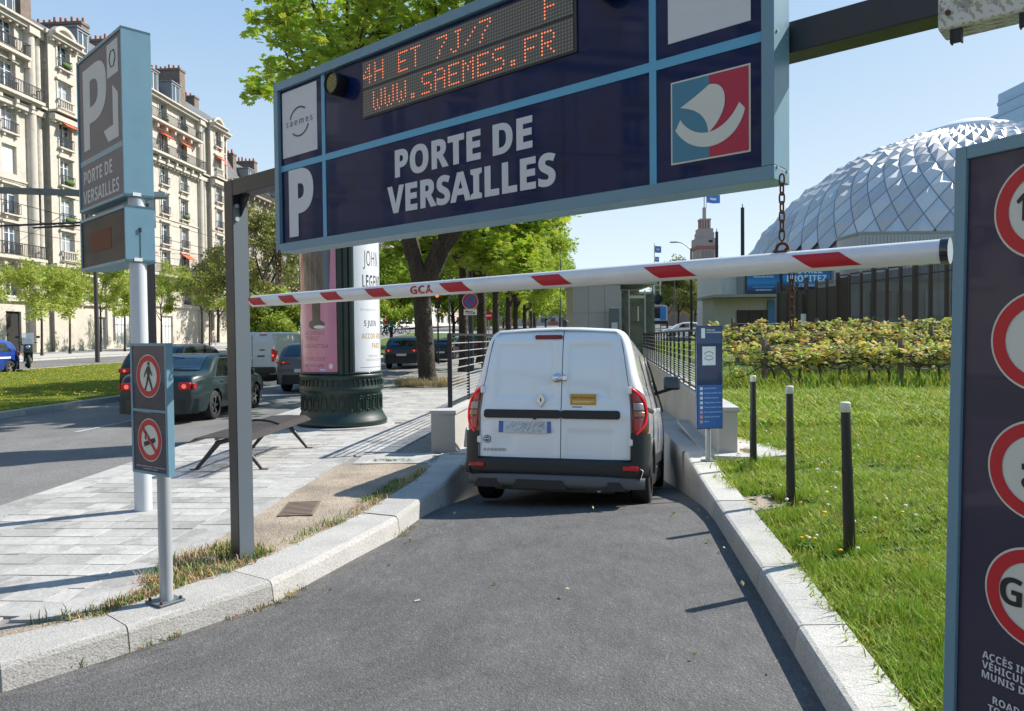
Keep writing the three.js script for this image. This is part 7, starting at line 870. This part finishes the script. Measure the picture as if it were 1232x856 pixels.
// motor scooter at the far kerb, and hire bicycles in a rack
{
  const p = pxd(33, 443, 31), o = thing('motor_scooter', 'dark motor scooter with a top box parked at the far kerb', 'scooter', [p.x, p.y, p.z], -0.95), ch = P.blackGloss;
  for (const x of [-0.62, 0.66]) { const w = part(o, 'wheel', T(new THREE.TorusGeometry(0.22, 0.07, 12, 28), x, 0.29, 0), P.rubber); part(w, 'rim', cyl(0.15, 0.15, 0.06, x, 0.29, 0, 20, Math.PI / 2), P.steel); }
  part(o, 'body', [extr(poly([[-0.85, 0.55], [-0.75, 0.85], [-0.1, 0.78], [0.05, 0.42], [0.32, 0.40], [0.5, 0.9], [0.62, 1.0], [0.74, 0.66], [0.55, 0.32], [0.1, 0.22], [-0.35, 0.24], [-0.6, 0.5]]), 0.26, 0.03).translate(0, 0, -0.13)], ch); part(o, 'seat', rbox(0.75, 0.14, 0.28, -0.42, 0.88, 0, 0.05), P.rubber); part(o, 'top_box', rbox(0.42, 0.34, 0.42, -0.85, 1.1, 0, 0.07), P.anthracite); part(o, 'windshield', T(new RoundedBoxGeometry(0.02, 0.5, 0.42, 2, 0.008), 0.62, 1.22, 0, 0, 0, 0.35), new THREE.MeshPhysicalMaterial({ color: 0xdfe8ee, transmission: 0.8, roughness: 0.08, thickness: 0 })); part(o, 'handlebar', [rod([0.5, 1.05, -0.34], [0.5, 1.05, 0.34], 0.018, 8), rod([0.5, 0.9, 0], [0.5, 1.05, 0], 0.03, 8)], P.black); part(o, 'mirror', [-1, 1].map((s) => rbox(0.02, 0.09, 0.13, 0.54, 1.28, s * 0.36, 0.008)), P.black); part(o, 'headlight', T(new THREE.SphereGeometry(0.1, 16, 10), 0.7, 0.86, 0), P.chrome); part(o, 'fork', [-1, 1].map((s) => rod([0.52, 0.9, s * 0.08], [0.66, 0.29, s * 0.08], 0.025, 8)), P.steel);
}
{
  const mk = (i, lab) => { const p = pxd(452 + i * 8.4, 399, 58 + i), o = thing('hire_bicycle', lab, 'bicycle', [p.x, p.y - 0.2, p.z], 0.9 + (i % 3) * 0.1, 'hire bicycles racked beyond the queue of cars'), col = i % 2 ? mat([0.08, 0.40, 0.10], 0.5) : mat([0.06, 0.28, 0.45], 0.5);
    for (const x of [-0.5, 0.52]) part(o, 'wheel', T(new THREE.TorusGeometry(0.3, 0.03, 6, 20), x, 0.33, 0), P.rubber); part(o, 'frame', [rod([-0.5, 0.33, 0], [-0.1, 0.36, 0], 0.03, 6), rod([-0.1, 0.36, 0], [0.36, 0.7, 0], 0.035, 6), rod([-0.1, 0.36, 0], [-0.22, 0.8, 0], 0.03, 6), rod([0.52, 0.33, 0], [0.34, 0.95, 0], 0.025, 6)], col); part(o, 'mudguard', [T(new THREE.TorusGeometry(0.34, 0.03, 4, 12, 2.2), -0.5, 0.33, 0, 0, 0, 0.6)], col); part(o, 'saddle', rbox(0.22, 0.06, 0.12, -0.24, 0.86, 0, 0.02), P.black); part(o, 'handlebar', rod([0.34, 1.0, -0.26], [0.34, 1.0, 0.26], 0.02, 6), P.black); part(o, 'basket', rbox(0.3, 0.2, 0.3, 0.56, 0.9, 0, 0.02), P.greySteel); };
  const where = ['first', 'second', 'third', 'fourth', 'fifth']; for (let i = 0; i < 5; i++) mk(i, `${i % 2 ? 'green' : 'blue'} hire bicycle, ${where[i]} from the left in the far rack`);
}
// ---------------------------------------------------------------- trees
const cone = (az, tilt) => V(Math.sin(tilt) * Math.sin(az), Math.cos(tilt), Math.sin(tilt) * Math.cos(az));
{ // the great chestnut by the pavement: leaning bole that forks, wide crown above the sign
  const r = rng(41), kids = [[V(-0.42, 4.3, 0), V(-0.35, 1, 0.15), 3.4, 0.27, 4], [V(0.28, 3.9, 0), V(0.42, 1, -0.1), 3.4, 0.22, 4], [V(0.65, 4.6, 0.1), V(0.75, 0.8, 0.35), 2.8, 0.17, 3], [V(-0.9, 8.3, 0.1), V(-1, 0.55, 0.1), 2.6, 0.12, 3], [V(-0.9, 8.9, 0.1), V(-1, 0.75, 0.5), 2.6, 0.11, 3], [V(-0.6, 6.0, 0), V(-0.3, 0.7, -1), 3.0, 0.13, 3], [V(0.9, 6.0, 0), V(0.9, 0.7, -0.5), 2.8, 0.12, 3]];
  tree('chestnut_tree', 'big forked chestnut with bright spring leaves, its crown above the overhead sign', -2.82, -25, 0.02, { seed: 41, trunk: [[[0, 0, 0], [-0.12, 2.2, 0], 0.30, 0.29], [[-0.12, 2.2, 0], [-0.2, 3.4, 0], 0.29, 0.31], [[-0.2, 3.3, 0], [-0.55, 5.2, 0.05], 0.27, 0.23], [[-0.15, 3.3, 0], [0.45, 4.9, 0], 0.24, 0.19], [[0.0, 3.2, 0], [0.95, 5.2, 0.1], 0.2, 0.16]], kids, leaf: 'chestnut', lm: 'chestnut', perTip: 7, sig: 0.33, size: 1.05, o: { up: 0.05, droop: -0.08, spread: 0.7, wob: 0.34, leafFrom: 1 }, keep: (q) => q.x < 5.6 && q.x > -5.75 + 0.35 * q.z - 0.35 * Math.sin(q.y * 2.1 + q.z) && q.y > (q.x < -2.0 ? 9.4 - 0.3 * q.z + 0.5 * Math.sin(q.x * 2.3) : 3.4) });
  tag(solo('root_grass', (() => { const rr = rng(3), gs = []; for (let i = 0; i < 420; i++) { const a = rr() * 6.28, d = 0.3 + 0.85 * Math.sqrt(rr()); gs.push(tufts[i % 3].clone().scale(1.6, 4.5, 1.6).rotateY(rr() * 6).translate(-2.75 + Math.cos(a) * d, 0.12, -24.9 + Math.sin(a) * d * 0.8)); } return gs; })(), L.dry), 'dry grass tuft ring round the foot of the big chestnut', 'grass').userData.kind = 'stuff';
}
{ // the row behind it
  const spots = [[-1.6, 40, 0.30, 9.5], [-1.0, 47.5, 0.26, 9], [-0.25, 57, 0.27, 9], [0.35, 64.5, 0.26, 9], [1.35, 77, 0.25, 9.5], [2.3, 90, 0.25, 9.5], [3.2, 104, 0.26, 10], [-2.1, 32.5, 0.22, 9]];
  const words_ = ['second chestnut of the boulevard row, its dark trunk behind the round blue sign', 'third chestnut of the boulevard row, its pale trunk scarred', 'fourth chestnut of the boulevard row, straight trunk above the van roof', 'fifth chestnut of the boulevard row', 'sixth chestnut of the boulevard row, dark under its low crown', 'seventh chestnut of the boulevard row', 'chestnut at the far end of the boulevard row', 'slim chestnut of the boulevard row nearest to the big forked one'];
  spots.forEach(([x, D, rad, h], i) => { const r = rng(100 + i), kids = []; for (let k = 0; k < 7; k++) kids.push([V(0, 3.6 + 0.45 * k, 0), cone(k * 2.4 + r(), k < 6 ? 1.0 - 0.1 * k : 0.1), 2.3 + 0.3 * r(), 0.13, k < 5 ? 2 : 3]);
    tree('chestnut_tree', words_[i], x, -D, landH(x, D) + 0.1, { seed: 200 + i, trunk: [[[0, 0, 0], [0.05 * (r() - 0.5), 3.6, 0], rad, rad * 0.8], [[0.0, 3.5, 0], [0, 6.4, 0.1], rad * 0.8, rad * 0.4]], kids, leaf: D < 45 ? 'chestnut' : 'big', lm: 'chestnut', perTip: D < 45 ? 22 : 14, sig: 0.55, size: D < 45 ? 1.3 : 1.2, o: { up: 0.06, droop: -0.10, spread: 0.7, wob: 0.3 }, group: 'chestnuts in a row along the boulevard' }); });
}
{ // young trees on the far pavement
  const list = [[50, 31.2, 46.5, 4.6, 1, 'young tree with loose green crown before the dark doorway'], [84, 30.4, 51, 5.0, 2, 'young yellow green tree left of the tall lamp column'], [121, 30.5, 56, 6.0, 4, 'young tree hidden partly by the totem display box'], [150, 29.8, 57, 5.6, 3, 'dense young green tree right behind the totem pole'], [194, 28.6, 62, 5.0, 5, 'slim young tree between two tramway masts'], [243, 27.4, 67, 6.4, 6, 'leafy young tree beside the gantry post'], [252, 28.6, 72, 6.2, 7, 'sparse young tree close behind the gantry post'], [-30, 32, 42, 5.2, 8, 'young tree just outside the left edge']];
  for (const [px, X, D, h, sd, lab] of list) { const x = (px - 616) / FOCAL * D, r = rng(sd * 9), kids = []; for (let k = 0; k < 6; k++) kids.push([V(0, h * 0.48 + 0.25 * k, 0), cone(k * 2.3 + r(), 1.05 - 0.12 * k), h * (0.16 + 0.14 * r()), 0.035, 2]); tree('young_tree', lab, x, -D, landH(x, D) + 0.12, { seed: 300 + sd, trunk: [[[0, 0, 0], [0.05, h * 0.5, 0], 0.075, 0.06], [[0.05, h * 0.48, 0], [0, h * 0.72, 0], 0.06, 0.03]], kids, leaf: 'young', lm: 'young', perTip: 6, sig: 0.28, size: 0.9, o: { spread: 0.6, wob: 0.3 }, group: undefined }); }
  // bigger olive-tinged tree between the gantry post and the column, plus others beyond the kiosk
  const big = [[318, 402, 66, 9.5, 11, 'olive', 'large olive tinged tree with fine leaves left of the advertising column'], [262, 402, 84, 8.5, 16, 'olive', 'thin leafed tree before the brown house, touching the gantry post'], [334, 396, 58, 3.6, 12, 'young', 'low rounded tree in front of the red awning'], [816, 392, 120, 8.5, 13, 'olive', 'tall olive brown tree right of the tram'], [836, 392, 135, 7.5, 14, 'olive', 'tall bare tinged tree left of the stepped tower'], [803, 392, 150, 8, 15, 'olive', 'far olive tree directly behind the tram'], [470, 398, 72, 7, 17, 'chestnut', 'small bright tree just right of the advertising column'], [500, 398, 80, 7.5, 18, 'chestnut', 'small bright tree left of the chestnut trunk'], [545, 397, 76, 7, 19, 'chestnut', 'small bright tree right of the chestnut trunk']];
  for (const [px, py, D, h, sd, lm, lab] of big) { const p = pxd(px, py, D), r = rng(sd * 5), kids = []; const y0 = Math.min(p.y - 0.3, landH(p.x, D)); for (let k = 0; k < 7; k++) kids.push([V(0, h * 0.32 + h * 0.06 * k, 0), cone(k * 2.4 + r(), 1.0 - 0.11 * k), h * 0.27, 0.1, 3]); tree('street_tree', lab, p.x, p.z, y0, { seed: 400 + sd, trunk: [[[0, 0, 0], [0.1, h * 0.4, 0], 0.17, 0.14], [[0.1, h * 0.38, 0], [0, h * 0.7, 0], 0.14, 0.06]], kids, leaf: lm === 'olive' ? 'olive' : 'young', lm, perTip: lm === 'olive' ? 2 : 4, sig: 0.4, size: D > 100 ? 1.9 : 1.5, o: { spread: 0.6, wob: 0.28 } }); }
}
{ // trees and clutter that close the boulevard behind the row of trunks
  const far = [[588, 150], [606, 165], [622, 150], [640, 170], [657, 155], [674, 165], [690, 175]], nth = ['first', 'second', 'third', 'fourth', 'fifth', 'sixth', 'seventh'];
  far.forEach(([px, D], i) => { const x = (px - 616) / FOCAL * D, r = rng(i + 800), kids = []; for (let k = 0; k < 6; k++) kids.push([V(0, 1.6 + 0.9 * k, 0), cone(k * 2.4 + r(), 1.1 - 0.13 * k), 2.6, 0.1, 2]); tree('far_tree', `low far tree closing the boulevard, ${nth[i]} from the left between the trunks`, x, -D, landH(x, D), { seed: 900 + i, trunk: [[[0, 0, 0], [0, 4, 0], 0.2, 0.12]], kids, leaf: 'big', lm: 'chestnut', perTip: 5, sig: 0.7, size: 2.2, o: { spread: 0.7, wob: 0.3 } }); });
}
block('street_end_house', 'pale grey house front closing the far end of the boulevard behind the trees', 'building', 545, 705, 345, 330, 12, 6, mat([0.40, 0.38, 0.36], 0.9), (o, w, h, d) => { for (let i = 0; i < 14; i++) for (let j = 0; j < 5; j++) part(o, 'window', box(w * 0.035, h * 0.11, 0.1, w * (-0.46 + i * 0.0708), h * (0.16 + j * 0.18), d + 0.05), B.pane); for (let i = 0; i < 6; i++) part(o, 'awning', box(w * 0.07, h * 0.05, 1.2, w * (-0.42 + i * 0.168), h * 0.1, d + 0.6), B.awn); });
// ---------------------------------------------------------------- vine bank: rows on posts and wires
{
  const cane = mat([0.085, 0.062, 0.045], 0.9), rows = [{ z: [-21.3, -20.4], x: [7.2, 13.2], h: 1.28, sd: 1, y: 0 }, { z: [-23.6, -23.0], x: [7.9, 15], h: 1.32, sd: 2, y: 0 }, { z: [-28.5, -28], x: [8.6, 18.5], h: 1.2, sd: 3, y: 0 }, { z: [-32.5, -32], x: [9.6, 21], h: 1.25, sd: 4, y: 0 }];
  const labs = ['front row of gnarled vines on posts with yellow young leaves', 'second row of vines close behind the front row', 'third row of vines on the rising bank', 'back row of vines before the tall brown fence'];
  rows.forEach((row, ri) => {
    const o = thing('vine_row', labs[ri], 'vine row'), r = rng(row.sd * 31), n = row.x[1] - row.x[0], P0 = (t) => { const x = lerp(row.x[0], row.x[1], t), z = lerp(row.z[0], row.z[1], t); return V(x, lawnH(x, -z), z); };
    for (let k = 0; k <= Math.floor(n / 3.6); k++) { const p = P0(k * 3.6 / n), h = row.h + 0.12; part(o, 'post', uvm(box(0.12, h + 0.2, 0.12, p.x, p.y + h / 2 - 0.1, p.z, 0, r(), (r() - 0.5) * 0.03)), M.wood); if (k === 0) part(o, 'brace', uvm(beam([p.x + 0.05, p.y + h * 0.88, p.z], [p.x + 0.95, p.y + 0.03, p.z + 0.1], 0.1, 0.1)), M.wood); }
    part(o, 'wire', [0.55, 0.85, 1.15].map((y) => { const a = P0(0), b = P0(1); return rod([a.x, a.y + y, a.z], [b.x, b.y + y, b.z], 0.006, 4); }), P.galv);
    let gy = 0; const canes = [], leaves = []; const tw = (p, d, len, rad, k) => { const pts = [p.clone()]; let q = p.clone(), dd = d.clone(); for (let i = 0; i < 5; i++) { dd.add(V((r() - 0.5) * 0.9, (r() - 0.5) * 0.7 + (k ? 0.05 : 0.1), (r() - 0.5) * 0.7)).normalize(); if (q.y + dd.y * len / 5 > gy + row.h * (0.42 + 0.72 * fbm(N1, q.x * 0.55 + ri * 7, 2.5, 64, 3) + 0.35 * r() * r())) dd.y = -0.1 * r(); q = q.clone().addScaledVector(dd, len / 5); pts.push(q); if (k && r() < 0.15 + 0.55 * sstep(0.35, 0.65, fbm(N3, q.x * 0.5 + ri * 3, 1.5, 64, 2))) for (let m = 0; m < 2; m++) leaves.push([q.clone().add(V((r() - 0.5) * 0.2, (r() - 0.2) * 0.18, (r() - 0.5) * 0.2)), 0.9 + 0.95 * r(), [(r() - 0.5) * 1.6, r() * 6.28, (r() - 0.5) * 1.6], (() => { const w = r(), b = 0.8 + 0.45 * r(); return w < 0.14 ? [b * 1.0, b * 0.72, b * 0.8] : w < 0.5 ? [b * 0.66, b * 0.95, b * 0.6] : [b, b, b]; })()]); if (!k && r() < 0.95) tw(q, V(r() - 0.5, 0.5 * r() - 0.12, r() - 0.5).normalize(), 0.35 + 0.4 * r(), rad * 0.5, 1); } canes.push(tube(pts, rad, 10, 5)); };
    for (let x = 0; x < n; x += 0.62) { const p = P0((x + 0.2) / n); gy = p.y; const head = p.clone().add(V((r() - 0.5) * 0.3, 0.55 + 0.14 * r(), 0)); canes.push(tube([p.clone().add(V((r() - 0.5) * 0.2, -0.05, 0)), p.clone().lerp(head, 0.5).add(V((r() - 0.5) * 0.2, 0, (r() - 0.5) * 0.12)), head], 0.04, 8, 6)); for (let k = 0; k < 5; k++) { const s = k % 2 ? 1 : -1; tw(head.clone().add(V(0, (r() - 0.2) * 0.3, 0)), V(s, 0.16 * r(), (r() - 0.5) * 0.5).normalize(), 1.1 + 0.5 * r(), 0.016, 0); } }
    part(o, 'canes', canes, cane); part(o, 'foliage', spread(leafGeo.vine, leaves), LC.vine);
  });
  // silvery undergrowth on the bank between the rows
  const r = rng(61), list = []; for (let i = 0; i < 16000; i++) { const D = 24 + 10 * r(), x = lerp(D * 0.335, D * 0.62 + 1, r()); list.push([V(x, lawnH(x, D) - 0.02, -D), V(3.4, 7.5 + 6 * r(), 3.4), [(r() - 0.5) * 0.4, r() * 6.28, (r() - 0.5) * 0.4], [0.7 + 0.5 * r(), 0.75 + 0.4 * r(), 0.8 + 0.4 * r()]]); }
  tag(scatter(scene, 'undergrowth', tufts[2], L.silver, list, 'stuff'), 'grey green undergrowth between the vine rows', 'undergrowth');
}
// ---------------------------------------------------------------- grass
{
  const r = rng(71), near = [[], [], []]; let tn = 0.5; const tint = () => { const b = (0.72 + 0.5 * r()) * (0.78 + 0.5 * tn), w = r() ; return w < 0.05 + 0.12 * (1 - tn) ? [b * 1.7, b * 1.05, b * 1.6] : [b * (0.85 + 0.4 * r()), b, b * 0.8]; };
  const bands = [[1.6, 5, 3600], [5, 8, 2300], [8, 13, 800], [13, 19, 260], [19, 25, 130], [25, 46, 10]];
  for (const [D0, D1, dens] of bands) { const area = (D1 - D0) * (D1 * 0.65); for (let i = 0; i < area * dens; i++) { const D = lerp(D0, D1, Math.sqrt(r())), xl = (D < 9.45 ? xkr(D) + 0.30 : XWR(D) + 0.46), x = xl + (D * 0.62 + 0.9 - xl) * r(); if (x > D * 0.65 + 1 || x < xl) continue; if (D > 9.1 && D < 13.5 && x < 3.0 + 0.45 * sstep(13.5, 9.4, D) + 0.15 * r()) continue; if (Math.hypot((x - 2.36) / 0.42, (D - 6.9) / 0.5) < 0.8 + 0.3 * r()) continue;
      const m = fbm(N1, x * 0.5, D * 0.5, 64, 3), n2 = fbm(N3, x * 0.9, D * 0.9, 64, 3), edge = D < 9.4 && x - xl < 0.12; const s = (D > 12 ? 1.3 : lerp(0.66, 1, sstep(5, 12, D))) * (0.45 + 1.1 * m) * (n2 > 0.6 ? 1.9 : n2 < 0.4 ? 0.7 : 1) * (edge ? 1.25 : 1); tn = fbm(N2, x * 0.35 + 5, D * 0.35, 64, 3); const mv = D > 19.3 && D < 23.5 && x > 6.4 ? 2.6 : 1; near[Math.floor(r() * 3)].push([V(x + (edge ? -0.025 * r() : 0), lawnH(x, D) - 0.012, -D), V(s * (D > 12 ? 1.6 : 1), s * mv * (0.8 + 0.4 * r()), s * (D > 12 ? 1.6 : 1)), [(r() - 0.5) * 0.4, r() * 6.28, (r() - 0.5) * 0.4], tint()]); } }
  near.forEach((l, i) => tag(scatter(scene, 'lawn_grass', tufts[i], L.grass, l, 'stuff'), 'bright green lawn grass on the right of the lane', 'grass'));
  { const cp = []; const spots = [[2.36, 5.2], [2.15, 4.6], [2.05, 5.6], [2.3, 6.3], [2.6, 6.95], [2.75, 8.45], [1.85, 4.1], [2.1, 3.9], [1.75, 3.3], [1.95, 3.1], [2.45, 4.4], [2.25, 7.4], [2.9, 6.2], [1.95, 4.9], [3.2, 7.6], [2.0, 3.55]]; for (const [x0, D0] of spots) for (let i = 0; i < 60; i++) { const a = r() * 6.28, d = 0.16 * Math.sqrt(r()), x = x0 + Math.cos(a) * d, D = D0 + Math.sin(a) * d * 1.3; if (x < xkr(D) + 0.29) continue; cp.push([V(x, lawnH(x, D) - 0.01, -D), V(0.9, 1.5 + 1.3 * r(), 0.9), [(r() - 0.5) * 0.7, r() * 6.28, (r() - 0.5) * 0.7], [0.75 + 0.3 * r(), 0.78 + 0.25 * r(), 0.7]]); } tag(scatter(scene, 'long_grass', tufts[1], L.grass, cp, 'stuff'), 'longer darker grass clumps beside the kerb and round the bollards', 'grass'); }
  { const cl = []; for (let i = 0; i < 5200; i++) { const D = 3 + 12 * r(), xl = xkr(D) + 0.34, x = xl + (D * 0.6 - xl) * r(); if (D > 9 && x < XWR(D) + 0.8) continue; if (fbm(N1, x * 0.9 + 11, D * 0.9, 64, 3) < 0.56) continue; cl.push([V(x, lawnH(x, D) + 0.015 + 0.03 * r(), -D), 0.22 + 0.2 * r(), [(r() - 0.5) * 0.6, r() * 6.28, (r() - 0.5) * 0.6], null]); } tag(scatter(scene, 'clover', palmate(3, 0.09, 0.045), L.weed, cl, 'stuff'), 'low clover patches in the lawn beside the bollards', 'clover'); }
  // broad weeds and small flowers in the lawn
  const wl = []; for (let i = 0; i < 520; i++) { const D = 3 + 6.3 * r(), xl = xkr(D) + 0.3, x = xl + (D * 0.6 - xl) * r(); if (fbm(N3, x * 0.8, D * 0.8, 64, 3) < 0.5) continue; wl.push([V(x, lawnH(x, D) + 0.01, -D), 0.55 + 0.5 * r(), [(r() - 0.5) * 0.3 - 0.4, r() * 6.28, (r() - 0.5) * 0.3], [1, 1, 1]]); } tag(scatter(scene, 'lawn_weeds', leafGeo.chestnut.clone().scale(0.6, 0.6, 0.6).translate(0, 0.03, 0), L.weed, wl, 'stuff'), 'broad leaved weeds among the lawn grass', 'weeds');
  const fg = new THREE.SphereGeometry(0.016, 8, 5).scale(1, 0.5, 1), y = [], w = []; for (let i = 0; i < 90; i++) { const D = 5 + 12 * r(), xl = xkr(D) + 0.4, x = xl + (D * 0.55 - xl) * r(); (r() < 0.45 ? y : w).push([V(x, lawnH(x, D) + 0.08 + 0.05 * r(), -D), 0.8 + 0.6 * r(), [(r() - 0.5) * 0.6, 0, (r() - 0.5) * 0.6], null]); }
  tag(scatter(scene, 'dandelions', fg, mat([0.75, 0.42, 0.01], 0.8), y, 'stuff'), 'yellow dandelion heads in the lawn', 'flowers'); tag(scatter(scene, 'daisies', fg.clone().scale(0.8, 1, 0.8), mat([0.78, 0.78, 0.74], 0.8), w, 'stuff'), 'small white daisies in the lawn', 'flowers');
  // tram lawn on the far side of the boulevard
  const tl = [], ty = []; for (let i = 0; i < 42000; i++) { const D = 13 + 32 * Math.pow(r(), 1.3), x = XL(D) - 0.2 - 9.1 * r(); if (x < -D * 0.72 - 1) continue; tl.push([V(x, landH(x, D) + 0.12 + 0.05 * fbm(N1, x * 0.3, D * 0.3, 64, 3), -D), V(1.7, 0.6 + 0.6 * r(), 1.7), [(r() - 0.5) * 0.3, r() * 6.28, 0], [0.95 + 0.5 * r(), 0.85 + 0.2 * r(), 0.9]]); if (i < 900) ty.push([V(x, landH(x, D) + 0.28, -D), 1.6, [0, 0, 0], null]); }
  tag(scatter(scene, 'tram_lawn_grass', tufts[2], L.grass, tl, 'stuff'), 'mown grass of the tram lawn beyond the boulevard', 'grass'); tag(scatter(scene, 'tram_lawn_dandelions', fg, mat([0.75, 0.5, 0.02], 0.8), ty, 'stuff'), 'yellow dandelions in the tram lawn', 'flowers');
  // dry and green tufts along the left kerb, in its joints and round the gantry post
  const dry = [], gr2 = []; const add = (L_, x, D, y, s) => L_.push([V(x, y, -D), V(s, s * (0.7 + 0.6 * r()), s), [(r() - 0.5) * 0.6, r() * 6.28, (r() - 0.5) * 0.6], [0.75 + 0.6 * r(), 0.75 + 0.5 * r(), 0.7 + 0.5 * r()]]);
  for (let i = 0; i < 240; i++) { const D = 4.05 + 4.6 * Math.pow(r(), 1.2), x = kerbOuterX(D) - 0.02 - 0.14 * r() * r(); if (fbm(N1, D * 1.4, 3, 64, 3) < 0.42) continue; add(r() < 0.8 ? dry : gr2, x, D, 0.13, 0.85); }
  for (let i = 0; i < 220; i++) { const a = r() * 6.28, d = 0.42 * Math.sqrt(r()); const x = -1.97 + Math.cos(a) * d * 0.8 - 0.12, D = 5.15 + Math.sin(a) * d * 1.3 - 0.1; if (x > kerbOuterX(D) - 0.01) continue; add(r() < 0.75 ? dry : gr2, x, D, 0.13, 0.95); }
  for (let i = 0; i < 200; i++) { const D = 4.15 + 0.6 * r(), x = lerp(-2.33, kerbOuterX(D), r()); if (r() < 0.5) add(r() < 0.7 ? dry : gr2, x, D, 0.13, 0.55); }
  for (const [D0, n] of [[3.98, 26], [4.78, 30], [4.35, 12], [6.5, 14], [3.75, 14]]) for (let i = 0; i < n; i++) { const D = D0 + (r() - 0.5) * 0.42, x = xkl(D) + 0.02 + 0.07 * r() * r(); if (fbm(N2, D * 9, 1, 64, 2) < 0.45) continue; add(r() < 0.55 ? dry : gr2, x, D, -0.004, 0.35 + 0.4 * r()); }
  for (let i = 0; i < 120; i++) { const D = 7.0 + 1.1 * r(), x = kerbOuterX(D) - 0.05 - 0.2 * r(); add(gr2, x, D, 0.13, 0.5); } for (let i = 0; i < 40; i++) add(gr2, -1.5 + (r() - 0.5) * 0.5, 9.35 + (r() - 0.5) * 0.15, 0.14, 0.35);
  for (let i = 0; i < 60; i++) add(dry, 3.0 + 0.1 * r(), 9.55 + 0.3 * r(), 0.15, 0.6); for (let i = 0; i < 50; i++) add(dry, -2.95 + 0.25 * r(), 10.7 + 0.2 * r(), 0.12, 0.5);
  tag(scatter(scene, 'dry_weeds', tufts[1], L.dry, dry, 'stuff'), 'straw coloured dry weeds along the left kerb and gantry post', 'weeds'); tag(scatter(scene, 'green_weeds', tufts[0].clone().scale(1, 1.5, 1), L.weed, gr2, 'stuff'), 'small green weeds in the joints of the left kerb', 'weeds');
}
// scattered bits on the tarmac: leaves, a stub, grit
{ const r = rng(91), g = spray(1, 0.04, 4), l = []; for (let i = 0; i < 46; i++) { const D = 2.4 + 5 * r(), a = xkl(D) + 0.1, b = xkr(D) - 0.05, near = r() < 0.6; l.push([V(near ? (r() < 0.5 ? a + 0.2 * r() : b - 0.12 * r()) : lerp(a, b, r()), 0.012, -D), 0.6 + 0.5 * r(), [1.57 + (r() - 0.5) * 0.5, r() * 6, r() * 6], null]); } tag(scatter(scene, 'fallen_leaves', g, L.dry, l, 'stuff'), 'few dry leaf scraps on the tarmac near the kerbs', 'leaves');
  const st = solo('cigarette_end', cyl(0.004, 0.004, 0.035, 0, 0, 0, 8, 0, 0, Math.PI / 2), P.white, 'white cigarette end lying on the tarmac', 'litter'); st.position.set(-0.62, 0.008, -4.72); st.rotation.y = 0.4; st.userData.kind = 'stuff'; }
renderer.render(scene, camera);
